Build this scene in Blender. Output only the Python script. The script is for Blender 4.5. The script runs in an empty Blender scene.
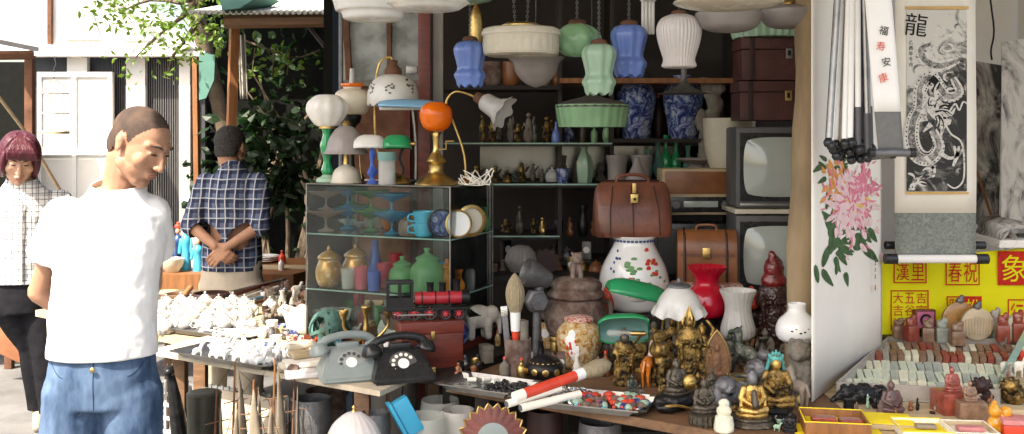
import bpy, bmesh, math, random
from mathutils import Vector, Matrix, Euler
random.seed(7)
PI = math.pi; R_ = math.radians
C = bpy.context.scene.collection
# ------------------------------------------------------------- camera
F = 1005.0; H = 1.58; HY = 135.0; CX = 512.0
sc = bpy.context.scene
cd = bpy.data.cameras.new('camera'); cam = bpy.data.objects.new('camera', cd); C.objects.link(cam)
cam.location = (0, 0, H); cam.rotation_euler = (PI/2, 0, 0)
cd.sensor_width = 36; cd.lens = 36*F/1024; cd.shift_y = -(217-HY)/1024; cd.clip_end = 500; cd.clip_start = 0.05
sc.camera = cam
# ------------------------------------------------------------- sky, sun, exposure
w = bpy.data.worlds.new('World'); sc.world = w; w.use_nodes = True
nt = w.node_tree; bg = nt.nodes['Background']; sky = nt.nodes.new('ShaderNodeTexSky'); sky.sky_type = 'NISHITA'
sky.sun_disc = False; SUN = Vector((.34, .50, -.80)).normalized()
sky.sun_elevation = math.asin(-SUN.z); sky.sun_rotation = math.atan2(-SUN.x, -SUN.y)
sky.air_density = 1.0; sky.dust_density = 4.0; sky.ozone_density = 1.0
nt.links.new(sky.outputs[0], bg.inputs[0]); bg.inputs[1].default_value = 0.15
sd = bpy.data.lights.new('sun', 'SUN'); sd.energy = 3.7; sd.angle = R_(.6); sd.color = (1, .95, .87)
so = bpy.data.objects.new('sun', sd); C.objects.link(so); so.rotation_euler = SUN.to_track_quat('-Z', 'Y').to_euler(); so.location = (-3, -4, 8)
vs = sc.view_settings; vs.view_transform = 'Standard'; vs.look = 'None'; vs.exposure = 1.7; vs.gamma = 1; vs.use_curve_mapping = False
vs.use_white_balance = True; vs.white_balance_temperature = 7200; vs.white_balance_tint = 10
sc.cycles.max_bounces = 8; sc.cycles.transparent_max_bounces = 24; sc.cycles.caustics_reflective = False; sc.cycles.caustics_refractive = False
# ------------------------------------------------------------- materials (all procedural)
MATS = {}
def ramp_mix(nt, fac, c1, c2, lo=.35, hi=.65):
    r = nt.nodes.new('ShaderNodeValToRGB'); r.color_ramp.elements[0].position = lo; r.color_ramp.elements[1].position = hi
    r.color_ramp.elements[0].color = (*c1, 1); r.color_ramp.elements[1].color = (*c2, 1)
    nt.links.new(fac, r.inputs[0]); return r.outputs[0]
def mat(name, col, rough=.5, metal=0, var=.18, scale=18, bump=.15, trans=0, sss=0, coat=0, col2=None, lo=.4, hi=.6, bscale=None, ior=1.45, stretch=None, distort=0):
    if name in MATS: return MATS[name]
    m = bpy.data.materials.new(name); m.use_nodes = True; nt = m.node_tree; b = nt.nodes['Principled BSDF']
    tc = nt.nodes.new('ShaderNodeTexCoord'); mp = nt.nodes.new('ShaderNodeMapping'); nt.links.new(tc.outputs['Object'], mp.inputs[0])
    if stretch: mp.inputs['Scale'].default_value = stretch
    n = nt.nodes.new('ShaderNodeTexNoise'); n.inputs['Scale'].default_value = scale; n.inputs['Detail'].default_value = 6; n.inputs['Roughness'].default_value = .62
    n.inputs['Distortion'].default_value = distort
    nt.links.new(mp.outputs[0], n.inputs[0])
    c1 = tuple(max(0, c*(1-var)) for c in col); c2 = col2 if col2 else tuple(min(1, c*(1+var)) for c in col)
    if not col2: lo, hi = .3, .7
    nt.links.new(ramp_mix(nt, n.outputs[0], c1, c2, lo, hi), b.inputs['Base Color'])
    b.inputs['Metallic'].default_value = metal; b.inputs['IOR'].default_value = ior
    rr = nt.nodes.new('ShaderNodeMapRange'); rr.inputs[3].default_value = max(0, rough-.08); rr.inputs[4].default_value = min(1, rough+.12)
    nt.links.new(n.outputs[0], rr.inputs[0]); nt.links.new(rr.outputs[0], b.inputs['Roughness'])
    b.inputs['Transmission Weight'].default_value = trans
    if rough >= .75: b.inputs['Specular IOR Level'].default_value = .12
    if sss:
        b.inputs['Subsurface Weight'].default_value = sss; b.inputs['Subsurface Radius'].default_value = (.02, .012, .008); b.inputs['Subsurface Scale'].default_value = .5
    b.inputs['Coat Weight'].default_value = coat
    if bump:
        n2 = nt.nodes.new('ShaderNodeTexNoise'); n2.inputs['Scale'].default_value = bscale or scale*4; n2.inputs['Detail'].default_value = 5
        nt.links.new(mp.outputs[0], n2.inputs[0])
        bp = nt.nodes.new('ShaderNodeBump'); bp.inputs['Strength'].default_value = bump; bp.inputs['Distance'].default_value = .004
        nt.links.new(n2.outputs[0], bp.inputs['Height']); nt.links.new(bp.outputs[0], b.inputs['Normal'])
    MATS[name] = m; return m
def pane_mat(name, tint=(.93, .97, .95), gloss=.09, dirt=.012, dirtcol=(.7, .7, .66)):
    m = bpy.data.materials.new(name); m.use_nodes = True; nt = m.node_tree; nt.nodes.clear()
    out = nt.nodes.new('ShaderNodeOutputMaterial'); tr = nt.nodes.new('ShaderNodeBsdfTransparent'); tr.inputs[0].default_value = (*tint, 1)
    gl = nt.nodes.new('ShaderNodeBsdfGlossy'); gl.inputs['Roughness'].default_value = .06
    fr = nt.nodes.new('ShaderNodeFresnel'); fr.inputs[0].default_value = 1.32
    mx = nt.nodes.new('ShaderNodeMixShader'); nt.links.new(fr.outputs[0], mx.inputs[0]); nt.links.new(tr.outputs[0], mx.inputs[1]); nt.links.new(gl.outputs[0], mx.inputs[2])
    df = nt.nodes.new('ShaderNodeBsdfDiffuse'); df.inputs[0].default_value = (*dirtcol, 1)
    tc = nt.nodes.new('ShaderNodeTexCoord'); no = nt.nodes.new('ShaderNodeTexNoise'); no.inputs['Scale'].default_value = 9; no.inputs['Detail'].default_value = 7; nt.links.new(tc.outputs['Object'], no.inputs[0])
    mr = nt.nodes.new('ShaderNodeMapRange'); mr.inputs[1].default_value = .35; mr.inputs[2].default_value = .75; mr.inputs[3].default_value = dirt*.3; mr.inputs[4].default_value = dirt*1.8; nt.links.new(no.outputs[0], mr.inputs[0])
    m2 = nt.nodes.new('ShaderNodeMixShader'); nt.links.new(mr.outputs[0], m2.inputs[0]); nt.links.new(mx.outputs[0], m2.inputs[1]); nt.links.new(df.outputs[0], m2.inputs[2])
    nt.links.new(m2.outputs[0], out.inputs[0]); MATS[name] = m; return m
def opal(name, col, rough=.25, tl=.35, var=.06, bump=.05):
    m = mat(name, col, rough, var=var, scale=14, bump=bump, coat=.5); nt = m.node_tree
    b = nt.nodes['Principled BSDF']; out = nt.nodes['Material Output']; t = nt.nodes.new('ShaderNodeBsdfTranslucent'); t.inputs[0].default_value = (*col, 1)
    mx = nt.nodes.new('ShaderNodeMixShader'); mx.inputs[0].default_value = tl
    nt.links.new(b.outputs[0], mx.inputs[1]); nt.links.new(t.outputs[0], mx.inputs[2]); nt.links.new(mx.outputs[0], out.inputs[0]); return m
def cglass(name, col, alpha=.5, rough=.12):
    """thin coloured pressed glass: part seen through, part body colour"""
    alpha = min(.88, alpha+.08); m = opal(name, tuple(min(1, c*1.25+.02) for c in col), rough, .5, .15, .2); nt = m.node_tree; out = nt.nodes['Material Output']; src = out.inputs[0].links[0].from_socket
    tr = nt.nodes.new('ShaderNodeBsdfTransparent'); tr.inputs[0].default_value = (*[min(1, c*.6+.4) for c in col], 1)
    mx = nt.nodes.new('ShaderNodeMixShader'); mx.inputs[0].default_value = alpha
    nt.links.new(tr.outputs[0], mx.inputs[1]); nt.links.new(src, mx.inputs[2]); nt.links.new(mx.outputs[0], out.inputs[0]); return m
def math_(nt, op, a, b=None):
    n = nt.nodes.new('ShaderNodeMath'); n.operation = op
    for i, v in enumerate((a, b)):
        if v is None: continue
        if isinstance(v, (int, float)): n.inputs[i].default_value = v
        else: nt.links.new(v, n.inputs[i])
    return n.outputs[0]
def stripe_mat(name, base, layers, rough=.8, rot=0):
    """layers: (axis, period, width, offset, colour, strength) woven stripes in object space"""
    m = bpy.data.materials.new(name); m.use_nodes = True; nt = m.node_tree; b = nt.nodes['Principled BSDF']; b.inputs['Roughness'].default_value = rough; b.inputs['Specular IOR Level'].default_value = .12
    tc = nt.nodes.new('ShaderNodeTexCoord'); sp = nt.nodes.new('ShaderNodeSeparateXYZ')
    nz = nt.nodes.new('ShaderNodeTexNoise'); nz.inputs['Scale'].default_value = 7; nt.links.new(tc.outputs['Object'], nz.inputs[0])
    mv = nt.nodes.new('ShaderNodeVectorMath'); mv.operation = 'MULTIPLY_ADD'; mv.inputs[1].default_value = (.02,)*3
    nt.links.new(nz.outputs['Color'], mv.inputs[0]); nt.links.new(tc.outputs['Object'], mv.inputs[2]); nt.links.new(mv.outputs[0], sp.inputs[0])
    cur = None; rgb = nt.nodes.new('ShaderNodeRGB'); rgb.outputs[0].default_value = (*base, 1); cur = rgb.outputs[0]
    for ax, p, wd, off, col, st in layers:
        src = sp.outputs['XYZ'.index(ax)] if ax in 'XYZ' else None
        f = math_(nt, 'FRACT', math_(nt, 'MULTIPLY', math_(nt, 'ADD', src, off+10), 1/p)); msk = math_(nt, 'MULTIPLY', math_(nt, 'LESS_THAN', f, wd/p), st)
        mx = nt.nodes.new('ShaderNodeMix'); mx.data_type = 'RGBA'; nt.links.new(msk, mx.inputs[0]); nt.links.new(cur, mx.inputs[6]); mx.inputs[7].default_value = (*col, 1); cur = mx.outputs[2]
    nt.links.new(cur, b.inputs['Base Color'])
    n2 = nt.nodes.new('ShaderNodeTexNoise'); n2.inputs['Scale'].default_value = 14; n2.inputs['Detail'].default_value = 3; nt.links.new(tc.outputs['Object'], n2.inputs[0])
    bp = nt.nodes.new('ShaderNodeBump'); bp.inputs['Strength'].default_value = .5; bp.inputs['Distance'].default_value = .015; nt.links.new(n2.outputs[0], bp.inputs['Height']); nt.links.new(bp.outputs[0], b.inputs['Normal'])
    MATS[name] = m; return m
def paint_mat(name, base, dark, scale, thr, mid=None, dist=2.0, stretch=(1, 1, 1)):
    m = mat(name, base, .8, var=0, bump=0); nt = m.node_tree; b = nt.nodes['Principled BSDF']; tc = nt.nodes.new('ShaderNodeTexCoord'); mp = nt.nodes.new('ShaderNodeMapping'); mp.inputs['Scale'].default_value = stretch
    nt.links.new(tc.outputs['Object'], mp.inputs[0])
    n = nt.nodes.new('ShaderNodeTexNoise'); n.inputs['Scale'].default_value = scale; n.inputs['Detail'].default_value = 8; n.inputs['Distortion'].default_value = dist; n.inputs['Roughness'].default_value = .65; nt.links.new(mp.outputs[0], n.inputs[0])
    r = nt.nodes.new('ShaderNodeValToRGB'); e = r.color_ramp.elements; e[0].position = thr-.09; e[0].color = (*dark, 1); e[1].position = thr+.11; e[1].color = (*base, 1)
    x = e.new(thr); x.color = (*(mid or [(a+c)/2 for a, c in zip(base, dark)]), 1)
    nt.links.new(n.outputs[0], r.inputs[0]); nt.links.new(r.outputs[0], b.inputs['Base Color']); return m
# ------------------------------------------------------------- mesh builders; units are "pixels at the thing's distance" for small goods, metres for the rest
def ensure(bm): return bm if bm else bmesh.new()
def lathe(prof, seg=36, fn=None, bm=None, M=None, closed=False):
    bm = ensure(bm); rings = []
    for i, (r, z) in enumerate(prof):
        t = i/max(1, len(prof)-1)
        if r <= 1e-6: 
            v = bm.verts.new((0, 0, z)); rings.append([v])
            if M: v.co = M @ v.co
            continue
        ring = []
        for k in range(seg):
            a = 2*PI*k/seg; rr, zz = (fn(a, t, r, z) if fn else (r, z))
            co = Vector((rr*math.cos(a), rr*math.sin(a), zz)); ring.append(bm.verts.new(M @ co if M else co))
        rings.append(ring)
    for A, B in zip(rings, rings[1:]):
        if len(A) == 1 and len(B) == 1: continue
        for k in range(seg):
            k2 = (k+1) % seg
            if len(A) == 1: bm.faces.new((A[0], B[k], B[k2]))
            elif len(B) == 1: bm.faces.new((A[k], B[0], A[k2]))
            else: bm.faces.new((A[k], B[k], B[k2], A[k2]))
    return bm
def smoothprof(p, n=4):
    out = []
    for i in range(len(p)-1):
        p0 = p[max(0, i-1)]; p1 = p[i]; p2 = p[i+1]; p3 = p[min(len(p)-1, i+2)]
        for k in range(n):
            t = k/n; q = []
            for a, b, c, d in zip(p0, p1, p2, p3): q.append(.5*((2*b)+(-a+c)*t+(2*a-5*b+4*c-d)*t*t+(-a+3*b-3*c+d)*t**3))
            q[0] = max(0, q[0]) if len(q) == 2 else q[0]
            out.append(tuple(q))
    out.append(tuple(p[-1])); return out
def shell(p, t=1.0): return list(p)+[(max(.01, r-t), z) for r, z in reversed(p)]
def box(sx, sy, sz, c=(0, 0, 0), bev=0, bm=None, M=None, base=False):
    """c is the centre, or the centre of the bottom face when base is set"""
    bm = ensure(bm); vs0 = set(bm.verts)
    g = bmesh.ops.create_cube(bm, size=1)['verts']; cz = c[2]+(sz/2 if base else 0)
    for v in g: v.co = Vector((v.co.x*sx+c[0], v.co.y*sy+c[1], v.co.z*sz+cz))
    if bev:
        es = list({e for v in g for e in v.link_edges}); bmesh.ops.bevel(bm, geom=es, offset=bev, segments=2, affect='EDGES', profile=.6)
    if M:
        for v in bm.verts:
            if v not in vs0: v.co = M @ v.co
    return bm
def tube(pts, rad=1.0, seg=10, bm=None, cap=True, n=0):
    bm = ensure(bm); pts = [Vector(p) for p in pts]
    if n: pts = [Vector(q) for q in smoothprof3([tuple(p) for p in pts], n)]
    rs = rad if isinstance(rad, (list, tuple)) else [rad]*len(pts)
    if len(rs) != len(pts): rs = [rs[min(len(rs)-1, int(i*(len(rs)-1)/max(1, len(pts)-1)+.5))] for i in range(len(pts))]
    rings = []; up = Vector((0.13, .37, .92))
    t0 = (pts[1]-pts[0]).normalized(); a = t0.cross(up).normalized()
    for i, p in enumerate(pts):
        t = (pts[min(i+1, len(pts)-1)]-pts[max(0, i-1)]).normalized(); a = (a-t*a.dot(t)).normalized(); b = t.cross(a)
        rings.append([bm.verts.new(p+(a*math.cos(2*PI*k/seg)+b*math.sin(2*PI*k/seg))*rs[i]) for k in range(seg)])
    for A, B in zip(rings, rings[1:]):
        for k in range(seg): bm.faces.new((A[k], A[(k+1) % seg], B[(k+1) % seg], B[k]))
    if cap: bm.faces.new(rings[0]); bm.faces.new(list(reversed(rings[-1])))
    return bm
def smoothprof3(p, n):
    out = []
    for i in range(len(p)-1):
        P = [p[max(0, i-1)], p[i], p[i+1], p[min(len(p)-1, i+2)]]
        for k in range(n):
            t = k/n; out.append(tuple(.5*((2*b)+(-a+c)*t+(2*a-5*b+4*c-d)*t*t+(-a+3*b-3*c+d)*t**3) for a, b, c, d in zip(*P)))
    out.append(p[-1]); return out
def ell(c, r, rot=(0, 0, 0), bm=None, sub=3):
    bm = ensure(bm); r = (r, r, r) if isinstance(r, (int, float)) else r
    g = bmesh.ops.create_icosphere(bm, subdivisions=sub, radius=1)['verts']; M = Matrix.Translation(c) @ Euler(rot).to_matrix().to_4x4() @ Matrix.Diagonal((*r, 1))
    for v in g: v.co = M @ v.co
    return bm
def cap(p0, p1, r0, r1=None, bm=None, seg=12):
    r1 = r0 if r1 is None else r1; p0 = Vector(p0); p1 = Vector(p1); d = p1-p0; L = max(d.length, 1e-6); d /= L
    prof = [(0, -r0)]+[(r0*math.cos(a), r0*math.sin(a)) for a in (-1.1, -.55, 0)]+[(r1*math.cos(a), L+r1*math.sin(a)) for a in (0, .55, 1.1)]+[(0, L+r1)]
    M = Matrix.Translation(p0) @ d.to_track_quat('Z', 'Y').to_matrix().to_4x4(); return lathe(prof, seg, bm=bm, M=M)
def loft(rings, seg=24, bm=None, M=None):
    """rings: (cx,cy,cz,rx,ry) closed stack"""
    bm = ensure(bm); L = []
    for cx, cy, cz, rx, ry in rings:
        L.append([bm.verts.new((cx+rx*math.cos(2*PI*k/seg), cy+ry*math.sin(2*PI*k/seg), cz)) for k in range(seg)])
    for A, B in zip(L, L[1:]):
        for k in range(seg): bm.faces.new((A[k], A[(k+1) % seg], B[(k+1) % seg], B[k]))
    bm.faces.new(list(reversed(L[0]))); bm.faces.new(L[-1])
    if M:
        for r in L:
            for v in r: v.co = M @ v.co
    return bm
def poly(pts, d=(0, 0, 1), bm=None):
    """outline polygon extruded by vector d"""
    bm = ensure(bm); a = [bm.verts.new(p) for p in pts]; b = [bm.verts.new(Vector(p)+Vector(d)) for p in pts]; n = len(a)
    bm.faces.new(a); bm.faces.new(list(reversed(b)))
    for k in range(n): bm.faces.new((a[k], b[k], b[(k+1) % n], a[(k+1) % n]))
    return bm
def xform(bm, M):
    bmesh.ops.transform(bm, matrix=M, verts=bm.verts); return bm
def remesh(bm, voxel, smooth=3, noise=0, nscale=10, fac=.6):
    bmesh.ops.recalc_face_normals(bm, faces=bm.faces)
    me = bpy.data.meshes.new('t'); bm.to_mesh(me); bm.free(); o = bpy.data.objects.new('t', me); C.objects.link(o)
    r = o.modifiers.new('r', 'REMESH'); r.mode = 'VOXEL'; r.voxel_size = voxel; r.adaptivity = 0
    if smooth: s = o.modifiers.new('s', 'SMOOTH'); s.factor = fac; s.iterations = smooth
    if noise:
        tx = bpy.data.textures.new('n', 'CLOUDS'); tx.noise_scale = nscale; tx.noise_depth = 2
        d = o.modifiers.new('d', 'DISPLACE'); d.texture = tx; d.strength = noise; d.mid_level = .5
    dg = bpy.context.evaluated_depsgraph_get(); m2 = bpy.data.meshes.new_from_object(o.evaluated_get(dg)); b2 = bmesh.new(); b2.from_mesh(m2)
    bpy.data.objects.remove(o); bpy.data.meshes.remove(m2); bpy.data.meshes.remove(me); return b2
def cut(bm, co, no, fill=False):
    g = list(bm.verts)+list(bm.edges)+list(bm.faces); r = bmesh.ops.bisect_plane(bm, geom=g, plane_co=co, plane_no=no, clear_outer=True)
    if fill: bmesh.ops.holes_fill(bm, edges=[e for e in bm.edges if e.is_boundary])
    return bm
def textbm(s, size, depth=.0005, rot=None):
    cu = bpy.data.curves.new('t', 'FONT'); cu.body = s; cu.size = size; cu.extrude = depth; cu.align_x = 'CENTER'; cu.align_y = 'CENTER'; cu.resolution_u = 3
    o = bpy.data.objects.new('t', cu); C.objects.link(o); dg = bpy.context.evaluated_depsgraph_get(); me = bpy.data.meshes.new_from_object(o.evaluated_get(dg)); bm = bmesh.new(); bm.from_mesh(me)
    bpy.data.objects.remove(o); bpy.data.meshes.remove(me); xform(bm, Matrix.Rotation(PI/2, 4, 'X')); return bm
# ------------------------------------------------------------- objects
S = 1.0
def O(name, bm, m, parent=None, smooth=True, loc=None, rot=None, label=None, solid=0, scale=None, ang=40):
    k = S if scale is None else scale
    if k != 1: bmesh.ops.scale(bm, vec=(k, k, k), verts=bm.verts)
    bmesh.ops.recalc_face_normals(bm, faces=bm.faces)
    me = bpy.data.meshes.new(name); bm.to_mesh(me); bm.free()
    if smooth:
        me.shade_smooth(); me.set_sharp_from_angle(angle=R_(ang))
    o = bpy.data.objects.new(name, me); C.objects.link(o); me.materials.append(MATS[m] if isinstance(m, str) else m)
    if parent: o.parent = parent
    if loc is not None: o.location = Vector(loc)*k
    if rot: o.rotation_euler = rot
    if label: o['label'] = label
    if solid: s = o.modifiers.new('thickness', 'SOLIDIFY'); s.thickness = solid; s.offset = 0
    return o
def tag(o, label, cat=None, group=None, kind=None):
    if label: o['label'] = label
    if cat: o['category'] = cat
    if group: o['group'] = group
    if kind: o['kind'] = kind
    return o
def struct(name, bm, m, loc=(0, 0, 0), smooth=False):
    o = O(name, bm, m, None, smooth, scale=1); o.location = loc; o['kind'] = 'structure'; return o
def W(px, py, Y): return Vector(((px-CX)*Y/F, Y, H-(py-HY)*Y/F))
def onz(px, py, z):
    Y = (H-z)*F/(py-HY); return Vector(((px-CX)*Y/F, Y, z))
def T(name, label, cat, px, py, z=None, Y=None, rz=0, group=None, unit='px'):
    """Empty at the thing's base; py is the image row of the base, resting on height z, or at distance Y"""
    global S
    p = onz(px, py, z) if z is not None else W(px, py, Y)
    o = bpy.data.objects.new(name, None); C.objects.link(o); o.location = p; o.rotation_euler = (0, 0, rz); o.empty_display_size = .05
    tag(o, label, cat, group); S = p.y/F if unit == 'px' else 1.0; return o
def E(name, label, cat, loc, rz=0, group=None):
    global S
    o = bpy.data.objects.new(name, None); C.objects.link(o); o.location = loc; o.rotation_euler = (0, 0, rz); o.empty_display_size = .05
    S = 1.0; return tag(o, label, cat, group)
def dup(root, loc=None, rz=None, label=None, scale=None, parent=None):
    r = root.copy(); C.objects.link(r)
    if parent: r.parent = parent
    if loc is not None: r.location = loc
    if rz is not None: r.rotation_euler = (0, 0, rz)
    if label: r['label'] = label
    if scale: r.scale = (scale,)*3 if isinstance(scale, (int, float)) else scale
    for ch in [c for c in bpy.data.objects if c.parent == root]: dup(ch, parent=r)
    return r
# palette
mat('brass', (.55, .38, .14), .32, 1, .35, 25, .2); mat('gold', (.12, .07, .03), .42, 1, 0, 45, .8, col2=(.66, .43, .14), lo=.3, hi=.5, bscale=130)
mat('gold_dark', (.022, .017, .013), .46, .85, 0, 30, .9, col2=(.52, .33, .10), lo=.40, hi=.68, bscale=130); mat('bronze', (.10, .085, .065), .42, .7, .4, 40, 1, bscale=130)
mat('bronze_green', (.07, .085, .07), .45, .55, 0, 30, .6, col2=(.2, .2, .16), lo=.45, hi=.62); mat('blackmetal', (.012, .012, .013), .35, .3, .3, 30, .3)
mat('iron', (.16, .16, .165), .5, .6, .3, 25, .5); mat('steel', (.30, .29, .275), .38, 1, .25, 14, .3); mat('silver', (.62, .61, .58), .25, 1, .25, 40, .4)
opal('milk', (.86, .85, .81)); opal('cream', (.78, .73, .6)); opal('white_pink', (.80, .76, .74), .4, .3); opal('frost', (.70, .69, .66), .5, .4, .12)
opal('grey_frost', (.42, .38, .36), .5, .4, .15); opal('blue_opal', (.17, .28, .66), .25, .3, .12); opal('green_opal', (.30, .55, .30), .25, .3, .1)
opal('mint', (.44, .64, .48), .3, .35, .08); opal('orange_glass', (.95, .23, .01), .12, .4, .05, 0); opal('banker_green', (.02, .35, .13), .1, .25, .1, 0)
opal('red_glass', (.55, .008, .03), .14, .15, .1, 0); opal('teal_shade', (.22, .42, .38), .15, .3, .1, 0); opal('porcelain', (.84, .84, .82), .12, .05, .03, 0)
mat('china', (.82, .82, .80), .12, var=.04, bump=0, coat=.6); mat('tshirt', (.84, .84, .83), .9, var=.02, bump=.9, scale=9, bscale=7, sss=0, stretch=(1, 1, .5))
mat('skin', (.40, .215, .135), .55, var=.14, scale=16, bump=.12, bscale=90, sss=.08); mat('skin_pale', (.50, .30, .21), .55, var=.1, scale=18, bump=.1, sss=.08)
mat('hair', (.05, .047, .045), .8, var=.5, scale=80, bump=.8, bscale=260); mat('hair_buzz', (.07, .052, .045), .85, var=.1, scale=14, bump=.15, bscale=500, col2=(.15, .098, .072), lo=.4, hi=.75); mat('hair_maroon', (.07, .010, .020), .42, var=.5, scale=30, bump=.7, bscale=60, stretch=(3, 3, .35))
mat('lips', (.36, .14, .11), .45, var=.1); mat('eye_dark', (.02, .015, .012), .2, var=0, bump=0)
mat('denim', (.032, .062, .125), .88, var=.2, scale=7, bump=.7, bscale=22, col2=(.12, .185, .29), lo=.36, hi=.7, stretch=(1.6, 1.6, .6)); mat('beige', (.50, .44, .35), .9, var=.12, scale=6, bump=.5, bscale=9)
mat('black_cloth', (.013, .013, .016), .85, var=.3, scale=8, bump=.5, bscale=10)
mat('leather', (.155, .052, .028), .38, var=.45, scale=9, bump=.35, bscale=70, coat=.15); mat('leather_tan', (.23, .085, .03), .36, var=.3, scale=9, bump=.3, bscale=70, coat=.15)
mat('leather_dark', (.03, .011, .009), .55, var=.3, scale=8, bump=.3); mat('case_brown', (.08, .028, .024), .45, var=.3, scale=10, bump=.5, bscale=90)
mat('redwood', (.13, .025, .015), .35, var=.4, scale=8, bump=.2, stretch=(1, 1, 5)); mat('wood', (.15, .08, .04), .6, var=.4, scale=6, bump=.4, stretch=(1, 6, 6)); mat('wood_orange', (.24, .10, .035), .6, var=.35, scale=6, bump=.4, stretch=(6, 6, .8))
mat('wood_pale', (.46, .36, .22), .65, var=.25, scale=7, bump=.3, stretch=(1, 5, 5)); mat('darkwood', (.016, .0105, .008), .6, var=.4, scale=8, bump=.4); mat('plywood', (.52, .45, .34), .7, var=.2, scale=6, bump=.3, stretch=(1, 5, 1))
mat('stone_red', (.16, .095, .075), .75, var=.3, scale=16, bump=1, bscale=45, col2=(.30, .24, .2), lo=.4, hi=.7); mat('stone', (.19, .17, .14), .8, var=.3, scale=25, bump=1, bscale=60)
mat('paper', (.80, .76, .66), .85, var=.05, scale=5, bump=.15); mat('paper_white', (.82, .80, .76), .85, var=.04, scale=7, bump=.2); mat('ink', (.02, .02, .02), .8, var=.2, bump=0)
mat('plastic_black', (.018, .019, .02), .25, var=.2, bump=.05); mat('plastic_grey', (.24, .28, .27), .3, var=.08, bump=.05); mat('tv_grey', (.085, .085, .088), .45, var=.15, bump=.2)
mat('screen', (.38, .42, .39), .12, var=.1, scale=4, bump=0, coat=.7)

def speckle(name, amt=.3, sc_n=500):
    nt = MATS[name].node_tree; out = nt.nodes['Material Output']; src = out.inputs[0].links[0].from_socket; tc = nt.nodes.new('ShaderNodeTexCoord'); n = nt.nodes.new('ShaderNodeTexNoise'); n.inputs['Scale'].default_value = sc_n; nt.links.new(tc.outputs['Object'], n.inputs[0])
    g = math_(nt, 'GREATER_THAN', n.outputs[0], 1-amt); tr = nt.nodes.new('ShaderNodeBsdfTransparent'); mx = nt.nodes.new('ShaderNodeMixShader'); nt.links.new(g, mx.inputs[0]); nt.links.new(src, mx.inputs[1]); nt.links.new(tr.outputs[0], mx.inputs[2]); nt.links.new(mx.outputs[0], out.inputs[0])

# ------------------------------------------------------------- the setting
mat('asphalt', (.15, .15, .15), .9, var=.25, scale=3, bump=.8, bscale=120); mat('whitewash', (.80, .79, .77), .8, var=.08, scale=2.5, bump=.3); mat('whitepaint', (.78, .77, .74), .6, var=.06, scale=3, bump=.15)
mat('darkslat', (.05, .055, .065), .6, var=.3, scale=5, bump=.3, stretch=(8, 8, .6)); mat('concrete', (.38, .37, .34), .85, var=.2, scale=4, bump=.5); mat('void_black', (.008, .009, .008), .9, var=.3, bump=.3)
mat('rust', (.14, .07, .045), .8, var=.4, scale=10, bump=.6); mat('corr', (.45, .47, .44), .6, var=.25, scale=4, bump=.2); mat('canvas_green', (.10, .22, .19), .8, var=.2, scale=4, bump=.4)
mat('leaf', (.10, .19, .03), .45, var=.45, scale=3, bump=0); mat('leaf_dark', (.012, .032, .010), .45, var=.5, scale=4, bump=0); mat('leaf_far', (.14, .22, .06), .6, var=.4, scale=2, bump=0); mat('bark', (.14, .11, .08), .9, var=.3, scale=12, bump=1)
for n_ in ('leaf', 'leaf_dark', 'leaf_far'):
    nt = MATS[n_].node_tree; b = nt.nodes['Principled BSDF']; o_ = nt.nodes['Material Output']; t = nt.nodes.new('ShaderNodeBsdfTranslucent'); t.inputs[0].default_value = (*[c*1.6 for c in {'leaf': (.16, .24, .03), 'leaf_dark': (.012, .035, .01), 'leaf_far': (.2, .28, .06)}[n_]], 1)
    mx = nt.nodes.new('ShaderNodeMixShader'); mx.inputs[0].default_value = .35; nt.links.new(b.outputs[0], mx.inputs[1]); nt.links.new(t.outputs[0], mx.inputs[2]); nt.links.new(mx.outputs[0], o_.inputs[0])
struct('ground', box(160, 160, .2, (0, 40, -.1)), 'asphalt')
# white shed behind, facing the lane
YS = 8.5
def wq(pts, Y, d, bm=None): return poly([W(x, y, Y) for x, y in pts], (0, d, 0), bm)
sh = E('shed', 'white wooden shed with dark slatted front beyond the market tables', 'shed', (0, 0, 0))
O('slat_wall', wq([(28, 50), (205, 50), (205, 340), (28, 340)], YS+.2, .05), 'darkslat', sh, False)
bm = None
for i in range(34): bm = wq([(112+i*2.3, 52), (113.2+i*2.3, 52), (113.2+i*2.3, 330), (112+i*2.3, 330)], YS+.17, .03, bm)
O('slat', bm, 'tv_grey', sh, False)
O('gable', wq([(-10, 52), (-10, -60), (40, -60), (180, 48), (200, 52)], YS+.02, .1), 'whitewash', sh, False)
O('fascia', wq([(28, 51), (205, 51), (205, 56), (28, 56)], YS-.05, .15), 'whitewash', sh, False)
O('roof_edge', wq([(45, -60), (55, -60), (190, 46), (180, 50)], YS-.1, .5), 'whitepaint', sh, False)
O('gable_panel_and_shade', wq([(62, 7), (92, 12), (101, 40), (64, 40)], YS-.01, .02), 'corr', sh, False)
O('gable_panel_and_shade', wq([(122, 30), (150, 34), (163, 41), (122, 41)], YS-.01, .02), 'corr', sh, False)  # this grey patch paints in the leaf shadow; the panel before it is real
O('gable_strut', wq([(47, -30), (51, -30), (51, 44), (47, 44)], YS-.03, .04), 'rust', sh, False)
for x0, x1 in ((67, 87), (126, 145), (179, 190)): O('pilaster', wq([(x0, 56), (x1, 56), (x1, 330), (x0, 330)], YS+.1, .06), 'whitewash', sh, False)
dr = O('door', wq([(37, 72), (112, 72), (112, 320), (37, 320)], YS+.04, .05), 'whitepaint', sh, False)
bm = None
for a in [((37, 72), (112, 72), (112, 77), (37, 77)), ((37, 77), (41, 77), (41, 320), (37, 320)), ((108, 77), (112, 77), (112, 320), (108, 320)), ((72, 77), (76, 77), (76, 320), (72, 320)), ((41, 150), (72, 150), (72, 155), (41, 155)), ((76, 150), (108, 150), (108, 155), (76, 155))]: bm = wq(a, YS+.02, .02, bm)
O('door_frame', bm, 'whitewash', sh, False)
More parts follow.
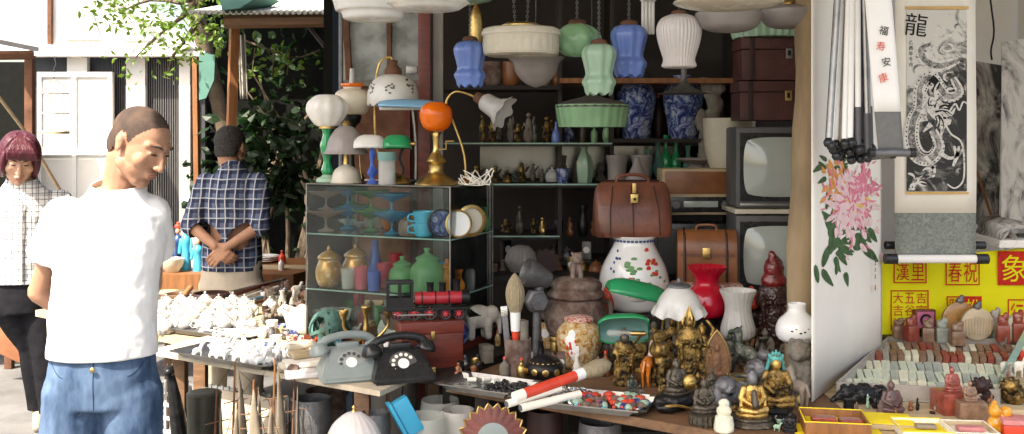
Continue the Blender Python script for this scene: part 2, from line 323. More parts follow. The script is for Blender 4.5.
O('corner_post', wq([(192, 58), (196.5, 58), (200, 330), (195, 330)], YS-.1, .08), 'wood_orange', sh, False)
# near left lean-to: sloping white canopy, rust post, shelf of goods
cn = E('canopy', 'sloping white sheet canopy at the upper left', 'canopy', (0, 0, 0))
bm = bmesh.new(); a = [W(-60, 33, 5.4), W(39, 52, 6.4), W(30, -40, 7.8), W(-60, -70, 7.0)]; O('sheet', poly(a, (0, 0, .03)), 'whitewash', cn, False)
O('beam', tube([W(-60, 56, 6.3), W(34, 55, 6.5)], .03, 6), 'rust', cn)
po = E('post', 'reddish brown wooden post under the white canopy', 'post', W(30, 135, 6.8)*1); po.location.z = 0
O('post_shaft', box(.055, .055, 2.12, (0, 0, 0), .006, base=True), 'rust', po)
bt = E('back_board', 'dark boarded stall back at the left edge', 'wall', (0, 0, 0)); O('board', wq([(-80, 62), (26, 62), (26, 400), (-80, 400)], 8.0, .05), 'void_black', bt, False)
bp_ = E('bamboo_pole', 'thin bamboo pole leaning diagonally behind the woman', 'pole', (0, 0, 0)); O('pole', tube([W(-8, 88, 6.2), W(24, 130, 6.4), W(60, 190, 6.9), W(95, 330, 7.2)], .011, 8), 'wood_pale', bp_)
# birdcage
bc = E('bird_cage', 'wire bird cage hanging in front of the white door', 'cage', W(54, 134, 7.4)); s = 7.4/F; S = s
bm = None
for k in range(14):
    a = 2*PI*k/14; bm = tube([(14*math.cos(a), 14*math.sin(a), 0), (14*math.cos(a), 14*math.sin(a), 40), (9*math.cos(a), 9*math.sin(a), 50), (0, 0, 55)], .35, 4, bm)
for z in (2, 20, 40): bm = lathe([(14, z), (14.6, z+.6), (14, z+1.2), (13.4, z+.6), (14, z)], 28, bm=bm)
O('cage_wires', bm, 'paper', bc); O('cage_floor', lathe([(0, 0), (14.5, 0), (14.5, 2.5), (0, 2.5)]), 'wood_pale', bc); O('hook', tube([(0, 0, 55), (0, 0, 66), (2, 0, 70), (0, 0, 78)], .5, 5), 'iron', bc)
# dark neighbouring bay with corrugated roof
rb = E('lean_to', 'dark open lean-to with a corrugated roof edge behind the checked shirt man', 'shed', (0, 0, 0))
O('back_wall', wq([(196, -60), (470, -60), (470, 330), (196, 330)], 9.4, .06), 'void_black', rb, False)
bm = bmesh.new(); L = []; n = 90
for i in range(n+1):
    x = 188+i*2.0; a = W(x, 13, 6.55); z = .014*math.cos(i*PI/1.5); L.append([bm.verts.new((a.x, 6.55, a.z+z-.0)), bm.verts.new((a.x, 9.6, a.z+z+.55))])
for A, B in zip(L, L[1:]): bm.faces.new((A[0], B[0], B[1], A[1]))
O('corrugated_roof', bm, 'corr', rb, True, solid=.006)
O('eave_beam', tube([W(225, 22, 6.7), W(350, 20, 6.7)], .045, 6), 'wood', rb); O('rafter', tube([W(308, 24, 6.9), W(336, 60, 6.9), W(338, 110, 6.9)], .022, 6), 'darkwood', rb)
O('rear_sun_blocker', poly([(-3.4, 8.75, 2.95), (-.9, 8.75, 2.95), (-.9, 9.6, 3.05), (-3.4, 9.6, 3.05)], (0, 0, .03)), 'corr', rb, False); O('side_wall', poly([(-1.05, 5.6, 0), (-1.05, 9.4, 0), (-1.05, 9.4, 2.9), (-1.05, 5.6, 2.9)], (.05, 0, 0)), 'void_black', rb, False)  # rear sheet is unseen, added to keep sun off the back wall
pp = E('timber_post', 'leaning orange timber post under the corrugated roof', 'post', (0, 0, 0)); a = W(224, 330, 7.0); b = W(235, 16, 7.0); O('post_shaft', tube([(a.x, 7, 0), (b.x, 7, b.z)], .042, 4), 'wood_orange', pp, False)
gc = E('green_sheet', 'pale green sheet hanging beside the shed corner post', 'panel', (0, 0, 0)); O('sheet', wq([(199, 52), (215, 55), (214, 80), (206, 98), (199, 100)], 8.0, .02), 'canvas_green', gc, False)
tp = E('tarpaulin', 'folded dark green tarpaulin over the corrugated roof', 'tarpaulin', (0, 0, 0)); O('cloth', poly([W(218, -8, 6.6), W(222, 10, 6.5), W(240, 8, 6.5), W(262, -6, 6.6)], (0, .5, .02)), 'canvas_green', tp, False)
hc = E('hanging_cloth', 'grey brown rag hanging in the dark bay beside the timber post', 'cloth', (0, 0, 0)); bm = bmesh.new()
L = [[bm.verts.new(W(238+i*.9+j*.3, 35+j*8, 7.3)+Vector((0, .02*math.sin(i*1.3), 0))) for i in range(10)] for j in range(9)]
for A, B in zip(L, L[1:]):
    for k in range(9): bm.faces.new((A[k], A[k+1], B[k+1], B[k]))
O('rag', bm, 'concrete', hc, True, solid=.004)
# foliage
def leaf(bm, p, L, wd, rng):
    d = Vector((rng.uniform(-1, 1), rng.uniform(-1, 1), rng.uniform(-1.1, .3))).normalized(); s_ = d.cross(Vector((rng.uniform(-1, 1), rng.uniform(-1, 1), rng.uniform(-1, 1)))).normalized(); n = d.cross(s_)
    v = [bm.verts.new(q) for q in (p, p+d*L*.35+s_*wd-n*.15*wd, p+d*L*.7+s_*wd*.8, p+d*L, p+d*L*.7-s_*wd*.8, p+d*L*.35-s_*wd-n*.15*wd)]; m_ = bm.verts.new(p+d*L*.5+n*wd*.35)
    for a, b in zip(v, v[1:]+v[:1]): bm.faces.new((a, b, m_))
def leaves(centers, n, L, wd, seed, bm=None):
    rng = random.Random(seed); bm = ensure(bm)
    for (c, r) in centers:
        for _ in range(int(n*r*r/.04)):
            q = Vector((rng.gauss(0, .5), rng.gauss(0, .5), rng.gauss(0, .5)))*r; leaf(bm, Vector(c)+q, L*rng.uniform(.6, 1.3), wd*rng.uniform(.7, 1.2), rng)
    return bm
tr = E('tree', 'leafy yellow green tree reaching over the shed roof', 'tree', (-2.55, 9.0, 0))
def loc(p): return Vector(p)-Vector((-2.55, 9.0, 0))
trunk = [(0, 0, 0), (0.05, -.1, 1.3), (-.1, -.3, 2.3), (-.2, -.6, 3.0)]; O('trunk', tube(trunk, [.1, .085, .07, .05], 10, n=4), 'bark', tr)
br = [[(215, -20), (190, 10), (165, 30), (148, 45), (135, 58)], [(200, -10), (200, 20), (215, 38), (222, 50)], [(190, 0), (150, 0), (120, 12)], [(200, 10), (185, 40), (172, 58), (168, 78)], [(230, -25), (240, 0)], [(215, -20), (150, -15), (110, -10)]]
bm = None; cs = []
for q in br:
    pts = [loc(W(x, y, 7.3+.1*i)) for i, (x, y) in enumerate(q)]; pts = [Vector((-.2, -.6, 3.0))]+pts; bm = tube(pts, [.04, .02, .012, .006], 6, bm, n=3)
O('branch', bm, 'bark', tr)
for (x, y, r) in [(100, 2, .16), (125, 0, .2), (150, 5, .2), (172, 12, .22), (195, 22, .2), (205, 8, .18), (118, 14, .12), (140, 22, .12), (160, 32, .13), (178, 40, .14), (200, 38, .13), (212, 30, .12), (222, 45, .08), (190, 55, .09), (172, 62, .08), (150, 50, .08), (133, 55, .07), (128, 68, .06), (148, 72, .05), (113, 54, .05), (104, 53, .04), (172, 78, .05), (216, 52, .04), (128, 80, .05), (165, -15, .25), (110, -20, .2)]: cs.append((loc(W(x, y, 7.3+random.uniform(-.15, .3))), r))
O('foliage', leaves(cs, 60, .058, .014, 3), 'leaf', tr, False)
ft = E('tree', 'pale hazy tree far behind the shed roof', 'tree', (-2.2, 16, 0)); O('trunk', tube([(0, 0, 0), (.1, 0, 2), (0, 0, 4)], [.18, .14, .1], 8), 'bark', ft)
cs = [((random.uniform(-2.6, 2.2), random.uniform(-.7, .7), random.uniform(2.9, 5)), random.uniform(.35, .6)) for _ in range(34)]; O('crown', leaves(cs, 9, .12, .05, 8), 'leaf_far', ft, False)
hb = E('broadleaf_plant', 'dark broad leaved bush growing beside the timber post', 'plant', (W(262, 160, 7.5).x, 7.5, 0))
def l2(p): return Vector(p)-hb.location
bm = None
for x, y in ((240, 130), (262, 118), (285, 140), (255, 165), (280, 180)): bm = tube([(0, 0, 0), (random.uniform(-.1, .1), 0, .7), l2(W(x, y, 7.45))], .012, 6, bm, n=3)
O('stem', bm, 'bark', hb); cs = [(l2(W(x, y, 7.4)), r) for x, y, r in ((238, 128, .16), (258, 122, .18), (280, 130, .2), (250, 150, .18), (272, 155, .2), (295, 150, .15), (262, 180, .2), (285, 178, .2), (292, 200, .15), (245, 175, .16), (300, 165, .1))]
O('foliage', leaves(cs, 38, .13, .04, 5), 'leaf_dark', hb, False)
dk_ = E('shrub', 'large shadowy evergreen shrub filling the back of the dark bay', 'plant', (W(285, 0, 8.8).x, 8.8, 0)); bm = None
for q in range(6): bm = tube([(0, 0, 0), (random.uniform(-.4, .4), 0, 1.1), (random.uniform(-.8, .8), 0, 2.1)], [.03, .02, .008], 6, bm, n=3)
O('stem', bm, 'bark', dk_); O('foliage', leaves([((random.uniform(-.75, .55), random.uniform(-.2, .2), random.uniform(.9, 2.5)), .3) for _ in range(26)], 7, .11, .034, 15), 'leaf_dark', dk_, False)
hv = E('climbing_vine', 'sparse vine trailing across the dark bay under the eave', 'plant', (0, 0, 0)); bm = tube([W(243, 40, 7.8), W(270, 50, 7.8), W(295, 58, 7.9), W(320, 50, 7.9)], .008, 5, n=4)
for x in (255, 275, 290): bm = tube([W(x, 48, 7.8), W(x-3, 75, 7.8)], .005, 5, bm)
O('stem', bm, 'bark', hv); O('foliage', leaves([(W(x, y, 7.8), .12) for x, y in ((250, 45), (262, 52), (275, 50), (285, 58), (295, 62), (255, 72), (252, 80), (315, 55), (278, 62))], 20, .06, .018, 9), 'leaf', hv, False)
# awnings above the stall (above the frame), outline drawn to set where shade falls
aw = E('awning', 'broad canvas awning stretched over the antiques stall', 'awning', (0, 0, 0))
O('canvas', poly([(-1.35, 1.15, 2.9), (-1.62, 1.6, 2.9), (-1.62, 3.3, 2.9), (-2.75, 3.9, 2.9), (-2.75, 6.3, 2.98), (3.4, 6.3, 2.98), (3.4, 3.0, 2.9), (2.0, 3.0, 2.9), (2.0, 1.15, 2.9)], (0, 0, .03)), 'wood_pale', aw, False)
# stall back wall and right walls
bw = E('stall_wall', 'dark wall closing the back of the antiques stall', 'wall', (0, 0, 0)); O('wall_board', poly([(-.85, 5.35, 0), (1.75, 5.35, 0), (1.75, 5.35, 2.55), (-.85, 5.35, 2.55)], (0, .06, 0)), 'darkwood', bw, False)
rw = E('white_wall', 'whitewashed wall behind the ink landscape scrolls at far right', 'wall', (0, 0, 0)); O('plaster', poly([(1.8, 5.0, 0), (4.2, 5.0, 0), (4.2, 5.0, 2.5), (1.8, 5.0, 2.5)], (0, .08, 0)), 'whitewash', rw, False)
rw = E('white_wall', 'short whitewashed side wall edging the right hand stall', 'wall', (0, 0, 0)); a = W(985, 0, 5.0); b = W(1100, 0, 3.6); O('plaster', poly([(a.x+.15, 4.97, 0), (2.35, 3.2, 0), (2.35, 3.2, 2.5), (a.x+.15, 4.97, 2.5)], (.06, 0, 0)), 'whitewash', rw, False)
# counters
def table(nm, label, pts, z, th, mtop, legs, mleg='darkwood', cat='table'):
    t = E(nm, label, cat, (0, 0, 0)); O('tabletop', poly([(x, y, z-th) for x, y in pts], (0, 0, th)), mtop, t, False)
    for x, y in legs: O('leg', box(.05, .05, z-th-.002, (x, y, 0), .004, base=True), mleg, t)
    return t
A = onz(150, 350, .75); B = onz(380, 391, .75); Cc = onz(440, 364, .75)
def xy(v): return (v.x, v.y)
table('market_table', 'plywood topped table holding the rotary telephones', [xy(A), xy(B), xy(Cc), (Cc.x+.2, Cc.y+.45), (A.x+.25, A.y+.5)], .75, .018, 'plywood', [(B.x-.07, B.y+.09), (A.x+.1, A.y+.05), (Cc.x-.03, Cc.y+.05)], 'wood')
A = onz(60, 300, .75); 
table('market_table', 'long table with a yellow edge spread with white porcelain', [(-2.3, 4.85), (-1.22, 4.06), (-.2, 4.2), (-.45, 5.45), (-1.9, 5.5)], .735, .03, 'wood_pale', [(-1.3, 4.2), (-2.1, 4.85), (-1.8, 5.3)], 'wood')
table('market_table', 'low wooden table beyond the checked shirt man', [(-2.75, 6.2), (-1.35, 6.2), (-1.12, 7.0), (-2.7, 7.1)], .72, .12, 'wood_orange', [(-2.6, 6.55), (-1.4, 6.5)], 'wood')
table('market_table', 'low table with brown legs beside the woman', [(-4.2, 6.5), (-3.3, 6.7), (-3.2, 7.2), (-4.2, 7.3)], .52, .03, 'wood_pale', [(-3.4, 6.8), (-4.0, 6.6)], 'rust')
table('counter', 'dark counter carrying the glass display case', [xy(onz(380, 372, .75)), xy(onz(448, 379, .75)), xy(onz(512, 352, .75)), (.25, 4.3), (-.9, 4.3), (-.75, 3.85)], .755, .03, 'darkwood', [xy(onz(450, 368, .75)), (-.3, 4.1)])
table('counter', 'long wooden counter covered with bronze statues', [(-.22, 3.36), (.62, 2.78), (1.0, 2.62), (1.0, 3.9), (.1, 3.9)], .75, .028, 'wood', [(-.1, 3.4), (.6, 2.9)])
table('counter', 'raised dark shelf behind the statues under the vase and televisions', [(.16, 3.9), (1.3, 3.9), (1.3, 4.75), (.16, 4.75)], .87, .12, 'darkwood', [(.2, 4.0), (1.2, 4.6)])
table('counter', 'right hand counter covered with carved seals', [(1.003, 2.55), (2.3, 2.55), (2.3, 4.3), (1.003, 4.3)], .75, .03, 'wood_pale', [(1.1, 2.7), (2.2, 2.7)])
# ------------------------------------------------------------- back shelving
YB = 4.75
pane_mat('glass'); pane_mat('back_glass', dirt=.06, dirtcol=(.2, .22, .2), tint=(.6, .66, .62)); pane_mat('dusty_glass', dirt=.75, dirtcol=(.42, .45, .43), tint=(.7, .75, .73)); 
mat('mirror', (.17, .18, .175), .15, 1, .1, 3, 0); mat('glass_edge', (.25, .42, .36), .1, var=.1, bump=0, coat=.5); MATS['shelf_dark'] = MATS['darkwood']
sf = E('shelving', 'dark glass fronted shelving at the back of the stall', 'shelves', (0, 0, 0))
def wbox(x0, y0, x1, y1, Y, d): return poly([W(x0, y0, Y), W(x1, y0, Y), W(x1, y1, Y), W(x0, y1, Y)], (0, d, 0))
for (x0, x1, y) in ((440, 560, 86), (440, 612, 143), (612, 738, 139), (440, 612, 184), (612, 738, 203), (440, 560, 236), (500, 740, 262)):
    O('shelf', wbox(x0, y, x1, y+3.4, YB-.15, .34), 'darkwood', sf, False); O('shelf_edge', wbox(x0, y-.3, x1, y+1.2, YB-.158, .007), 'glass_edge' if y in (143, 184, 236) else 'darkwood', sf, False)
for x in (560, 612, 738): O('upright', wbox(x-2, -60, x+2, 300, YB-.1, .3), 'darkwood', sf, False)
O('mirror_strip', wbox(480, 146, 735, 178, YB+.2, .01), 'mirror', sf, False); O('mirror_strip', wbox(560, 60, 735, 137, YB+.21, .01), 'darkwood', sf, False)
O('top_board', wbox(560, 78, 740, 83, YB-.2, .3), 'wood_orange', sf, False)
# goods standing on those shelves
def vase(nm, label, px, pb, Y, prof, m, cat='vase', group=None, seg=32, fn=None, sm=5):
    t = T(nm, label, cat, px, pb, Y=Y, group=group); O('body' if nm != 'bowl' else 'bowl_body', lathe(smoothprof(prof, sm), seg, fn), m, t); return t
paint_mat('blue_white', (.38, .42, .5), (.02, .03, .12), 22, .5, (.1, .14, .3)); paint_mat('famille', (.80, .80, .76), (.65, .12, .05), 16, .36, (.8, .62, .4), .6); paint_mat('famille_dark', (.60, .50, .36), (.28, .1, .03), 45, .47, (.5, .33, .12), 1)
vp = [(0, 0), (13, 0), (15, 12), (19, 32), (20, 44), (15, 55), (9, 59), (10, 63), (9, 63), (8, 58)]
for px, lb in ((636, 'blue and white vase on the shelf behind the light green tulip shade'), (683, 'blue and white vase on the shelf behind the white ribbed shade')):
    vase('porcelain_vase', lb, px, 139, YB, vp, 'blue_white', group='blue and white vases')
for px, hh, rr, mm, lb in ((462, 20, 9, 'leather_tan', 'brown pottery cup on the top shelf left of two others'), (484, 22, 10, 'stone_red', 'brown pottery cup in the middle of the top shelf'), (503, 22, 9, 'leather_tan', 'brown pottery cup below the white drum lamp'),):
    vase('pottery_cup', lb, px+8, 86, YB, [(0, 0), (rr*.7, 0), (rr, hh*.3), (rr, hh), (rr-1, hh), (rr-1.5, 3)], mm, 'cup', 'pottery cups')
k = 0
for (y, xs, hr) in ((143, range(482, 556, 9), (15, 34)), (184, range(478, 545, 9), (12, 26)), (236, range(508, 556, 12), (16, 34))):
    for x in xs:
        k += 1; hh = random.uniform(*hr); r = random.uniform(3, 5.5); mm = random.choice(['bronze', 'gold_dark', 'bronze_green', 'gold_dark', 'stone', 'brass'])
        t = T('bronze_figurine', ('small %s figurine on the %s dim back shelf' % ({'bronze': 'brown bronze', 'gold_dark': 'gold and black', 'bronze_green': 'greenish bronze', 'stone': 'grey stone', 'brass': 'shiny brass'}[mm], {143: 'uppermost', 184: 'middle', 236: 'lowest'}[y])), 'figurine', x+random.uniform(-2, 2), y, Y=YB+random.uniform(-.08, .05), rz=random.uniform(-.8, .8), group='%s figurines on back shelf %d' % (mm, (143, 184, 236).index(y)+1))
        b = ell((0, 0, hh*.25), (r, r*.8, hh*.28), sub=2); cap((0, 0, hh*.3), (0, 0, hh*.72), r*.8, r*.5, b, 8); ell((0, -.5, hh*.88), r*.45, bm=b, sub=2); cap((-r*.8, 0, hh*.6), (0, -r, hh*.45), r*.25, bm=b, seg=6); cap((r*.8, 0, hh*.6), (r*1.1, -r, hh*.8), r*.22, bm=b, seg=6)
        O('figure', b, mm, t)
t = T('blue_bottle', 'small pale blue bottle glinting on the dark shelf', 'bottle', 556, 143, Y=YB-.1); O('body', lathe(smoothprof([(0, 0), (4, 0), (4, 9), (1.4, 15), (1.2, 21), (0, 21)])), 'blue_opal', t)
t = T('porcelain_cup', 'white cup with blue sketches on the middle shelf', 'cup', 563, 184, Y=YB-.1); O('body', lathe(smoothprof([(0, 0), (4.5, 0), (6.5, 14), (6, 14), (4, 2)])), 'blue_white', t)
t = T('green_bottle', 'pale green bunch shaped vase standing by the bright mirror strip', 'vase', 584, 184, Y=YB-.05); O('body', lathe(smoothprof([(0, 0), (6, 0), (8, 20), (3, 34), (5, 40), (4, 40)]), 20, lambda a, t_, r, z: (r*(1+.15*math.cos(5*a)), z)), 'mint', t)
for px, lb in ((617, 'frosted beaker vase at left behind the brown leather bag'), (642, 'frosted beaker vase at right behind the brown leather bag')): vase('beaker_vase', lb, px, 203, YB-.08, [(0, 0), (10, 0), (9, 30), (11, 46), (10, 46), (8, 30), (8, 2)], 'grey_frost')
t = T('funnel_lamp', 'frosted grey funnel shaped lamp shade above the brown leather bag', 'lamp shade', 637, 182, Y=4.4); O('shade', lathe(smoothprof(shell([(13, 0), (9, 8), (4, 18), (3, 24)], .7))), 'grey_frost', t)
for i, (px, hh) in enumerate(((650, 26), (660, 34), (668, 40), (678, 36), (690, 30), (702, 22))):
    t = T('green_vase', 'small dark green vase in a row in front of the bright mirror', 'vase', px-2, 182-6, Y=YB-.02, group='dark green vases by the mirror'); O('body', lathe(smoothprof([(0, 0), (3.5, 0), (5.5, hh*.35), (2, hh*.7), (3, hh), (2.5, hh)])), 'banker_green' if i in (2, 3) else 'canvas_green', t)
O('shelf', wbox(640, 176, 738, 178, YB-.1, .25), 'darkwood', sf, False)
t = T('dish', 'grey footed dish on top of the radio', 'dish', 696, 168, Y=4.6); O('bowl_body', lathe(smoothprof([(0, 0), (8, 0), (7, 3), (19, 8), (20, 10), (18, 9), (6, 5), (0, 5)])), 'grey_frost', t)
t = T('jade_carving', 'tall gnarled brown root carving behind the white conical bowl', 'carving', 711, 180, Y=4.62)
b = cap((0, 0, 0), (-4, 0, 40), 10, 9); cap((-4, 0, 40), (5, 0, 75), 9, 7, b); cap((5, 0, 75), (-6, 0, 98), 8, 6, b); ell((-9, 0, 60), (7, 6, 12), bm=b); ell((8, -3, 30), (8, 6, 14), bm=b); ell((7, -2, 92), 7, bm=b)
O('root', remesh(b, 1.6, 2, 5, 8), 'stone', t)
# radio
t = T('radio', 'old wooden cased radio with dark dial strip', 'radio', 697, 214, Y=4.45, rz=.04)
O('cabinet', box(76, 30, 46, (0, 0, 0), 2.5, base=True), 'wood_pale', t); O('grille', box(70, 2, 22, (0, -15.2, 21), .6, base=True), 'leather_tan', t); O('dial_panel', box(72, 2, 15, (0, -15.6, 3), .5, base=True), 'plastic_black', t)
for x in (-25, 25): O('knob', lathe([(0, 0), (4.6, 0), (4.6, 3), (3.6, 4), (0, 4)], 20, M=Matrix.Translation((x, -16.5, 10.5)) @ Matrix.Rotation(PI/2, 4, 'X')), 'iron', t)
O('dial_glass', box(34, .8, 6, (0, -17, 8), .2, base=True), 'screen', t)
O('shelf', wbox(662, 214, 738, 217, 4.3, .4), 'darkwood', sf, False)
# televisions
def tv(px, pb, label):
    t = T('television', label, 'television', px-5, pb, Y=4.22, rz=-.05, group='old televisions stacked beside the post')
    b = box(84, 60, 79, (0, 0, 0), 3, base=True); O('cabinet', b, 'tv_grey', t)
    O('bezel', poly([(-38, -30.6, 7), (38, -30.6, 7), (38, -30.6, 73), (-38, -30.6, 73)], (0, -1.5, 0)), 'plastic_black', t, False)
    bm = bmesh.new(); N = 18; L = []
    for j in range(N+1):
        row = []
        for i in range(N+1):
            u, v = 2*i/N-1, 2*j/N-1; x = u*35*(1-.045*v*v); z = 40+v*29*(1-.05*u*u); k_ = (1-abs(u)**6*.5)*(1-abs(v)**6*.5); row.append(bm.verts.new((x*(1-.07*abs(u*v)**4), -32.4-6*(1-u*u)*(1-v*v)-1.0*k_, z*(1)-v*1.8*abs(u*v)**4)))
        L.append(row)
    for A_, B_ in zip(L, L[1:]):
        for i in range(N): bm.faces.new((A_[i], A_[i+1], B_[i+1], B_[i]))
    O('screen', bm, 'screen', t, ang=80); O('trim', box(76, 1, 2, (0, -31, 2.4), .2, base=True), 'steel', t); return t
tv(778, 292, 'grey television at the bottom of the stack beside the wooden post'); tv(778, 206, 'grey television under the two brown suitcases')
t = T('tray_board', 'cream board lying between the two televisions', 'board', 774, 212, Y=4.22); O('slab', box(92, 62, 4.6, (0, 0, .4), .8, base=True), 'cream', t)
def scase(px, pb, hh, label, wd=74, latch='steel'):
    t = T('suitcase', label, 'suitcase', px, pb, Y=4.25, group='brown suitcases stacked on the televisions')
    O('case_body', box(wd, 42, hh*.72, (0, 0, 0), 2, base=True), 'case_brown', t); O('lid', box(wd+1.2, 43, hh*.275, (0, 0, hh*.725), 1.6, base=True), 'case_brown', t)
    for x in (-wd*.36, wd*.3): O('strap', box(5, 44.6, hh*.99, (x, 0, 0), .8, base=True), 'leather_dark', t)
    l = O('latch', box(6.5, 1.6, 10, (wd*.12, -22.6, hh*.5), .6, base=True), latch, t); O('latch_plate', box(3, .8, 5, (wd*.12, -23.8, hh*.57), .2, base=True), 'blackmetal', t); return t
scase(773, 121, 39, 'brown suitcase with a dull latch directly on the upper television', 76, 'brass'); scase(774, 81.3, 42, 'topmost brown suitcase with a bright silver latch', 74)
t = T('glass_tray', 'pale green ribbed glass panel lying on the topmost suitcase', 'tray', 768, 38.5, Y=4.25); O('panel', lathe([(0, 0), (34, 0), (38, 15), (36, 15), (33, 1.5), (0, 1.5)], 60, lambda a, t_, r, z: (r*(1+.03*math.cos(30*a)), z)), 'mint', t)
# white conical bowl lamp shade by the suitcases
t = T('deep_bowl', 'large white deep bowl shade standing beside the televisions', 'lamp shade', 729, 182, Y=4.52); O('shade', lathe(smoothprof(shell([(0.1, 0), (9, 1), (18, 12), (24, 32), (26, 61), (25.5, 63)], 1))), 'cream', t)
O('base_ring', lathe([(0, -8), (8, -8), (7, 0), (0, 0)]), 'iron', t)
O('shelf', wbox(704, 190, 745, 192, 4.42, .2), 'darkwood', sf, False)
# ------------------------------------------------------------- lamps hanging from the awning frame
rail = E('lamp_rail', 'steel rail under the awning from which the lamps hang', 'rail', (0, 0, 0))
O('rail_bar', tube([(-.9, 3.62, 2.46), (1.4, 3.62, 2.46)], .014, 8), 'iron', rail); O('rail_bar', tube([(-.9, 3.15, 2.46), (1.4, 3.15, 2.46)], .014, 8), 'iron', rail)
def chain(t, x, y, z0, z1, rr=1.1, m='iron', lean=0):
    bm = None; n = int((z1-z0)/(rr*2.3)); 
    for i in range(n):
        z = z0+(z1-z0)*(i+.5)/n; ax = Matrix.Translation((x+lean*(i+.5)/n, y, z)) @ Matrix.Rotation(PI/2 if i % 2 else 0, 4, 'Z') @ Matrix.Rotation(PI/2, 4, 'X')
        bm = lathe([(rr*.95, -rr*.28), (rr*1.35, 0), (rr*.95, rr*.28), (rr*.65, 0), (rr*.95, -rr*.28)], 8, lambda a, t_, r, z_: (r*(1+.25*abs(math.sin(a))), z_), bm, ax)
    O('chain', bm, m, t)
def top(Y): return (2.46-H)*F/Y+HY     # px height of the rail above image row 0 (row = HY - ..)
def hang(nm, label, px, pb, Y, hh, prof, m, fn=None, group=None, capm='brass', chains=1, capr=7, seg=48, cat='lamp shade', sm=4, th=.9, cl=0):
    t = T(nm, label, cat, px, pb, Y=Y, group=group); O('shade', lathe(smoothprof(shell(prof, th), sm), seg, fn), m, t)
    O('fitting', lathe([(0, hh-1), (capr, hh-1), (capr, hh+2), (capr*.8, hh+4), (capr*.35, hh+5), (0, hh+5)]), capm, t)
    zt = (2.46-t.location.z)/S
    if chains == 1: chain(t, 0, 0, hh+4.5, zt)
    elif chains == 2:
        for x in (-1, 1): chain(t, x*capr*.3, 0, hh+4.5, zt, lean=x*cl)
    else: O('cord', tube([(0, 0, hh+4), (0, 0, zt)], .7, 6), 'plastic_black', t)
    return t
tul = lambda n, a0, tw=0: (lambda a, t, r, z: (r*(1+a0*math.cos(n*a+tw*z)), z+(1.6*math.cos(n*a) if (t < .1 or t > .9) else 0)))
TP = lambda hh, r: [(r*.80, 0), (r*.86, hh*.1), (r*.97, hh*.25), (r*.78, hh*.38), (r*.85, hh*.55), (r, hh*.8), (r*.8, hh*.95), (r*.45, hh)]
t = hang('pendant_lamp', 'white stepped glass pendant at the top left of the hanging row', 373, 22, 3.3, 34, [(2, 0), (20, 1), (29, 3), (31, 8), (33, 10), (37, 11), (39, 18), (40, 25), (32, 33), (8, 35)], 'milk', lambda a, t, r, z: (r*(1+.008*math.cos(30*a)), z), chains=3)
hang('pendant_lamp', 'wide scalloped white glass pendant right of the stepped one', 428, 11, 3.0, 18, [(2, 0), (28, 1), (36, 5), (40, 9), (24, 16), (8, 18)], 'milk', lambda a, t, r, z: (r*(1+.03*math.cos(18*a)), z), chains=3)
hang('pendant_lamp', 'scalloped white dish pendant at the very top near centre', 450, 3, 3.5, 12, [(2, 0), (30, 1), (44, 5), (30, 10), (8, 12)], 'mint', lambda a, t, r, z: (r*(1+.02*math.cos(16*a)), z), chains=3)
TL = [(0, 0)]
def tulip(px, pb, hh, r, m, label, Y, n=8):
    return hang('tulip_lamp', label, px, pb, Y, hh, TP(hh, r), m, tul(n, .07), 'moulded glass tulip shades', capm='rust', capr=r*.5, chains=1)
tulip(470, 86, 45, 15.5, 'blue_opal', 'blue tulip shade hanging left of the white drum lamp', 3.55); tulip(629, 76, 51, 17.5, 'blue_opal', 'blue tulip shade hanging right of the pale green one', 3.55); tulip(599, 94, 50, 16.5, 'mint', 'pale green tulip shade hanging lower than its neighbours', 3.4)
hang('rose_lamp', 'green rose shaped glass shade hanging beside the drum lamp', 577, 57, 3.6, 33, [(4, 0), (14, 3), (21, 12), (22, 20), (16, 29), (8, 33)], 'green_opal', lambda a, t, r, z: (r*(1+.09*math.cos(5*a)+.04*math.cos(9*a+z*.3)), z), capm='rust', capr=9)
hang('ribbed_lamp', 'white ribbed ginger jar shaped shade hanging above the dark vases', 679, 68, 3.45, 53, [(14, 0), (17, 2), (15.5, 8), (17, 14), (21, 28), (22, 40), (18, 49), (10, 53)], 'white_pink', lambda a, t, r, z: (r*(1+.022*math.cos(36*a)), z), capm='rust', capr=8, seg=144, chains=3)
t = hang('drum_lamp', 'large white moulded glass drum lamp hanging on two chains', 521, 56.5, 3.5, 29, [(2, 0), (34, .5), (37, 3), (38, 5), (38, 19), (40, 21), (39, 25), (36, 28), (20, 29.5)], 'cream', lambda a, t, r, z: (r*(1+(.014*(1 if math.sin(26*a) > 0 else -1)*(1 if 6 < z < 18 else 0))), z), capm='brass', capr=20, chains=2, seg=156, sm=2, cl=8)
hang('bell_lamp', 'frosted white bell shaped bowl hanging under the drum lamp', 536, 87.5, 3.72, 30, [(1, 0), (4, 1), (12, 5), (20, 14), (23, 24), (28, 29), (29, 30)], 'grey_frost', capm='iron', capr=5, chains=3)
t = T('energy_lamp', 'white fluorescent tube bulb hanging at the top', 'light bulb', 648, 35, Y=3.6)
for x in (-5, -1.8, 1.8, 5): O('tube', cap((x, 0, 2), (x, 0, 34), 1.7), 'milk', t)
O('socket', lathe([(0, 34), (8, 34), (8, 42), (4, 48), (0, 48)]), 'milk', t); O('cord', tube([(0, 0, 47), (0, 0, (2.46-t.location.z)/S)], .7, 6), 'plastic_black', t)
t = hang('pendant_lamp', 'wide white scalloped ceiling dish at the top right of the row', 728, 10, 2.9, 20, [(1, 0), (30, 1.5), (48, 5), (53, 9), (30, 14), (8, 19)], 'cream', lambda a, t, r, z: (r*(1+.012*math.cos(30*a)), z), chains=3, seg=90)
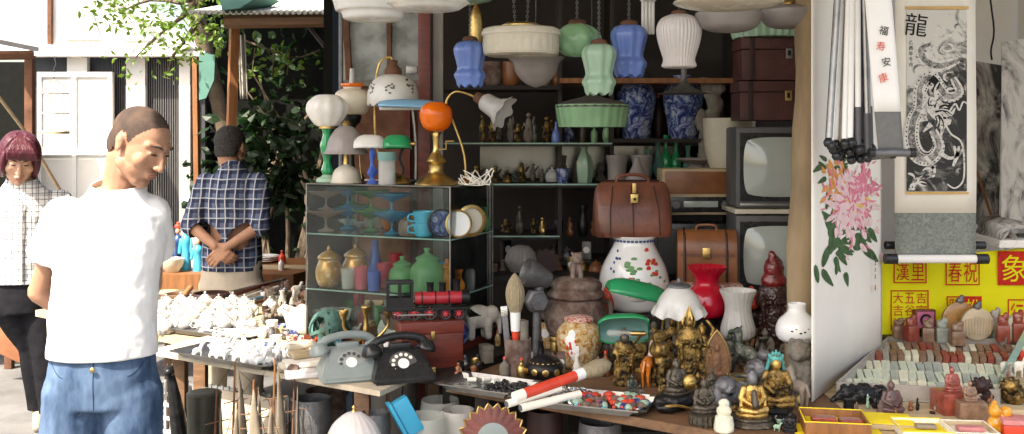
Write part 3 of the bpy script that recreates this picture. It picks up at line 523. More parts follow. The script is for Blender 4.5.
hang('pendant_lamp', 'frosted beaded bowl pendant below the wide scalloped dish', 729, 33, 3.4, 26, [(1, 0), (16, 1.5), (26, 5), (31, 12), (33, 20), (20, 24), (8, 26)], 'grey_frost', lambda a, t, r, z: (r*(1+.015*math.cos(40*a)*math.cos(z*1.3)), z), chains=3, seg=120)
hang('pendant_lamp', 'grey frosted bowl pendant half hidden near the wooden post', 789, 29, 3.5, 24, [(1, 0), (18, 2), (26, 8), (30, 18), (16, 23), (8, 24)], 'grey_frost', chains=3)
t = T('green_dish_lamp', 'green fluted dish shade under a dark metal lid', 'lamp shade', 592, 128, Y=4.0); O('shade', lathe(smoothprof(shell([(2, 0), (30, 1), (33, 3), (36, 21)], 1), 2), 96, lambda a, t, r, z: (r*(1+.03*abs(math.sin(12*a))), z)), 'green_opal', t)
O('lid', lathe(smoothprof([(0, 34), (4, 34), (10, 31), (30, 26), (36.5, 22), (34, 20), (0, 20)], 3)), 'iron', t); O('hanger', tube([(0, 0, 33), (0, 0, (2.46-t.location.z)/S)], .9, 6), 'blackmetal', t)
t = T('enamel_lamp', 'grey metal cone shade hanging between the dark vases', 'lamp shade', 684, 94, Y=4.2); O('shade', lathe(smoothprof(shell([(27, 0), (14, 4), (4, 12), (3, 24)], .5), 3)), 'iron', t); O('cord', tube([(0, 0, 22), (0, 0, (2.46-t.location.z)/S)], .6, 6), 'plastic_black', t)
t = T('brass_pendant', 'brass bottle shaped fitting hanging in shadow above the blue shade', 'lamp fitting', 476, 48, Y=4.3); O('fitting', lathe(smoothprof([(0, 0), (6, 2), (7, 14), (6, 32), (2, 42), (0, 44)])), 'brass', t); O('cord', tube([(0, 0, 42), (0, 0, (2.46-t.location.z)/S)], .6, 6), 'plastic_black', t)
# ------------------------------------------------------------- window and panelled cupboard behind the lamps
wn = E('old_window', 'old brown framed window with dusty panes behind the lamps', 'window', (0, 0, 0)); YW = 4.62
O('pane', wbox(345, -30, 422, 84, YW+.02, .008), 'dusty_glass', wn, False); O('backing', wbox(343, -60, 424, 84, YW+.08, .01), 'concrete', wn, False)
for q, d_ in ((((338, -60), (344, -60), (352, 84), (346, 84)), .05), (((386, -60), (391, -60), (391, 84), (387, 84)), .045)): O('glazing_bar', poly([W(x, y, YW-.01) for x, y in q], (0, d_, 0)), 'rust', wn, False)
O('sill', wbox(342, 80, 424, 86, YW-.04, .1), 'stone', wn, False)
cp = E('cupboard', 'reddish brown panelled cupboard door behind the lamps', 'cupboard', (0, 0, 0)); O('panel', wbox(344, 86.2, 421, 300, YW-.02, .05), 'rust', cp, False)
O('panel_frame', wbox(352, 90, 380, 93, YW-.05, .03), 'wood', cp, False); O('panel_frame', wbox(405, 86.5, 410, 260, YW-.05, .03), 'redwood', cp, False)
ps = E('door_post', 'dark red painted post right of the dusty window', 'post', (0, 0, 0)); a = W(424, 0, YW-.1); O('post_shaft', box(.055, .06, 2.5, (a.x+.003, a.y, 0), .004, base=True), 'redwood', ps); O('plaster_strip', box(.045, .05, 2.5, (a.x+.06, a.y+.06, 0), .004, base=True), 'concrete', ps)
pi_ = E('iron_pipe', 'thin grey pipe running down left of the dusty window', 'pipe', (0, 0, 0)); a = W(341, 0, YW-.1); O('pipe', tube([(a.x, a.y, 0), (a.x, a.y, 2.5)], .011, 8), 'iron', pi_)
sc_ = E('switch_box', 'small metal switch box on the window sill', 'switch', W(412, 70, YW-.06)); S = (YW-.06)/F; O('switch_plate', box(12, 4, 8, (0, 0, -4), 1, base=True), 'steel', sc_)
# ------------------------------------------------------------- glass display case
c0 = Vector((-.231, 3.75, .755)); ux = Vector((-.56, .25, 0)).normalized(); uy = Vector((.40, .92, 0)).normalized(); cang = math.atan2(-ux.y, -ux.x)
LX, LY, HT = .645, .38, .631
dc = E('display_case', 'glass display case full of glassware with lamps on its top', 'display case', c0)
def cc(a, b, z): v = ux*a+uy*b; return Vector((v.x, v.y, z))
def cpan(a0, b0, a1, b1, z0, z1, t_=.005):
    p0, p1 = cc(a0, b0, z0), cc(a1, b1, z0); d = (p1-p0).normalized(); n = Vector((-d.y, d.x, 0))*t_
    return poly([p0, p1, p1+Vector((0, 0, z1-z0)), p0+Vector((0, 0, z1-z0))], n)
def cslab(z, t_, ins=.0): return poly([cc(ins, ins, z), cc(LX-ins, ins, z), cc(LX-ins, LY-ins, z), cc(ins, LY-ins, z)], (0, 0, t_))
O('front_pane', cpan(.006, 0, LX-.006, 0, .03, HT-.007), 'glass', dc, False); O('side_pane', cpan(0, .006, 0, LY-.006, .03, HT-.007), 'glass', dc, False); O('side_pane', cpan(LX, .006, LX, LY-.006, .03, HT-.007), 'glass', dc, False)
O('back_panel', cpan(.006, LY, LX-.006, LY, .03, HT-.007), 'glass', dc, False)
O('base_board', cslab(0, .028, -.008), 'redwood', dc, False); O('top_pane', cslab(HT-.006, .006, -.004), 'glass', dc, False)
Z1, Z2 = .215, .435
for z in (Z1, Z2):
    O('glass_shelf', cslab(z-.006, .006, .007), 'glass', dc, False)
    bm = tube([cc(LX, -.001, z-.003), cc(0, -.001, z-.003), cc(0, LY, z-.003)], .0032, 6); O('shelf_rim', bm, 'glass_edge', dc)
bm = None
for a, b in ((0, 0), (LX, 0), (0, LY), (LX, LY)): bm = tube([cc(a, b, .03), cc(a, b, HT)], .0032, 6, bm)
bm = tube([cc(0, 0, HT), cc(LX, 0, HT), cc(LX, LY, HT), cc(0, LY, HT), cc(0, 0, HT)], .0035, 6, bm); O('metal_edging', bm, 'steel', dc)
def incase(px, zz, b=.12, top=False):
    """point on case shelf seen in image column px, b metres behind the front pane"""
    k = (px-CX)/F; o = c0+uy*b; # (o.x+a ux.x) = k (o.y + a ux.y)
    a = (o.x-k*o.y)/(k*ux.y-ux.x); p = o+ux*a; return Vector((p.x, p.y, c0.z+zz))
def CI(name, label, cat, px, z, b=.12, group=None, rz=0):
    global S
    p = incase(px, z, b); t = E(name, label, cat, p, rz, group); S = p.y/F; return t
# top shelf: compotes
comp = [(0, 0), (8, 0), (7, 1.5), (1.6, 4), (1.5, 12), (8, 15), (18, 20), (19, 21.5), (17, 20.5), (7, 16), (0, 15.4)]
cglass('g_blue', (.08, .42, .62), .55); cglass('g_green', (.15, .42, .2), .5); cglass('g_smoke', (.42, .33, .28), .5); cglass('g_lgreen', (.25, .55, .28), .62); cglass('g_amber', (.75, .3, .03), .6); cglass('g_clear', (.75, .78, .74), .35); cglass('g_pink', (.7, .2, .25), .6); cglass('g_cobalt', (.1, .2, .6), .7)
cl = [(326, 'g_smoke', .08, 'smoky glass compote at the left end of the case top shelf'), (348, 'g_blue', .2, 'blue glass compote second from the left on the case top shelf'), (352, 'g_green', .3, 'green glass compote behind the blue one at left'), (371, 'g_green', .16, 'green glass compote in the middle of the case top shelf'), (392, 'g_blue', .08, 'blue glass compote just right of the middle of the case top shelf')]
for px, m_, b_, lb in cl:
    t = CI('glass_compote', lb, 'compote', px, Z2+.001, b_, 'coloured glass compotes')
    O('dish', lathe(smoothprof(comp, 2), 40, lambda a, t_, r, z: (r*(1+.03*math.cos(12*a)), z)), m_, t); t2 = CI('glass_compote', lb.replace('glass compote', 'glass compote stacked above another'), 'compote', px, Z2+.001+21.5*S, b_, 'coloured glass compotes'); O('dish', lathe(smoothprof([(r, z*.9) for r, z in comp], 2), 40), m_, t2)
t = CI('crystal_jar', 'small cut glass jar beside the turquoise cups', 'jar', 409, Z2+.001, .06); O('body', lathe(smoothprof([(0, 0), (9, 0), (10, 10), (7, 16), (0, 17)]), 24, lambda a, t_, r, z: (r*(1+.06*math.cos(12*a)), z)), 'g_smoke', t)
for z_, lb in ((0, 'turquoise cup at the bottom of the pair in the case'), (12.5, 'turquoise cup stacked above its twin in the case')):
    t = CI('cup', lb, 'cup', 424, Z2+.001+z_*3.6/F, .05, 'turquoise cups in the case', rz=.2); mat('turquoise', (.06, .42, .62), .2, var=.08, bump=0, coat=.5)
    O('cup_body', lathe(smoothprof([(0, 0), (8, 0), (10, 6), (11.5, 12.5), (10.8, 12.5), (7, 1.5), (0, 1.4)])), 'turquoise', t); O('handle', tube([(-10, 0, 11), (-15, 0, 10), (-15.5, 0, 5), (-9.5, 0, 3.4)], 1.1, 8, n=4), 'turquoise', t)
for px, rr, m_, r_m, lb in ((441, 14.5, 'blue_white', 'blackmetal', 'blue patterned plate with a dark rim standing in the case'), (458, 14, 'china', 'brass', 'white dial plate with a gold rim standing in the case')):
    t = CI('plate', lb, 'plate', px, Z2+.001, .035 if px == 441 else .06, rz=.35); M_ = Matrix.Translation((0, 0, rr)) @ Matrix.Rotation(PI/2-.1, 4, 'X')
    O('rim', lathe([(rr*.86, 0), (rr, 1), (rr, 3), (rr*.9, 3.5), (rr*.86, 2.4)], 40, M=M_), r_m, t); O('plate_face', lathe([(0, 1.6), (rr*.88, 1.6), (rr*.88, 0), (0, 0)], 40, M=M_), m_, t)
t = CI('brass_clock', 'brass ring clock in the case corner behind the plates', 'clock', 470, Z2+.001, .12, rz=.4); O('ring', lathe([(12.5, 0), (16, 1), (16, 4), (13, 5), (12.5, 0)], 40, M=Matrix.Translation((0, 0, 16)) @ Matrix.Rotation(PI/2, 4, 'X')), 'brass', t); O('dial', lathe([(0, 0), (12.6, 0), (12.6, 2), (0, 2)], 30, M=Matrix.Translation((0, 0, 16)) @ Matrix.Rotation(PI/2, 4, 'X')), 'cream', t)
# middle shelf
mat('gilt_jar', (.60, .30, .07), .28, .4, .2, 30, .1, col2=(.85, .72, .50), lo=.52, hi=.72, coat=.5)
for px, b_, sc2, lb in ((329, .07, 1, 'gold and white lidded jar at the left end of the case middle shelf'), (356, .16, 1.05, 'gold and white lidded jar second from left in the case middle shelf')):
    t = CI('lidded_jar', lb, 'jar', px, Z1+.001, b_, 'gold lidded jars'); k_ = sc2
    O('jar_body', lathe(smoothprof([(0, 0), (9*k_, 0), (13*k_, 9), (13*k_, 18), (10*k_, 26), (11*k_, 28), (0, 28)])), 'gilt_jar', t); O('lid', lathe(smoothprof([(11.5*k_, 28.2), (11*k_, 30), (6*k_, 34), (2, 36), (2.2, 38), (0, 41)])), 'gilt_jar', t)
t = CI('blue_glass_stopper', 'blue glass cone shaped vase on the case middle shelf', 'vase', 375, Z1+.012, .2); O('body', lathe(smoothprof([(0, 0), (15, 0), (13, 8), (6, 20), (4, 34), (3.5, 40), (2.8, 40), (3, 30)])), 'g_cobalt', t)
for px, m_, b_, hh, lb in ((348, 'g_clear', .05, 20, 'clear glass tumbler left of the red patterned ones'), (361, 'g_pink', .06, 22, 'red patterned tumbler in the middle shelf of the case'), (374, 'g_cobalt', .05, 19, 'blue and red tumbler below the blue cone'), (384, 'g_pink', .14, 24, 'red tumbler behind the jars of the middle shelf'), (396, 'red_glass', .25, 30, 'dark red glass at the back of the middle shelf')):
    t = CI('tumbler', lb, 'glass', px, Z1+.001, b_); O('glass_wall', lathe([(0, 0), (6, 0), (7, hh), (6.2, hh), (5.4, 1), (0, 1)], 24), m_, t)
for px, b_, sc2, m_, lb in ((402, .07, .85, 'g_lgreen', 'green glass jar, smaller of the two in the case'), (427, .06, 1.1, 'g_lgreen', 'green glass jar, larger of the two in the case'), (447, .12, .8, 'g_amber', 'amber glass jar in the corner of the case'), (462, .2, .85, 'g_clear', 'clear glass jar with a painted rose in the case')):
    t = CI('glass_jar', lb, 'jar', px, Z1+.001, b_); q = lambda P: [(r*sc2, z*sc2) for r, z in P]
    O('jar_body', lathe(smoothprof(q([(0, 0), (13, 0), (15, 4), (15, 22), (10, 29), (9, 31)]), 3), 32, lambda a, t_, r, z: (r*(1+.015*math.cos(16*a)), z)), m_, t); O('lid', lathe(smoothprof(q([(10.5, 31.2), (10, 33), (4, 36), (2, 38), (3, 41), (0, 42)]))), m_, t)
    if 'rose' in lb: O('rose_decal', ell((-1, -12.4, 10), (4, .7, 3.2)), 'red_glass', t)
# bottom shelf
t = CI('porcelain_jar', 'round blue and white jar at the bottom corner of the case', 'jar', 455, .03, .05); O('body', lathe(smoothprof([(0, 0), (8, 0), (14, 9), (13.5, 18), (8, 25), (7, 27), (0, 27)])), 'blue_white', t)
paint_mat('china_worn', (.62, .58, .5), (.35, .3, .24), 10, .4)
t = CI('ceramic_elephant', 'cream ceramic elephant on the floor of the case', 'figurine', 478, .03, .2, rz=.4); b = ell((0, 0, 22), (15, 9, 12)); ell((14, -2, 24), (8, 7, 9), bm=b); cap((21, -3, 22), (22, -4, 5), 3.2, 2, b)
for x in (-9, 9):
    for y in (-5, 5): cap((x, y, 3), (x, y, 18), 4, 4.5, b)
O('elephant_body', remesh(b, 1.3), 'china_worn', t)
for px, b_, m_, lb in ((335, .1, 'g_clear', 'stacked clear glass bowl at the case bottom left'), (420, .25, 'china_worn', 'cream bowl at the back of the case bottom'), (395, .15, 'g_smoke', 'smoky bowl on the floor of the case')):
    t = CI('bowl', lb, 'bowl', px, .03, b_); O('bowl_body', lathe(smoothprof(shell([(6, 0), (12, 8), (16, 20)], 1), 3)), m_, t)
# lamps standing on the case
def CT(*a, **k): return CI(a[0], a[1], a[2], a[3], HT+.001, a[4], rz=k.get('rz', 0))
t = CT('globe_lamp', 'white crimped globe lamp with a green glass stem', 'table lamp', 327, .09)
O('base', lathe(smoothprof([(0, 0), (10, 0), (10, 4), (6, 6), (4, 8), (0, 8)])), 'mint', t); O('stem', lathe(smoothprof([(4, 8), (6, 12), (3.5, 22), (7, 36), (4, 48), (6, 56), (0, 56)], 3), 8), 'banker_green', t)
O('globe', lathe(smoothprof([(6, 56), (12, 58), (20, 70), (19, 80), (11, 87), (0, 88)]), 60, lambda a, t_, r, z: (r*(1+.035*math.cos(10*a)), z)), 'milk', t); O('collar', lathe([(0, 53), (8, 54), (8, 57), (0, 57)]), 'brass', t)
t = CT('oil_lamp', 'amber rimmed cream glass lamp standing behind the globe lamp', 'table lamp', 352, .28)
O('shade', lathe(smoothprof([(9, 66), (15, 68), (18, 78), (16, 88), (9, 92), (11, 95), (10, 95)]), 40), 'cream', t); O('rim', lathe([(9.6, 93.5), (11.4, 95), (11, 97), (9.6, 96)], 32), 'orange_glass', t); O('base', lathe(smoothprof([(0, 0), (12, 0), (10, 8), (3, 14), (3, 50), (8, 58), (9, 66), (0, 66)])), 'blackmetal', t); O('chimney', lathe([(3, 95), (2.2, 112), (1.6, 112), (2.4, 95)], 16), 'frost', t)
t = CT('dome_lamp', 'grey frosted dome shade lamp on a rounded base', 'table lamp', 346, .10)
O('shade', lathe(smoothprof(shell([(23.5, 29), (20, 33), (17, 44), (10, 54), (4, 57)], .8), 3), 60, lambda a, t_, r, z: (r*(1+.018*math.cos(24*a)), z)), 'grey_frost', t); O('base', lathe(smoothprof([(0, 0), (15, 0), (15, 2), (12, 12), (4, 18), (0, 19)])), 'cream', t); O('stem', lathe([(0, 18), (3, 18), (2, 30), (3, 56), (4, 59), (2, 62), (0, 62)]), 'brass', t)
O('pull_chain', tube([(14, -4, 29), (15, -6, 15), (17, -8, 4)], .5, 5, n=3), 'brass', t)
t = CT('painted_lamp', 'large white shade painted with grey flowers on a curved brass arm', 'table lamp', 393, .30)
O('shade', lathe(smoothprof(shell([(25, 76), (26, 82), (24, 94), (17, 103), (7, 107)], .8), 3), 64, lambda a, t_, r, z: (r, z+(1.6*math.cos(12*a) if z < 80 else 0))), 'milk', t)
O('wood_cap', lathe(smoothprof([(9, 106), (8, 112), (4, 117), (5, 120), (0, 122)])), 'rust', t); O('arm', tube([(0, 6, 0), (-16, 6, 30), (-19, 4, 80), (-14, 0, 116), (-3, 0, 124), (0, 0, 118)], 1.3, 8, n=4), 'brass', t); O('foot', lathe(smoothprof([(0, 0), (12, 0), (10, 4), (3, 8), (0, 9)]), M=Matrix.Translation((0, 6, 0))), 'brass', t)
bm = None
for a0 in (-2.45, -.75, -1.55):
    for i in range(12):
        a = a0+random.gauss(0, .16); z = 92+random.gauss(0, 3.4); rr = 25.2-max(0, (z-90))*.35; bm = ell((rr*math.cos(a), rr*math.sin(a), z), (1.5, .6, 1.2), (0, 0, a+PI/2), bm, 1)
O('painted_flowers', bm, 'bronze_green', t)
t = CT('banker_lamp', 'desk lamp with half white and half green glass shade', 'table lamp', 380, .09)
def half_cyl(L, r, a0=.15, a1=2.9, th=1, z=0, mtx=None, x0=0):
    bm = bmesh.new(); n = 14; N = 10; rows = []
    for j in range(N+1):
        x = -L/2+L*j/N; e = 1-(abs(2*j/N-1)**4)*.35; rows.append([bm.verts.new((x+x0, -r*e*math.cos(a0+(a1-a0)*i/n), z+r*e*math.sin(a0+(a1-a0)*i/n))) for i in range(n+1)])
    for A_, B_ in zip(rows, rows[1:]):
        for i in range(n): bm.faces.new((A_[i], A_[i+1], B_[i+1], B_[i]))
    for r_ in (rows[0], rows[-1]): bm.faces.new(r_)
    if mtx: xform(bm, mtx)
    return bm
O('shade', half_cyl(30, 15, z=34, x0=-10, a1=3.1), 'milk', t, solid=.002, label='white half of the shade'); O('shade', half_cyl(27, 15, z=34, x0=17, a1=3.1), 'banker_green', t, solid=.002, label='green half of the shade')
O('finial', lathe([(0, 0), (2, 0), (2, 5), (0, 6)], M=Matrix.Translation((30, 0, 40)) @ Matrix.Rotation(PI/2, 4, 'Y')), 'brass', t); O('stem', tube([(20, 4, 3), (23, 4, 14), (19, 4, 26), (24, 3, 38)], 1.4, 8, n=4), 'blackmetal', t); O('foot', lathe(smoothprof([(0, 0), (13, 0), (11, 4), (4, 9), (0, 10)]), M=Matrix.Translation((18, 4, 0))), 'brass', t)
t = CT('blue_desk_lamp', 'desk lamp with a long pale blue metal visor', 'table lamp', 405, .24)
bm = half_cyl(62, 9, .1, 2.6, z=74, x0=2); xform(bm, Matrix.Rotation(.04, 4, 'Y')); mat('blue_paint', (.19, .40, .58), .3, .2, .08, 8, 0); O('shade', bm, 'blue_paint', t, solid=.002); O('tube_lamp', cap((-24, 0, 74), (24, 0, 74), 2), 'milk', t); O('stem', tube([(10, 8, 0), (10, 8, 40), (6, 6, 82)], 1.5, 8, n=3), 'steel', t); O('foot', box(34, 18, 3, (10, 6, 0), 1, base=True), 'blackmetal', t)
t = CT('jar', 'clear jar with a teal lid among the lamps', 'jar', 387, .03); O('jar_body', lathe([(0, 0), (8.5, 0), (8.5, 25), (7.6, 25), (7.6, 1), (0, 1)], 24), 'g_clear', t); O('lid', lathe([(0, 24.5), (9.4, 24.5), (9.4, 33), (0, 33)], 30), 'teal_shade', t)
for i, (x, m_) in enumerate(((-3, 'g_pink'), (3, 'porcelain'), (0, 'red_glass'))): O('content', ell((x, i-1, 5+5*i), (3, 3, 4.5), sub=2), m_, t)
t = CT('blue_lamp_base', 'small twisted blue enamel lamp base beside the jar', 'lamp base', 372, .05); O('body', lathe(smoothprof([(0, 0), (6, 0), (2, 6), (5, 12), (1.5, 20), (3, 30), (1, 36), (0, 36)]), 18, lambda a, t_, r, z: (r*(1+.2*math.cos(3*a+z*.4)), z)), 'g_cobalt', t)
t = CT('orange_oil_lamp', 'brass oil lamp with an orange glass globe shade', 'oil lamp', 436, .09)
O('base', lathe(smoothprof([(0, 0), (20, 0), (20, 3), (14, 8), (8, 12), (7, 20), (10, 24), (6, 30), (3, 36), (4, 50), (8, 53), (0, 53)], 3)), 'brass', t); O('shade', lathe(smoothprof([(7, 54), (13, 58), (16.5, 68), (15, 77), (9, 82), (8, 82), (13, 76), (14, 68), (7, 57)], 4), 40), 'orange_glass', t)
O('bracket', tube([(0, 0, 36), (10, 0, 36), (10, 0, 44), (18, 0, 44)], 1, 6), 'brass', t); O('wick_knob', lathe([(0, 0), (2.4, 0), (2.4, 2), (0, 2)], M=Matrix.Translation((0, -4, 51)) @ Matrix.Rotation(PI/2, 4, 'X')), 'brass', t)
t = CT('gooseneck_lamp', 'gooseneck lamp ending in a frosted ruffled tulip shade', 'table lamp', 466, .2)
O('arm', tube([(0, 0, 0), (-2, 0, 30), (-12, 0, 60), (-20, 0, 80), (-12, 0, 92), (2, 0, 90), (14, 0, 84)], 1.2, 8, n=5), 'brass', t); O('foot', lathe(smoothprof([(0, 0), (12, 0), (9, 4), (2, 7), (0, 8)])), 'brass', t)
M_ = Matrix.Translation((13, 0, 86)) @ Matrix.Rotation(PI/2+.55, 4, 'Y') @ Matrix.Rotation(.3, 4, 'X'); O('socket', lathe([(0, -4), (5, -4), (6, 5), (0, 5)], M=M_), 'rust', t)
O('shade', lathe(smoothprof(shell([(5, 3), (9, 7), (10, 16), (12, 24), (18, 30)], .7), 3), 60, lambda a, t_, r, z: (r*(1+(.1*math.cos(7*a) if z > 22 else 0)), z+(1.5*math.cos(7*a) if z > 26 else 0)), M=M_), 'frost', t)
t = CT('cord_tangle', 'tangled beige cord lying on the case top', 'cord', 474, .12); random.seed(3); O('cord', tube([(random.uniform(-16, 20), random.uniform(-10, 10), 1+random.uniform(0, 16)*(i % 2)) for i in range(30)], .55, 5, n=4), 'paper', t)
# ------------------------------------------------------------- counter goods
def K(*a, **k): return T(*a, **k)
# porcelain vase, leather bags
t = K('porcelain_vase', 'large white vase painted with red peonies and vines under the leather bag', 'vase', 634, 309, z=.87)
O('vase_body', lathe(smoothprof([(0, 0), (24, 0), (31, 10), (35, 26), (32, 42), (25, 56), (20, 67), (23, 73), (22, 73), (18, 66)], 5), 48), 'china', t)
def on_lathe(prof, a, z):
    for (r0, z0), (r1, z1) in zip(prof, prof[1:]):
        if z0 <= z <= z1: return r0+(r1-r0)*(z-z0)/max(1e-6, z1-z0)
    return prof[-1][0]
vpz = smoothprof([(24, 0), (31, 10), (35, 26), (32, 42), (25, 56), (20, 67), (23, 73)], 5)
def decal(t, prof, spots, m, name, k=1):
    bm = None
    for a, z, w_, h_ in spots:
        r = on_lathe(prof, a, z)+.15; bm = ell((r*math.cos(a), r*math.sin(a), z), (w_, .5, h_), (0, 0, a+PI/2), bm, 2)
    O(name, bm, m, t)
random.seed(5); mat('deco_red', (.62, .06, .03), .3, var=.2, bump=0); mat('deco_green', (.12, .30, .10), .3, var=.3, bump=0); mat('deco_blue', (.03, .07, .2), .3, var=.2, bump=0); mat('deco_gold', (.6, .36, .1), .3, var=.2, bump=0)
decal(t, vpz, [(-PI/2+.5+random.gauss(0, .13), 50+random.gauss(0, 5), 2.6, 2.6) for _ in range(10)]+[(-PI/2-.1+random.gauss(0, .2), 26+random.gauss(0, 3), 3, 3) for _ in range(8)], 'deco_red', 'painted_flowers')
decal(t, vpz, [(-PI/2-.25+random.gauss(0, .2), 44+random.gauss(0, 4), 3.2, 1.8) for _ in range(12)]+[(-PI/2+.2+random.gauss(0, .4), 30+random.gauss(0, 5), 2.4, 1.4) for _ in range(10)], 'deco_green', 'painted_leaves')
decal(t, vpz, [(-PI/2-.8+random.gauss(0, .06), 50+random.gauss(0, 5), 1.3, 1.8) for _ in range(7)]+[(i*PI/16, 69.5, 1.8, 1.5) for i in range(32)], 'deco_blue', 'painted_border')
vt = t
def gladstone(px, pb, Y, wd, hh, label, m, z=None, zloc=None):
    t = T('leather_bag', label, 'bag', px, pb, Y=Y, rz=.06); 
    if zloc is not None: t.location.z = zloc
    prof = [(0, wd*.49, 17), (hh*.12, wd*.51, 18), (hh*.5, wd*.51, 15), (hh*.8, wd*.495, 9), (hh*.94, wd*.46, 5), (hh, wd*.42, 3.5)]; b = bmesh.new(); rows = []
    for z, hx, hy in prof:
        rr = []; n = 40
        for k in range(n):
            a = 2*PI*k/n; c, s_ = math.cos(a), math.sin(a); rr.append(b.verts.new((hx*math.copysign(abs(c)**.35, c), hy*math.copysign(abs(s_)**.45, s_), z)))
        rows.append(rr)
    for A_, B_ in zip(rows, rows[1:]):
        for k in range(40): b.faces.new((A_[k], A_[(k+1) % 40], B_[(k+1) % 40], B_[k]))
    b.faces.new(rows[0]); b.faces.new(rows[-1]); bmesh.ops.subdivide_edges(b, edges=b.edges, cuts=1, use_grid_fill=True)
    for v in b.verts: v.co += Vector((0, 1, 0))*random.gauss(0, .12)
    O('bag_body', b, m, t, ang=75)
    for x in (-wd*.3, -wd*.02, wd*.3): O('seam', tube([(x*1.08, -18.3, 2), (x*1.06, -16.6, hh*.5), (x*.95, -10.6, hh*.78), (x*.9, -6.2, hh*.92)], .6, 5), 'leather_dark', t)
    O('rim', tube([(-wd*.36, 0, hh+.3), (wd*.36, 0, hh+.3)], 1.8, 6), 'leather_dark', t); h_ = O('handle', tube([(-16, -2, hh), (-14, -3, hh+5), (0, -3, hh+7.5), (14, -3, hh+5), (16, -2, hh)], 1.7, 8, n=4), m, t)
    l_ = O('lock', box(8, 2, 9, (0, -13.6, hh*.62), .8, base=True), 'brass', t); O('lock_hasp', box(4, 1.4, 10, (0, -12.6, hh*.80), .4, base=True), 'brass', t); O('key_plate', lathe([(0, 0), (1.5, 0), (1.5, 1), (0, 1)], 12, M=Matrix.Translation((0, -14.8, hh*.62+4)) @ Matrix.Rotation(PI/2, 4, 'X')), 'blackmetal', t); return t
gladstone(632, 237, vt.location.y, 76, 54, 'brown leather doctor bag with a brass lock on the painted vase', 'leather', zloc=vt.location.z+73*vt.location.y/F+.001)
t = K('leather_case', 'tan domed leather case with a brass clasp', 'bag', 706, 281, Y=4.1, rz=-.1); b = bmesh.new(); n = 12; rows = []
for x in (-29, 29): rows.append([b.verts.new((x, -14, 0)), b.verts.new((x, -15, 30))]+[b.verts.new((x, -15*math.cos(PI*i/n), 30+22*math.sin(PI*i/n))) for i in range(1, n)]+[b.verts.new((x, 15, 30)), b.verts.new((x, 14, 0))])
for k in range(len(rows[0])): b.faces.new((rows[0][k], rows[0][(k+1) % len(rows[0])], rows[1][(k+1) % len(rows[0])], rows[1][k]))
b.faces.new(rows[0]); b.faces.new(rows[1]); O('case_body', b, 'leather_tan', t)
for x in (-22, 19): O('strap', tube([(x, -15, 0), (x, -15.6, 30), (x, -11, 46), (x, 0, 52.6), (x, 12, 44), (x, 15, 0)], [1.3]*6, 6), 'leather_dark', t)
O('flap', poly([(-26, -15.2, 26), (26, -15.2, 26), (26, -15.2, 29), (-26, -15.2, 29)], (0, -.8, 0)), 'leather', t); O('clasp', box(8, 2, 11, (-1, -16.5, 24), .8, base=True), 'brass', t); O('handle', tube([(-10, -3, 51), (-8, -3, 56), (8, -3, 56), (10, -3, 51)], 1.3, 8, n=3), 'leather_tan', t)
t = K('dark_television', 'dark screened set half hidden behind the leather bags', 'television', 700, 292, Y=4.42); O('cabinet', box(80, 30, 70, (-10, 0, 0), 3, base=True), 'plastic_black', t); O('screen', box(50, 3, 44, (-20, -15.5, 20), 2, base=True), 'tv_grey', t)
# box shelf under the leather case
t = K('cloth_bundle', 'folded red and white patterned cloth below the leather case', 'cloth', 706, 300, Y=4.05); paint_mat('red_pattern', (.7, .62, .5), (.4, .03, .03), 60, .5); O('cloth', box(70, 30, 18, (0, 0, 0), 4, base=True), 'red_pattern', t)
# lamps on counter
def ruffle(n, amp, z0): return lambda a, t_, r, z: (r*(1+(amp*math.cos(n*a) if z < z0 else 0)), z+(1.8*math.cos(n*a) if z < z0 else 0))
t = K('table_lamp', 'white ruffled glass shade on a thin brass lamp', 'table lamp', 679, 375, z=.75)
O('shade', lathe(smoothprof(shell([(27, 60), (24, 66), (19, 78), (10, 88), (4, 91)], .8), 3), 72, ruffle(9, .06, 68)), 'milk', t); O('cap', lathe(smoothprof([(0, 98), (2, 96), (3, 93), (10, 91), (11, 88), (0, 88)])), 'iron', t); O('stem', lathe([(0, 0), (12, 0), (10, 4), (3, 8), (2, 30), (3, 40), (2, 62), (3, 88), (0, 88)], 20), 'brass', t)
t = K('red_glass_lamp', 'red glass lamp shade with a crimped rim', 'lamp shade', 707, 318, z=.87); O('shade', lathe(smoothprof(shell([(10, 0), (18, 4), (21, 14), (18, 26), (12, 34), (13, 42), (19, 51)], .8), 3), 72, lambda a, t_, r, z: (r*(1+(.04*math.cos(22*a) if z > 44 else 0)), z)), 'red_glass', t); O('base_ring', lathe([(0, -4), (11, -4), (11, 0), (0, 0)]), 'blackmetal', t)
t = K('swirl_glass_lamp', 'white swirled glass vase shade right of the red one', 'lamp shade', 738, 357, z=.75); O('shade', lathe(smoothprof(shell([(7, 16), (15, 20), (17, 29), (13, 45), (14, 56), (18, 66)], .8), 3), 96, lambda a, t_, r, z: (r*(1+.02*math.cos(22*a+z*.12)), z)), 'milk', t); O('base_ring', lathe([(0, 0), (9, 0), (5, 4), (4, 12), (8, 17), (0, 17)]), 'blackmetal', t)
t = K('enamel_lamp', 'white enamel lamp shade with black specks by the wooden post', 'lamp shade', 797, 388, z=.75); O('shade', lathe(smoothprof(shell([(13, 46), (19, 50), (21, 58), (18, 68), (9, 77), (9, 84)], .7), 3), 48), 'porcelain', t); decal(t, [(13, 46), (19, 50), (21, 58), (18, 68), (9, 77)], [(-PI/2-.5+.2*i, 60+2*math.sin(i*2), 1.5, .9) for i in range(6)], 'ink', 'black_motif'); O('base_ring', lathe([(0, 0), (11, 0), (9, 6), (3, 12), (3, 40), (13, 46), (0, 46)]), 'iron', t)
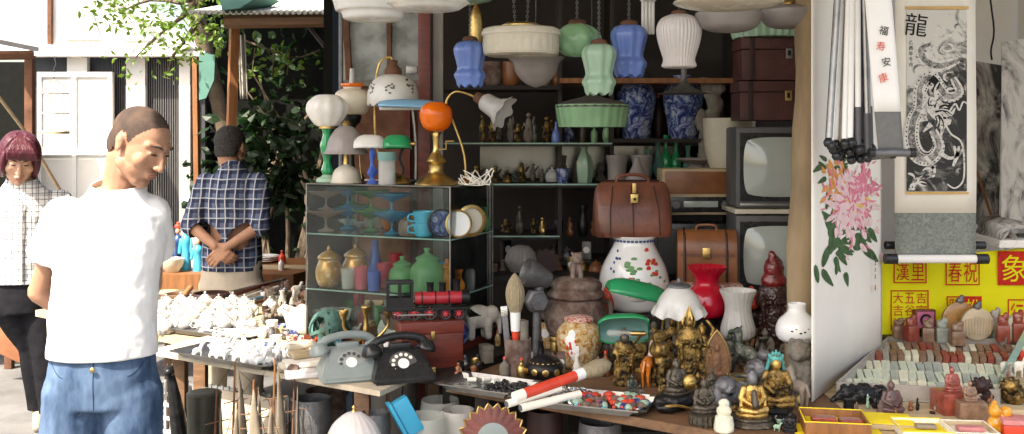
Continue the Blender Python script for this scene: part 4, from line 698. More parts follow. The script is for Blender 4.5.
# red guanyin
def standing(h, m, t, name='figure', crown=True, arms=0, noise=1.2, base=True, voxel=None):
    u = h/100.0; b = bmesh.new()
    loft([(0, 0, 0, 17, 13), (0, 0, 12, 16, 12), (0, 0, 32, 14, 10.5), (0, 0, 50, 15, 11), (0, -1, 66, 16, 10), (0, 0, 77, 13, 8), (0, 0, 82, 5, 5)], 20, b)
    ell((0, -2, 88), (6.5, 7, 8), bm=b); ell((0, 0, 92), (8, 7, 8), bm=b) if crown else None
    if crown: cap((0, 0, 94), (0, 0, 101), 4.5, 2.5, b)
    ell((0, -8.6, 87), (1.4, 2, 2), bm=b, sub=2)
    for s_ in (-1, 1):
        cap((s_*13, 0, 73), (s_*18, -3, 56), 5, 5, b)
        cap((s_*18, -3, 56), (s_*5, -13, 58+arms*s_), 4.5, 3.5, b); cap((s_*14, -8, 54), (s_*12, -9, 32), 4, 2, b); cap((s_*16, 0, 40), (s_*18, 1, 10), 3, 2, b)
    for i in range(7): cap((-9+i*3, -12.5+abs(i-3)*.7, 4), (-6+i*2, -11, 48), 1.2, .8, b, 6)
    if base: loft([(0, 0, -7, 20, 17), (0, 0, -2, 21, 18), (0, 0, 2, 17, 14)], 20, b)
    bm = remesh(b, (voxel or 1.0), 1, noise*1.1, 3.2); xform(bm, Matrix.Scale(u, 4)); xform(bm, Matrix.Translation((0, 0, 7*u if base else 0))); return O(name, bm, m, t)
def seated(h, m, t, name='figure', belly=0, headm=None, crown=0, noise=1.0, bare=False, voxel=1.3, arm=0):
    u = h/100.0; b = bmesh.new(); loft([(0, 0, 0, 36, 26), (0, 0, 6, 38, 28), (0, 0, 10, 33, 24)], 24, b)
    ell((0, -4, 16), (34, 22, 10), bm=b)
    for s_ in (-1, 1): cap((s_*26, -12, 17), (s_*2, -24, 15), 9, 6, b); cap((s_*14, 2, 20), (s_*27, -12, 17), 11, 9, b); cap((s_*19, 0, 63), (s_*27, -3, 42), 7.5, 7, b); cap((s_*27, -3, 42), (s_*7, -20, 30+arm*(s_ > 0)), 6.5, 4.5, b); cap((s_*27, -5, 40), (s_*28, -8, 22), 5, 4, b); ell((s_*9, -.5, 83), (2.5, 3, 6.5), bm=b, sub=2)
    loft([(0, 2, 14, 22, 16), (0, 2, 30, 17+belly*8, 13+belly*7), (0, 2, 45, 17+belly*6, 12+belly*7), (0, 2, 60, 20, 12), (0, 2, 67, 14, 9), (0, 1, 72, 6, 6)], 24, b)
    ell((0, 0, 82), (9.5, 10.5, 12), bm=b); ell((0, 1.5, 88), (9.5, 9.5, 8), bm=b); ell((0, 1, 96), (4.5, 4.5, 4.5), bm=b); ell((0, -10.6, 81), (1.8, 2.4, 3), bm=b, sub=2); ell((0, -9, 75.5), (3.4, 2, 1.4), bm=b, sub=2)
    for i in range(5): cap((-12+i*3, -12, 55-i*3), (12, -13, 44-i*4), 1.2, 1.2, b, 6)
    if crown:
        for i in range(7): a = PI+PI*i/6; cap((8*math.cos(a), 7*math.sin(a), 92), (10*math.cos(a), 9*math.sin(a), 102), 2.2, 1, b, 6)
    bm = remesh(b, min(voxel, 1.05) if h > 30 else voxel, 1, noise*1.2, 3.2); xform(bm, Matrix.Scale(u, 4)); 
    o = O(name, bm, m, t); return o
t = K('wooden_statue', 'tall dark red wooden goddess statue in front of the television', 'statue', 774, 353, z=.75, rz=-.2); mat('carved_dark', (.045, .018, .014), .32, var=.5, scale=20, bump=.6, coat=.3); mat('carved_red', (.16, .012, .012), .25, var=.4, scale=20, bump=.4, coat=.5)
standing(80, 'carved_dark', t, noise=2.2); O('hood', remesh(ell((0, 2, 83), (10, 9, 15), bm=cap((0, 0, 90), (-2, -2, 99), 7, 4, ell((0, 1, 72), (13, 9, 9)))), 1.2, 3, 1.5, 4), 'carved_red', t)
# stone lidded urn
t = K('stone_urn', 'reddish stone urn with a stepped lid and seated lion knob', 'urn', 576, 352, z=.75)
O('urn_body', remesh(lathe(smoothprof([(0, 0), (18, 0), (20, 4), (29, 22), (32, 36), (28, 50), (22, 55), (0, 55)], 4)), 1.6, 1, 1.6, 4), 'stone_red', t); O('lid', remesh(lathe(smoothprof([(0, 54), (27, 55), (28, 60), (24, 63), (26, 66), (24, 71), (12, 75), (0, 76)], 3)), 1.5, 1, 1.2, 4), 'stone_red', t)
b = ell((0, 1, 83), (6.5, 6, 9)); ell((1, -3, 94), (6, 6, 6), bm=b); ell((2, -8, 92), (3.2, 3, 3), bm=b); cap((-3, -5, 86), (-3.5, -7, 76), 2.4, 2.6, b); cap((4, -5, 86), (4.5, -7, 76), 2.4, 2.6, b); ell((-4, -2, 99), 1.8, bm=b, sub=2); ell((5, -2, 99), 1.8, bm=b, sub=2)
O('lion_knob', remesh(b, .8, 1, .8, 3), 'stone_red', t)
for s_ in (-1, 1): O('ear_handle', tube([(s_*22, 0, 50), (s_*33, 0, 50), (s_*34, 0, 38), (s_*29, 0, 34)], 3, 8, n=4), 'stone_red', t)
# ginger jar and oval box
t = K('ginger_jar', 'cream painted ginger jar with a red mottled lid', 'jar', 579, 367, z=.75); jp = [(0, 0), (14, 0), (18, 8), (23, 26), (21, 38), (14, 45), (13, 47), (0, 47)]; O('jar_body', lathe(smoothprof(jp, 4), 40), 'famille_dark', t); O('lid', lathe(smoothprof([(14.5, 46.5), (14.5, 49), (10, 51), (0, 52)], 3)), 'red_pattern', t)
jz = smoothprof(jp[1:-1], 4); decal(t, jz, [(-PI/2-.35+random.gauss(0, .16), 24+random.gauss(0, 7), 4, 5) for _ in range(8)], 'china', 'painted_panel'); decal(t, [(r+.4, z) for r, z in jz], [(-PI/2-.5+random.gauss(0, .2), 26+random.gauss(0, 7), 1.2, 2) for _ in range(14)], 'deco_red', 'painted_figures')
t = K('lacquer_box', 'oval black lacquer jar with gold medallions', 'box', 545, 379, z=.75); O('box_body', lathe(smoothprof([(0, 0), (13, 0), (19, 8), (19, 14), (12, 21), (4, 24), (0, 24)], 4)), 'blackmetal', t); lp = smoothprof([(13, 0), (19, 8), (19, 14), (12, 21), (4, 24)], 4); decal(t, lp, [(-PI/2-.6+a*.6, 10, 3.6, 3.4) for a in range(-1, 4)]+[(a*.35, 18, 1.4, .8) for a in range(18)], 'brass', 'gold_medallion')
# brush pot and brushes
t = K('brush_pot', 'carved reddish brown brush pot holding tall brushes', 'brush pot', 518, 374, z=.75); O('pot_body', lathe(shell([(13, 0), (13, 36)], 1.5)+[(0, 1)], 80, lambda a, t_, r, z: (r*(1+(.03 if (math.sin(14*a)*math.sin(z*.9) > 0) else 0)), z)), 'stone_red', t, ang=20); pz = t.location
for (dx, dy, tx, hh, kind, lb) in ((-2, 0, -3, 78, 'brush', 'large calligraphy brush with upturned cream bristles in the pot'), (-8, 1, -14, 64, 'stick', 'grey flat sided rod leaning left out of the brush pot'), (6, 1, 6, 30, 'bamboo', 'short bamboo tube standing in the brush pot')):
    q = T('brush' if kind == 'brush' else 'rod', lb, 'brush' if kind == 'brush' else 'rod', 518, 374, z=.75); q.location = pz+Vector((dx*S, dy*S, .004)); q.rotation_euler = (0, math.atan2(tx-dx, hh), 0)
    if kind == 'brush': O('handle', lathe([(0, 0), (3, 0), (3, 30), (4, 42), (0, 42)], 16), 'deco_red', q); O('ferrule', lathe([(0, 42), (4.6, 42), (5.6, 62), (0, 62)], 20), 'china', q); O('bristles', lathe(smoothprof([(5.6, 61), (8.5, 72), (9, 82), (6, 92), (1.5, 99), (0, 100)], 3), 40, lambda a, t_, r, z: (r*(1+.05*math.cos(17*a)), z)), 'hair_cream' if 'hair_cream' in MATS else mat('hair_cream', (.38, .31, .2), .8, var=.3, scale=60, bump=.9, stretch=(4, 4, .4)), q)
    elif kind == 'stick': O('rod_body', box(6, 4, 66, (0, 0, 0), .8, base=True), 'iron', q); O('rod_tip', box(7, 5, 10, (0, 0, 57), .8, base=True), 'silver', q)
    else: O('rod_body', lathe([(0, 0), (4.5, 0), (4.5, 52), (3.6, 52), (3.6, 2), (0, 2)], 20), 'stone', q)
# grinder and ribbed globe
t = K('meat_grinder', 'grey cast iron grinder with a wide open mouth', 'grinder', 537, 356, z=.75, rz=.3); M_ = Matrix.Translation((0, 0, 80)) @ Matrix.Rotation(-1.2, 4, 'Y')
O('hopper', lathe(smoothprof(shell([(8, -14), (12, 0), (15, 12)], 1.5), 3), M=M_), 'iron', t); O('barrel', lathe([(0, -8), (12, -8), (12, 2), (9, 4), (9, 8), (0, 8)], 6, M=Matrix.Translation((-2, -6, 56)) @ Matrix.Rotation(PI/2, 4, 'X')), 'iron', t); O('stand', tube([(0, 0, 0), (0, 0, 50), (4, 0, 76)], [5, 4, 5], 10), 'iron', t); O('foot', box(26, 18, 4, (0, 0, 0), 1, base=True), 'iron', t)
t = K('ribbed_globe', 'round ribbed white glass globe in the dark behind the case', 'globe', 521, 276, Y=4.5); O('globe', lathe(smoothprof([(0, 0), (8, 2), (15, 12), (15, 20), (9, 29), (0, 31)]), 96, lambda a, t_, r, z: (r*(1+.03*math.cos(20*a)), z)), 'grey_frost', t)
bk = E('plank_shelf', 'dark plank shelf holding the ribbed globe behind the case', 'shelf', (0, 0, 0)); O('plank', wbox(480, 276.3, 600, 280, 4.35, .5), 'darkwood', bk, False)
t = K('fan_wheel', 'small brown spiky wheel in the dark beside the ribbed globe', 'wheel', 546, 276, Y=4.5); O('wheel', lathe([(0, -2), (12, -2), (12, 2), (0, 2)], 72, lambda a, t_, r, z: (r*(1+(.15 if math.cos(12*a) > 0 else 0)), z), M=Matrix.Translation((0, 0, 14)) @ Matrix.Rotation(PI/2, 4, 'X')), 'leather_dark', t)
# green banker lamps
t = K('banker_lamp', 'green glass desk lamp tilted high beside the ruffled white shade', 'table lamp', 640, 362, z=.75, rz=.15)
Mx = Matrix.Translation((-4, 0, 64)) @ Matrix.Rotation(.24, 4, 'Y') @ Matrix.Rotation(-.1, 4, 'X'); O('shade', half_cyl(62, 17, .0, 2.7, mtx=Mx), 'banker_green', t, solid=.0025); O('inner_lining', half_cyl(60, 15.6, .05, 2.6, mtx=Mx), 'milk', t); O('bulb', ell((-2, -2, 64), (11, 4, 4)), 'milk', t)
O('stem', tube([(20, 4, 2), (24, 4, 30), (27, 2, 58)], 1.5, 8, n=3), 'brass', t); O('finial', ell((28, 0, 60), (3.5, 3, 3)), 'brass', t); O('foot', lathe(smoothprof([(0, 0), (14, 0), (12, 4), (3, 7), (0, 8)]), M=Matrix.Translation((20, 4, 0))), 'brass', t)
t = K('banker_lamp', 'dark green desk lamp with its bulb and white lining showing', 'table lamp', 624, 384, z=.75, rz=-.1)
Mx = Matrix.Translation((0, 0, 52)) @ Matrix.Rotation(-.05, 4, 'Y') @ Matrix.Rotation(-1.05, 4, 'X'); O('shade', half_cyl(50, 18, .0, 3.0, mtx=Mx), 'banker_green', t, solid=.0025); O('inner_lining', half_cyl(48, 16.6, .05, 2.95, mtx=Mx), 'teal_shade', t)
O('bulb', cap((-14, -6, 52), (6, -6, 52), 3.4, 2.4), 'g_clear', t); O('socket', cap((7, -6, 52), (20, -6, 52), 2.4, 2.4), 'brass', t); O('stem', tube([(2, 10, 2), (4, 10, 30), (20, 2, 52)], 1.5, 8, n=3), 'brass', t); O('foot', lathe(smoothprof([(0, 0), (13, 0), (11, 4), (3, 7), (0, 8)]), M=Matrix.Translation((2, 9, 0))), 'brass', t)
# ---- statues
def st(nm, label, px, pb, rz=0, cat='statue'): return T(nm, label, cat, px, pb, z=.75, rz=rz)
t = st('bronze_statue', 'bronze deity with black face and gold arms left of the orange horse', 624, 385, .1); standing(52, 'gold_dark', t, arms=3); O('head_ornament', remesh(ell((0, -2, 47), (5, 5, 6), bm=cap((0, 0, 52), (0, 0, 57), 3, 1.5)), .8, 1), 'bronze', t)
mat('amber', (.70, .20, .02), .1, var=.3, scale=30, bump=.1, coat=.8, trans=.2)
def horse(h, m, t, rear=0, noise=.6):
    u = h/60.; b = ell((0, 0, 32), (15, 8, 9)); cap((11, 0, 34), (19, 0, 50), 6, 4, b); cap((19, 0, 52), (27, 0, 46), 4.2, 2.6, b); ell((17, 0, 57), (1.2, 1.2, 3), bm=b, sub=2); cap((13, 0, 46), (17, 0, 54), 2.2, 2, b)
    for x, y in ((-10, -4), (-9, 4), (10, -4), (9, 4)):
        k = (4 if x < 0 else -2); cap((x, y, 30), (x-k*.5, y, 16), 4.2, 2.2, b); cap((x-k*.5, y, 16), (x+k*.2, y, 2), 2.2, 1.6, b); ell((x+k*.2+1, y, 1.5), (2.4, 2, 1.8), bm=b, sub=2)
    cap((-14, 0, 36), (-21, 0, 22), 2.6, 1.4, b); bm = remesh(b, 1.0, 2, noise, 4); xform(bm, Matrix.Scale(u, 4)); return O('horse_body', bm, m, t)
t = st('glass_horse', 'orange glass horse standing between two gold statues', 648, 386, 1.1, 'figurine'); horse(44, 'amber', t, noise=0); O('mane', remesh(cap((7, 0, 28), (12, 0, 42), 2.6, 2), .7, 1), 'milk', t)
t = st('brass_elephant', 'shiny brass elephant with raised trunk right of the orange horse', 664, 386, .5); b = ell((0, 0, 26), (13, 9, 10)); ell((-10, -2, 38), (8, 8, 8), bm=b); cap((-16, -4, 36), (-18, -6, 46), 3.5, 2, b); ell((-4, 2, 50), (8, 6, 6), bm=b)
for x, y in ((-8, -5), (8, -5), (-8, 5), (8, 5)): cap((x, y, 2), (x, y, 22), 3.6, 4, b)
ell((-5, -9, 38), (5, 2, 7), bm=b); O('elephant_body', remesh(b, 1.0, 2, 1, 4), 'gold_dark', t)
t = st('gold_statue', 'tall slender gold goddess with a pointed crown beside the wooden mandorla', 689, 385, 0); standing(66, 'gold_dark', t, arms=-3); O('crown', lathe(smoothprof([(4, 62), (5, 66), (3, 72), (1, 78), (0, 80)], 3), 12, lambda a, t_, r, z: (r*(1+.15*math.cos(6*a)), z)), 'gold', t); O('halo', lathe([(5.5, -.6), (7, 0), (5.5, .6), (5, 0), (5.5, -.6)], 24, M=Matrix.Translation((0, 3, 62)) @ Matrix.Rotation(PI/2, 4, 'X')), 'gold', t)
t = st('gold_statue', 'gold dancing deity raising one arm in front of the mandorla', 702, 384, -.2); standing(56, 'gold_dark', t, arms=8, noise=2); O('raised_arm', remesh(cap((8, 0, 42), (11, -2, 56), 2.4, 1.8, cap((11, -2, 56), (5, -3, 64), 1.8, 1.5)), .8, 1), 'gold', t); O('base_ring', lathe([(0, 0), (12, 0), (11, 4), (0, 4)]), 'bronze', t)
t = st('wooden_mandorla', 'brown pointed leaf shaped carved plaque', 717, 386, -.1, 'carving'); pts = [(0, 0)]; 
pr = [(9, 0), (13, 14), (14, 26), (11, 40), (5, 51), (0, 57)]; pr = smoothprof(pr, 4); ol = [(x, 0, z) for x, z in pr]+[(-x, 0, z) for x, z in reversed(pr[:-1])]; mat('leafwood', (.20, .10, .05), .5, .2, .3, 22, .8); O('plaque', poly(ol, (0, 3, 0)), 'leafwood', t, False)
O('carved_figure', remesh(ell((0, -.6, 22), (4.5, 1.4, 13), bm=ell((0, -.8, 38), (3, 1.6, 4), bm=ell((0, -.6, 12), (8, 1.4, 4)))), .9, 1, .8, 3), 'leafwood', t); O('carved_rim', tube([(x*.86, -.4, z*.94+2) for x, z in pr]+[(-x*.86, -.4, z*.94+2) for x, z in reversed(pr[:-1])], .7, 6), 'brass', t)
t = st('seated_statue', 'dark bronze laughing monk holding a gold fruit on a black rock', 676, 410, .3); b = ell((0, 0, 10), (24, 14, 9)); ell((-12, -6, 6), (14, 10, 6), bm=b); O('rock_base', remesh(b, 1.2, 1, 3, 6), 'blackmetal', t); O('gold_edge', tube([(-24, -9, 5), (-14, -15, 9), (-2, -16, 8), (10, -14, 4), (22, -10, 5)], 1.4, 6, n=3), 'gold', t)
ou = seated(36, 'bronze', t, 'monk_body', belly=.8); ou.location.z = 16*S; O('gold_fruit', ell((9, -12, 30), (7, 5, 8)), 'gold', t)
t = st('seated_statue', 'small bronze seated figurine on a beaded oval base', 704, 424, 0); O('beaded_base', lathe([(0, 0), (14, 0), (15, 3), (14, 9), (15, 11), (12, 12), (0, 12)], 60, lambda a, t_, r, z: (r*(1+.05*math.cos(20*a)), z)), 'bronze', t); ou = seated(34, 'bronze', t, 'figure', noise=2); ou.location.z = 12*S
t = st('jade_carving', 'small cream jade double gourd shaped carving at the front edge', 724, 431, 0, 'carving'); mat('jade', (.66, .65, .50), .25, var=.15, scale=20, bump=.2, sss=.2); b = lathe(smoothprof([(0, 0), (9.5, 0), (9, 12), (8, 15), (0, 15)])); ell((0, 0, 20), (7.5, 7, 7), bm=b); ell((0, 0, 28), (5.5, 5, 4.5), bm=b); ell((-4, -4, 22), 2.4, bm=b, sub=2); ell((4, -4, 20), 2.4, bm=b, sub=2); O('carving_body', remesh(b, .8, 1, .8, 4), 'jade', t)
t = st('bronze_deer', 'green bronze rearing horse behind the laughing monk head', 738, 382, 2.6); u_ = horse(52, 'bronze_green', t, noise=2.5); u_.rotation_euler = (0, -.35, 0); u_.location.z = .012
t = st('censer', 'round bronze incense bowl with a gold rim', 742, 398, 0, 'incense bowl'); O('bowl_body', lathe(smoothprof(shell([(7, 0), (12, 5), (13, 14), (12, 20)], 1.4), 3)), 'bronze_green', t); O('rim', lathe([(11, 20), (13.2, 20), (13.2, 22.4), (11, 22.4), (11, 20)], 40), 'brass', t)
t = st('laughing_head', 'large grey bronze laughing monk bust with open mouth', 724, 410, .5); b = ell((0, 0, 14), (22, 14, 14)); ell((-3, -6, 26), (11, 10, 10), bm=b); ell((-4, -15, 22), (6, 3, 3.4), bm=b, sub=2); ell((-4, -16, 26), (2.4, 2.6, 2.2), bm=b, sub=2); ell((-13, -4, 24), (2.4, 3, 6), bm=b, sub=2); ell((7, -4, 24), (2.4, 3, 6), bm=b, sub=2); cap((14, 0, 20), (20, -6, 6), 8, 7, b); cap((-16, -2, 14), (-6, -14, 6), 7, 5, b); O('bust', remesh(b, 1.0, 1, 1.4, 6), 'iron', t); O('mouth', ell((-5.5, -17.5, 20.8), (3.4, 1, 1.3), sub=2), 'blackmetal', t)
t = st('gold_buddha', 'seated gold Buddha with a blackened head at the front edge', 752, 425, .1); O('oval_base', lathe(smoothprof([(0, 0), (19, 0), (20, 3), (17, 6), (18, 9), (0, 9)], 2), 48, lambda a, t_, r, z: (r*1.05*(1 if abs(math.cos(a)) > .4 else .9), z)), 'bronze', t); ou = seated(44, 'gold', t, 'buddha_body'); ou.location.z = 9*S; O('dark_head', remesh(ell((0, -.6, 46), (5, 5.6, 7), bm=ell((0, 0, 52), (3, 3, 3), bm=ell((0, .5, 49), (5.4, 5.4, 4.6)))), .6, 1, .5, 2), 'iron', t); O('sash', remesh(cap((0, -6.5, 34), (0, -10, 22), 3, 4), .8, 1), 'bronze', t)
t = st('goddess_statue', 'gold goddess with a turquoise crown seated on a black hexagonal base', 776, 420, -.1); O('hexagonal_base', lathe([(0, 0), (20, 0), (20, 5), (15, 8), (17, 11), (17, 15), (0, 15)], 6), 'blackmetal', t, False); ou = seated(50, 'gold_dark', t, 'goddess_body', crown=1, arm=10); ou.location.z = 15*S; mat('turq_patina', (.07, .30, .28), .5, .2, .4, 30, .5)
b = ell((0, 1, 61), (7, 6.5, 6))
for i in range(5): cap((-6+i*3, 0, 63), (-7+i*3.5, 0, 70-abs(i-2)*2), 1.8, 1, b, 6)
cap((6, 2, 60), (9, 3, 44), 2.2, 1.6, b); cap((-6, 2, 60), (-9, 3, 48), 2.2, 1.6, b); O('crown', remesh(b, .8, 1, .8, 3), 'turq_patina', t); O('face', ell((0, -3, 56.5), (4.6, 4.6, 6)), 'gold', t)
t = st('eagle_statue', 'grey bronze eagle with folded wings behind the gold Buddha', 757, 392, .8); b = ell((0, 0, 22), (8, 12, 12), (.5, 0, 0)); ell((0, -8, 38), (6, 7, 6), bm=b); cap((0, -13, 37), (0, -17, 34), 2, .8, b); cap((0, 8, 20), (0, 18, 6), 5, 3, b); cap((-7, 2, 26), (-8, 12, 10), 4, 2, b); cap((7, 2, 26), (8, 12, 10), 4, 2, b); loft([(0, 0, 0, 9, 9), (0, 0, 12, 5, 5)], 12, b); O('eagle_body', remesh(b, 1.0, 1, 1.2, 3), 'iron', t)
t = st('stone_lion', 'worn brown stone lion sitting under the enamel shade', 801, 396, -.3); b = ell((0, 4, 22), (14, 14, 20)); ell((-2, -2, 46), (12, 11, 11), bm=b); ell((-4, -12, 42), (6, 5, 5), bm=b); cap((-8, -8, 28), (-9, -12, 3), 5, 5, b); cap((6, -8, 28), (6, -12, 3), 5, 5, b); ell((-9, 0, 55), 3, bm=b, sub=2); ell((6, 0, 55), 3, bm=b, sub=2); ell((10, 6, 10), (8, 10, 9), bm=b); O('lion_body', remesh(b, 1.3, 1, 3, 5), 'stone', t)
t = st('pottery_horse', 'smooth tan pottery horse standing beside the dark goddess', 799, 410, 2.0); mat('potter', (.26, .21, .16), .5, var=.2, scale=12, bump=.3); horse(44, 'potter', t, noise=0)
# more small dark statues filling the back rows
extra = [(726, 392, 18, 'gold_dark', 'S'), (748, 384, 22, 'gold_dark', 'T'), (632, 392, 18, 'bronze_green', 'S'), (660, 380, 34, 'bronze', 'T'), (698, 396, 24, 'gold_dark', 'S'), (716, 412, 18, 'bronze', 'S'), (735, 420, 18, 'gold_dark', 'T'), (764, 426, 14, 'bronze', 'S'), (786, 395, 26, 'stone', 'T'), (606, 366, 26, 'bronze', 'T'), (680, 372, 46, 'bronze', 'T'), (712, 372, 30, 'bronze_green', 'T'), (765, 358, 30, 'stone', 'S'), (745, 356, 26, 'brass', 'T'), (598, 376, 20, 'stone_red', 'S'), (612, 372, 30, 'bronze', 'S'), (640, 372, 34, 'gold_dark', 'T'), (655, 366, 36, 'gold_dark', 'T'), (672, 362, 40, 'gold_dark', 'T'), (730, 362, 30, 'bronze_green', 'S'), (748, 368, 26, 'bronze', 'S'), (762, 372, 26, 'iron', 'S'), (786, 372, 34, 'bronze', 'T'), (790, 432, 20, 'blackmetal', 'S'), (640, 400, 16, 'bronze', 'S'), (690, 404, 22, 'bronze', 'S'), (712, 396, 26, 'bronze', 'T'), (664, 398, 20, 'gold_dark', 'S'), (748, 412, 16, 'bronze_green', 'S'), (770, 398, 24, 'bronze', 'T')]
for px, pb, hh, m_, kd in extra:
    t = T('bronze_figurine', 'small %s %s figurine packed %s the larger statues' % ({'bronze': 'brown bronze', 'gold_dark': 'gold and black', 'bronze_green': 'greenish bronze', 'iron': 'grey metal', 'blackmetal': 'black', 'stone': 'grey stone', 'brass': 'brass', 'stone_red': 'reddish stone'}[m_], 'seated' if kd == 'S' else 'standing', 'behind' if pb < 385 else 'in front among'), 'figurine', px, pb, z=.75, rz=random.uniform(-.6, .6), group='%s %s %s' % (m_, kd, pb < 385)); (seated if kd == 'S' else standing)(hh, m_, t, noise=2, voxel=2)
# ---- trays
def tray(label, px0, pf, px1, pb, name='metal_tray', m='steel', z=.751, rz=None, wd=None, dp=None, hh=.019):
    a = onz(px0, pf, z); b_ = onz(px1, pb, z); t = E(name, label, 'tray', (a+b_)/2, rz); w2, d2 = wd/2, dp/2
    b = bmesh.new(); r1 = [(-w2, -d2), (w2, -d2), (w2, d2), (-w2, d2)]
    def ring(k, z_): return [b.verts.new((x*k, y*k, z_)) for x, y in r1]
    L = [ring(.9, 0), ring(1, hh), ring(1.03, hh+.001), ring(1.03, hh-.003), ring(.985, hh-.004), ring(.89, -.002)]
    for A_, B_ in zip(L, L[1:]):
        for k in range(4): b.faces.new((A_[k], A_[(k+1) % 4], B_[(k+1) % 4], B_[k]))
    b.faces.new(L[0]); b.faces.new(L[-1]); bmesh.ops.bevel(b, geom=[e for e in b.edges if abs((e.verts[0].co-e.verts[1].co).normalized().z) > .3], offset=.02, segments=4, affect='EDGES'); xform(b, Matrix.Translation((0, 0, .003))); O('tray_body', b, m, t, scale=1); return t
t1 = tray('steel tray of stone discs and black beads at the counter front', 484, 396, 492, 382, rz=-.5, wd=.29, dp=.19)
t2 = tray('steel tray of bracelets and coloured beads beside the big brush', 592, 411, 592, 399, rz=-.37, wd=.37, dp=.20)
def scatter(tr_, n, fn, wd, dp, seed):
    rng = random.Random(seed)
    for i in range(n):
        x, y = rng.uniform(-wd, wd), rng.uniform(-dp, dp); p = tr_.matrix_basis @ Vector((x, y, .004)); p = Matrix.Rotation(tr_.rotation_euler.z, 4, 'Z') @ Vector((x, y, 0))+tr_.location+Vector((0, 0, .0055)); fn(i, p, rng, x, y)
bpy.context.view_layer.update()
mat('jade_grey', (.30, .33, .28), .4, var=.3, scale=30, bump=.3)
def ring_bm(r, t_): return lathe([(r-t_, 0), (r-t_*.3, -t_*.7), (r, 0), (r-t_*.3, t_*.7), (r-t_, 0)], 20)
def f1(i, p, rng, x, y):
    if x < .01:
        t = E('stone_disc', 'flat grey stone disc with a centre hole lying in the steel tray', 'disc', p+Vector((0, 0, .001)), rng.uniform(0, 3), 'stone discs in the tray'); t.rotation_euler = (rng.uniform(-.06, .06), rng.uniform(-.06, .06), 0); O('disc_body', lathe([(.004, 0), (.015, 0), (.015, .004), (.004, .004), (.004, 0)], 20), rng.choice(['jade_grey', 'iron', 'silver']), t, scale=1)
    else:
        t = E('black_bead', 'knobbly black bead heaped at the back of the steel tray', 'bead', p, rng.uniform(0, 3), 'black beads in the tray'); O('bead_body', ell((0, 0, .008), (.009, .008, .008), sub=2), 'plastic_black', t, scale=1)
scatter(t1, 130, f1, .118, .07, 4)
for i, (dx, dy) in enumerate(((-.06, .05), (-.01, .06), (.02, .02))):
    p = t1.location+Vector((dx, dy, .008)); t = E('ivory_roller', ['cream cylinder lying at the back left of the steel tray', 'cream cylinder lying mid tray beside the black beads', 'cream cylinder nearest the red brush in the steel tray'][i], 'cylinder', p, .5*i); O('cylinder_body', lathe([(0, 0), (.008, 0), (.008, .03), (0, .03)], 20, M=Matrix.Translation((-.01, 0, .01)) @ Matrix.Rotation(PI/2, 4, 'Y')), 'paper', t, scale=1)
COLW = {'deco_red': 'bright red', 'stone_red': 'mottled maroon', 'g_cobalt': 'cobalt blue', 'turquoise': 'turquoise', 'leather_tan': 'brown', 'paper': 'cream', 'blackmetal': 'black', 'blue_white': 'blue and white', 'mint': 'pale green'}
def f2(i, p, rng, x, y):
    if x < -.03:
        t = E('silver_bracelet', 'silver bracelet piled at the left of the bead tray', 'bracelet', p+Vector((0, 0, .012)), rng.uniform(0, 3), 'silver bracelets in the tray'); t.rotation_euler = (rng.uniform(.3, 1.3), rng.uniform(-.4, .4), rng.uniform(0, 3)); O('ring_body', ring_bm(.02, .005), 'silver', t, scale=1)
    elif i % 3:
        m_ = rng.choice(['deco_red', 'stone_red', 'g_cobalt', 'turquoise', 'leather_tan', 'deco_red', 'paper', 'blackmetal']); cw = COLW.get(m_, 'dull'); t = E('bead', 'small %s bead loose in the tray beside the big brush' % cw, 'bead', p, 0, cw+' beads in the tray'); O('bead_body', ell((0, 0, .007), (.007, .007, .0065), sub=2), m_, t, scale=1)
    else:
        m_ = rng.choice(['deco_red', 'stone_red', 'blue_white', 'mint']); cw = COLW.get(m_, 'dull'); t = E('snuff_bottle', 'little %s snuff bottle lying in the bead tray' % cw, 'bottle', p+Vector((0, 0, .009)), rng.uniform(0, 6), cw+' snuff bottles in the tray'); t.rotation_euler = (1.4, 0, rng.uniform(0, 6)); O('bottle_body', lathe(smoothprof([(0, 0), (.006, 0), (.012, .012), (.010, .026), (.004, .032), (.004, .037), (0, .037)]), 16), m_, t, scale=1)
scatter(t2, 190, f2, .158, .076, 9)
# big red brush and two scroll rods
a = onz(540, 397, .79); t = E('giant_brush', 'giant brush with a red barrel and cream bristles lying across the tray', 'brush', (0, 0, 0)); p0 = W(524, 394, 3.0); p1 = W(575, 376, 3.1); p2 = W(608, 362, 3.2)
O('barrel', tube([p0, p1], .0165, 20), 'deco_red', t, scale=1); d = (p0-p1).normalized(); O('end_cap', tube([p0+d*.035, p0+d*.0006], .0165, 20), 'paper', t, scale=1); O('collar', tube([p1, p1-d*.03], .0185, 20), 'china', t, scale=1); O('bristles', tube([p1-d*.03, p1-d*.055, p1-d*.085, p1-d*.12, p1-d*.14], [.018, .024, .028, .022, .006], 28), 'hair_cream', t, scale=1)
for i, (q0, q1, lb) in enumerate((((507, 404), (560, 388), 'cream scroll rod with a ring marked end below the red brush'), ((521, 408), (580, 394), 'cream rod nearest the tray rim under the red brush'))):
    t = E('scroll_rod', lb, 'rod', (0, 0, 0)); a, b_ = W(*q0, 2.97), W(*q1, 3.07); O('rod_body', tube([a, b_], .012, 16), 'paper', t, scale=1); d = (a-b_).normalized(); O('end_ring', tube([a+d*.004, a+d*.0005], .009, 16), 'iron', t, scale=1)
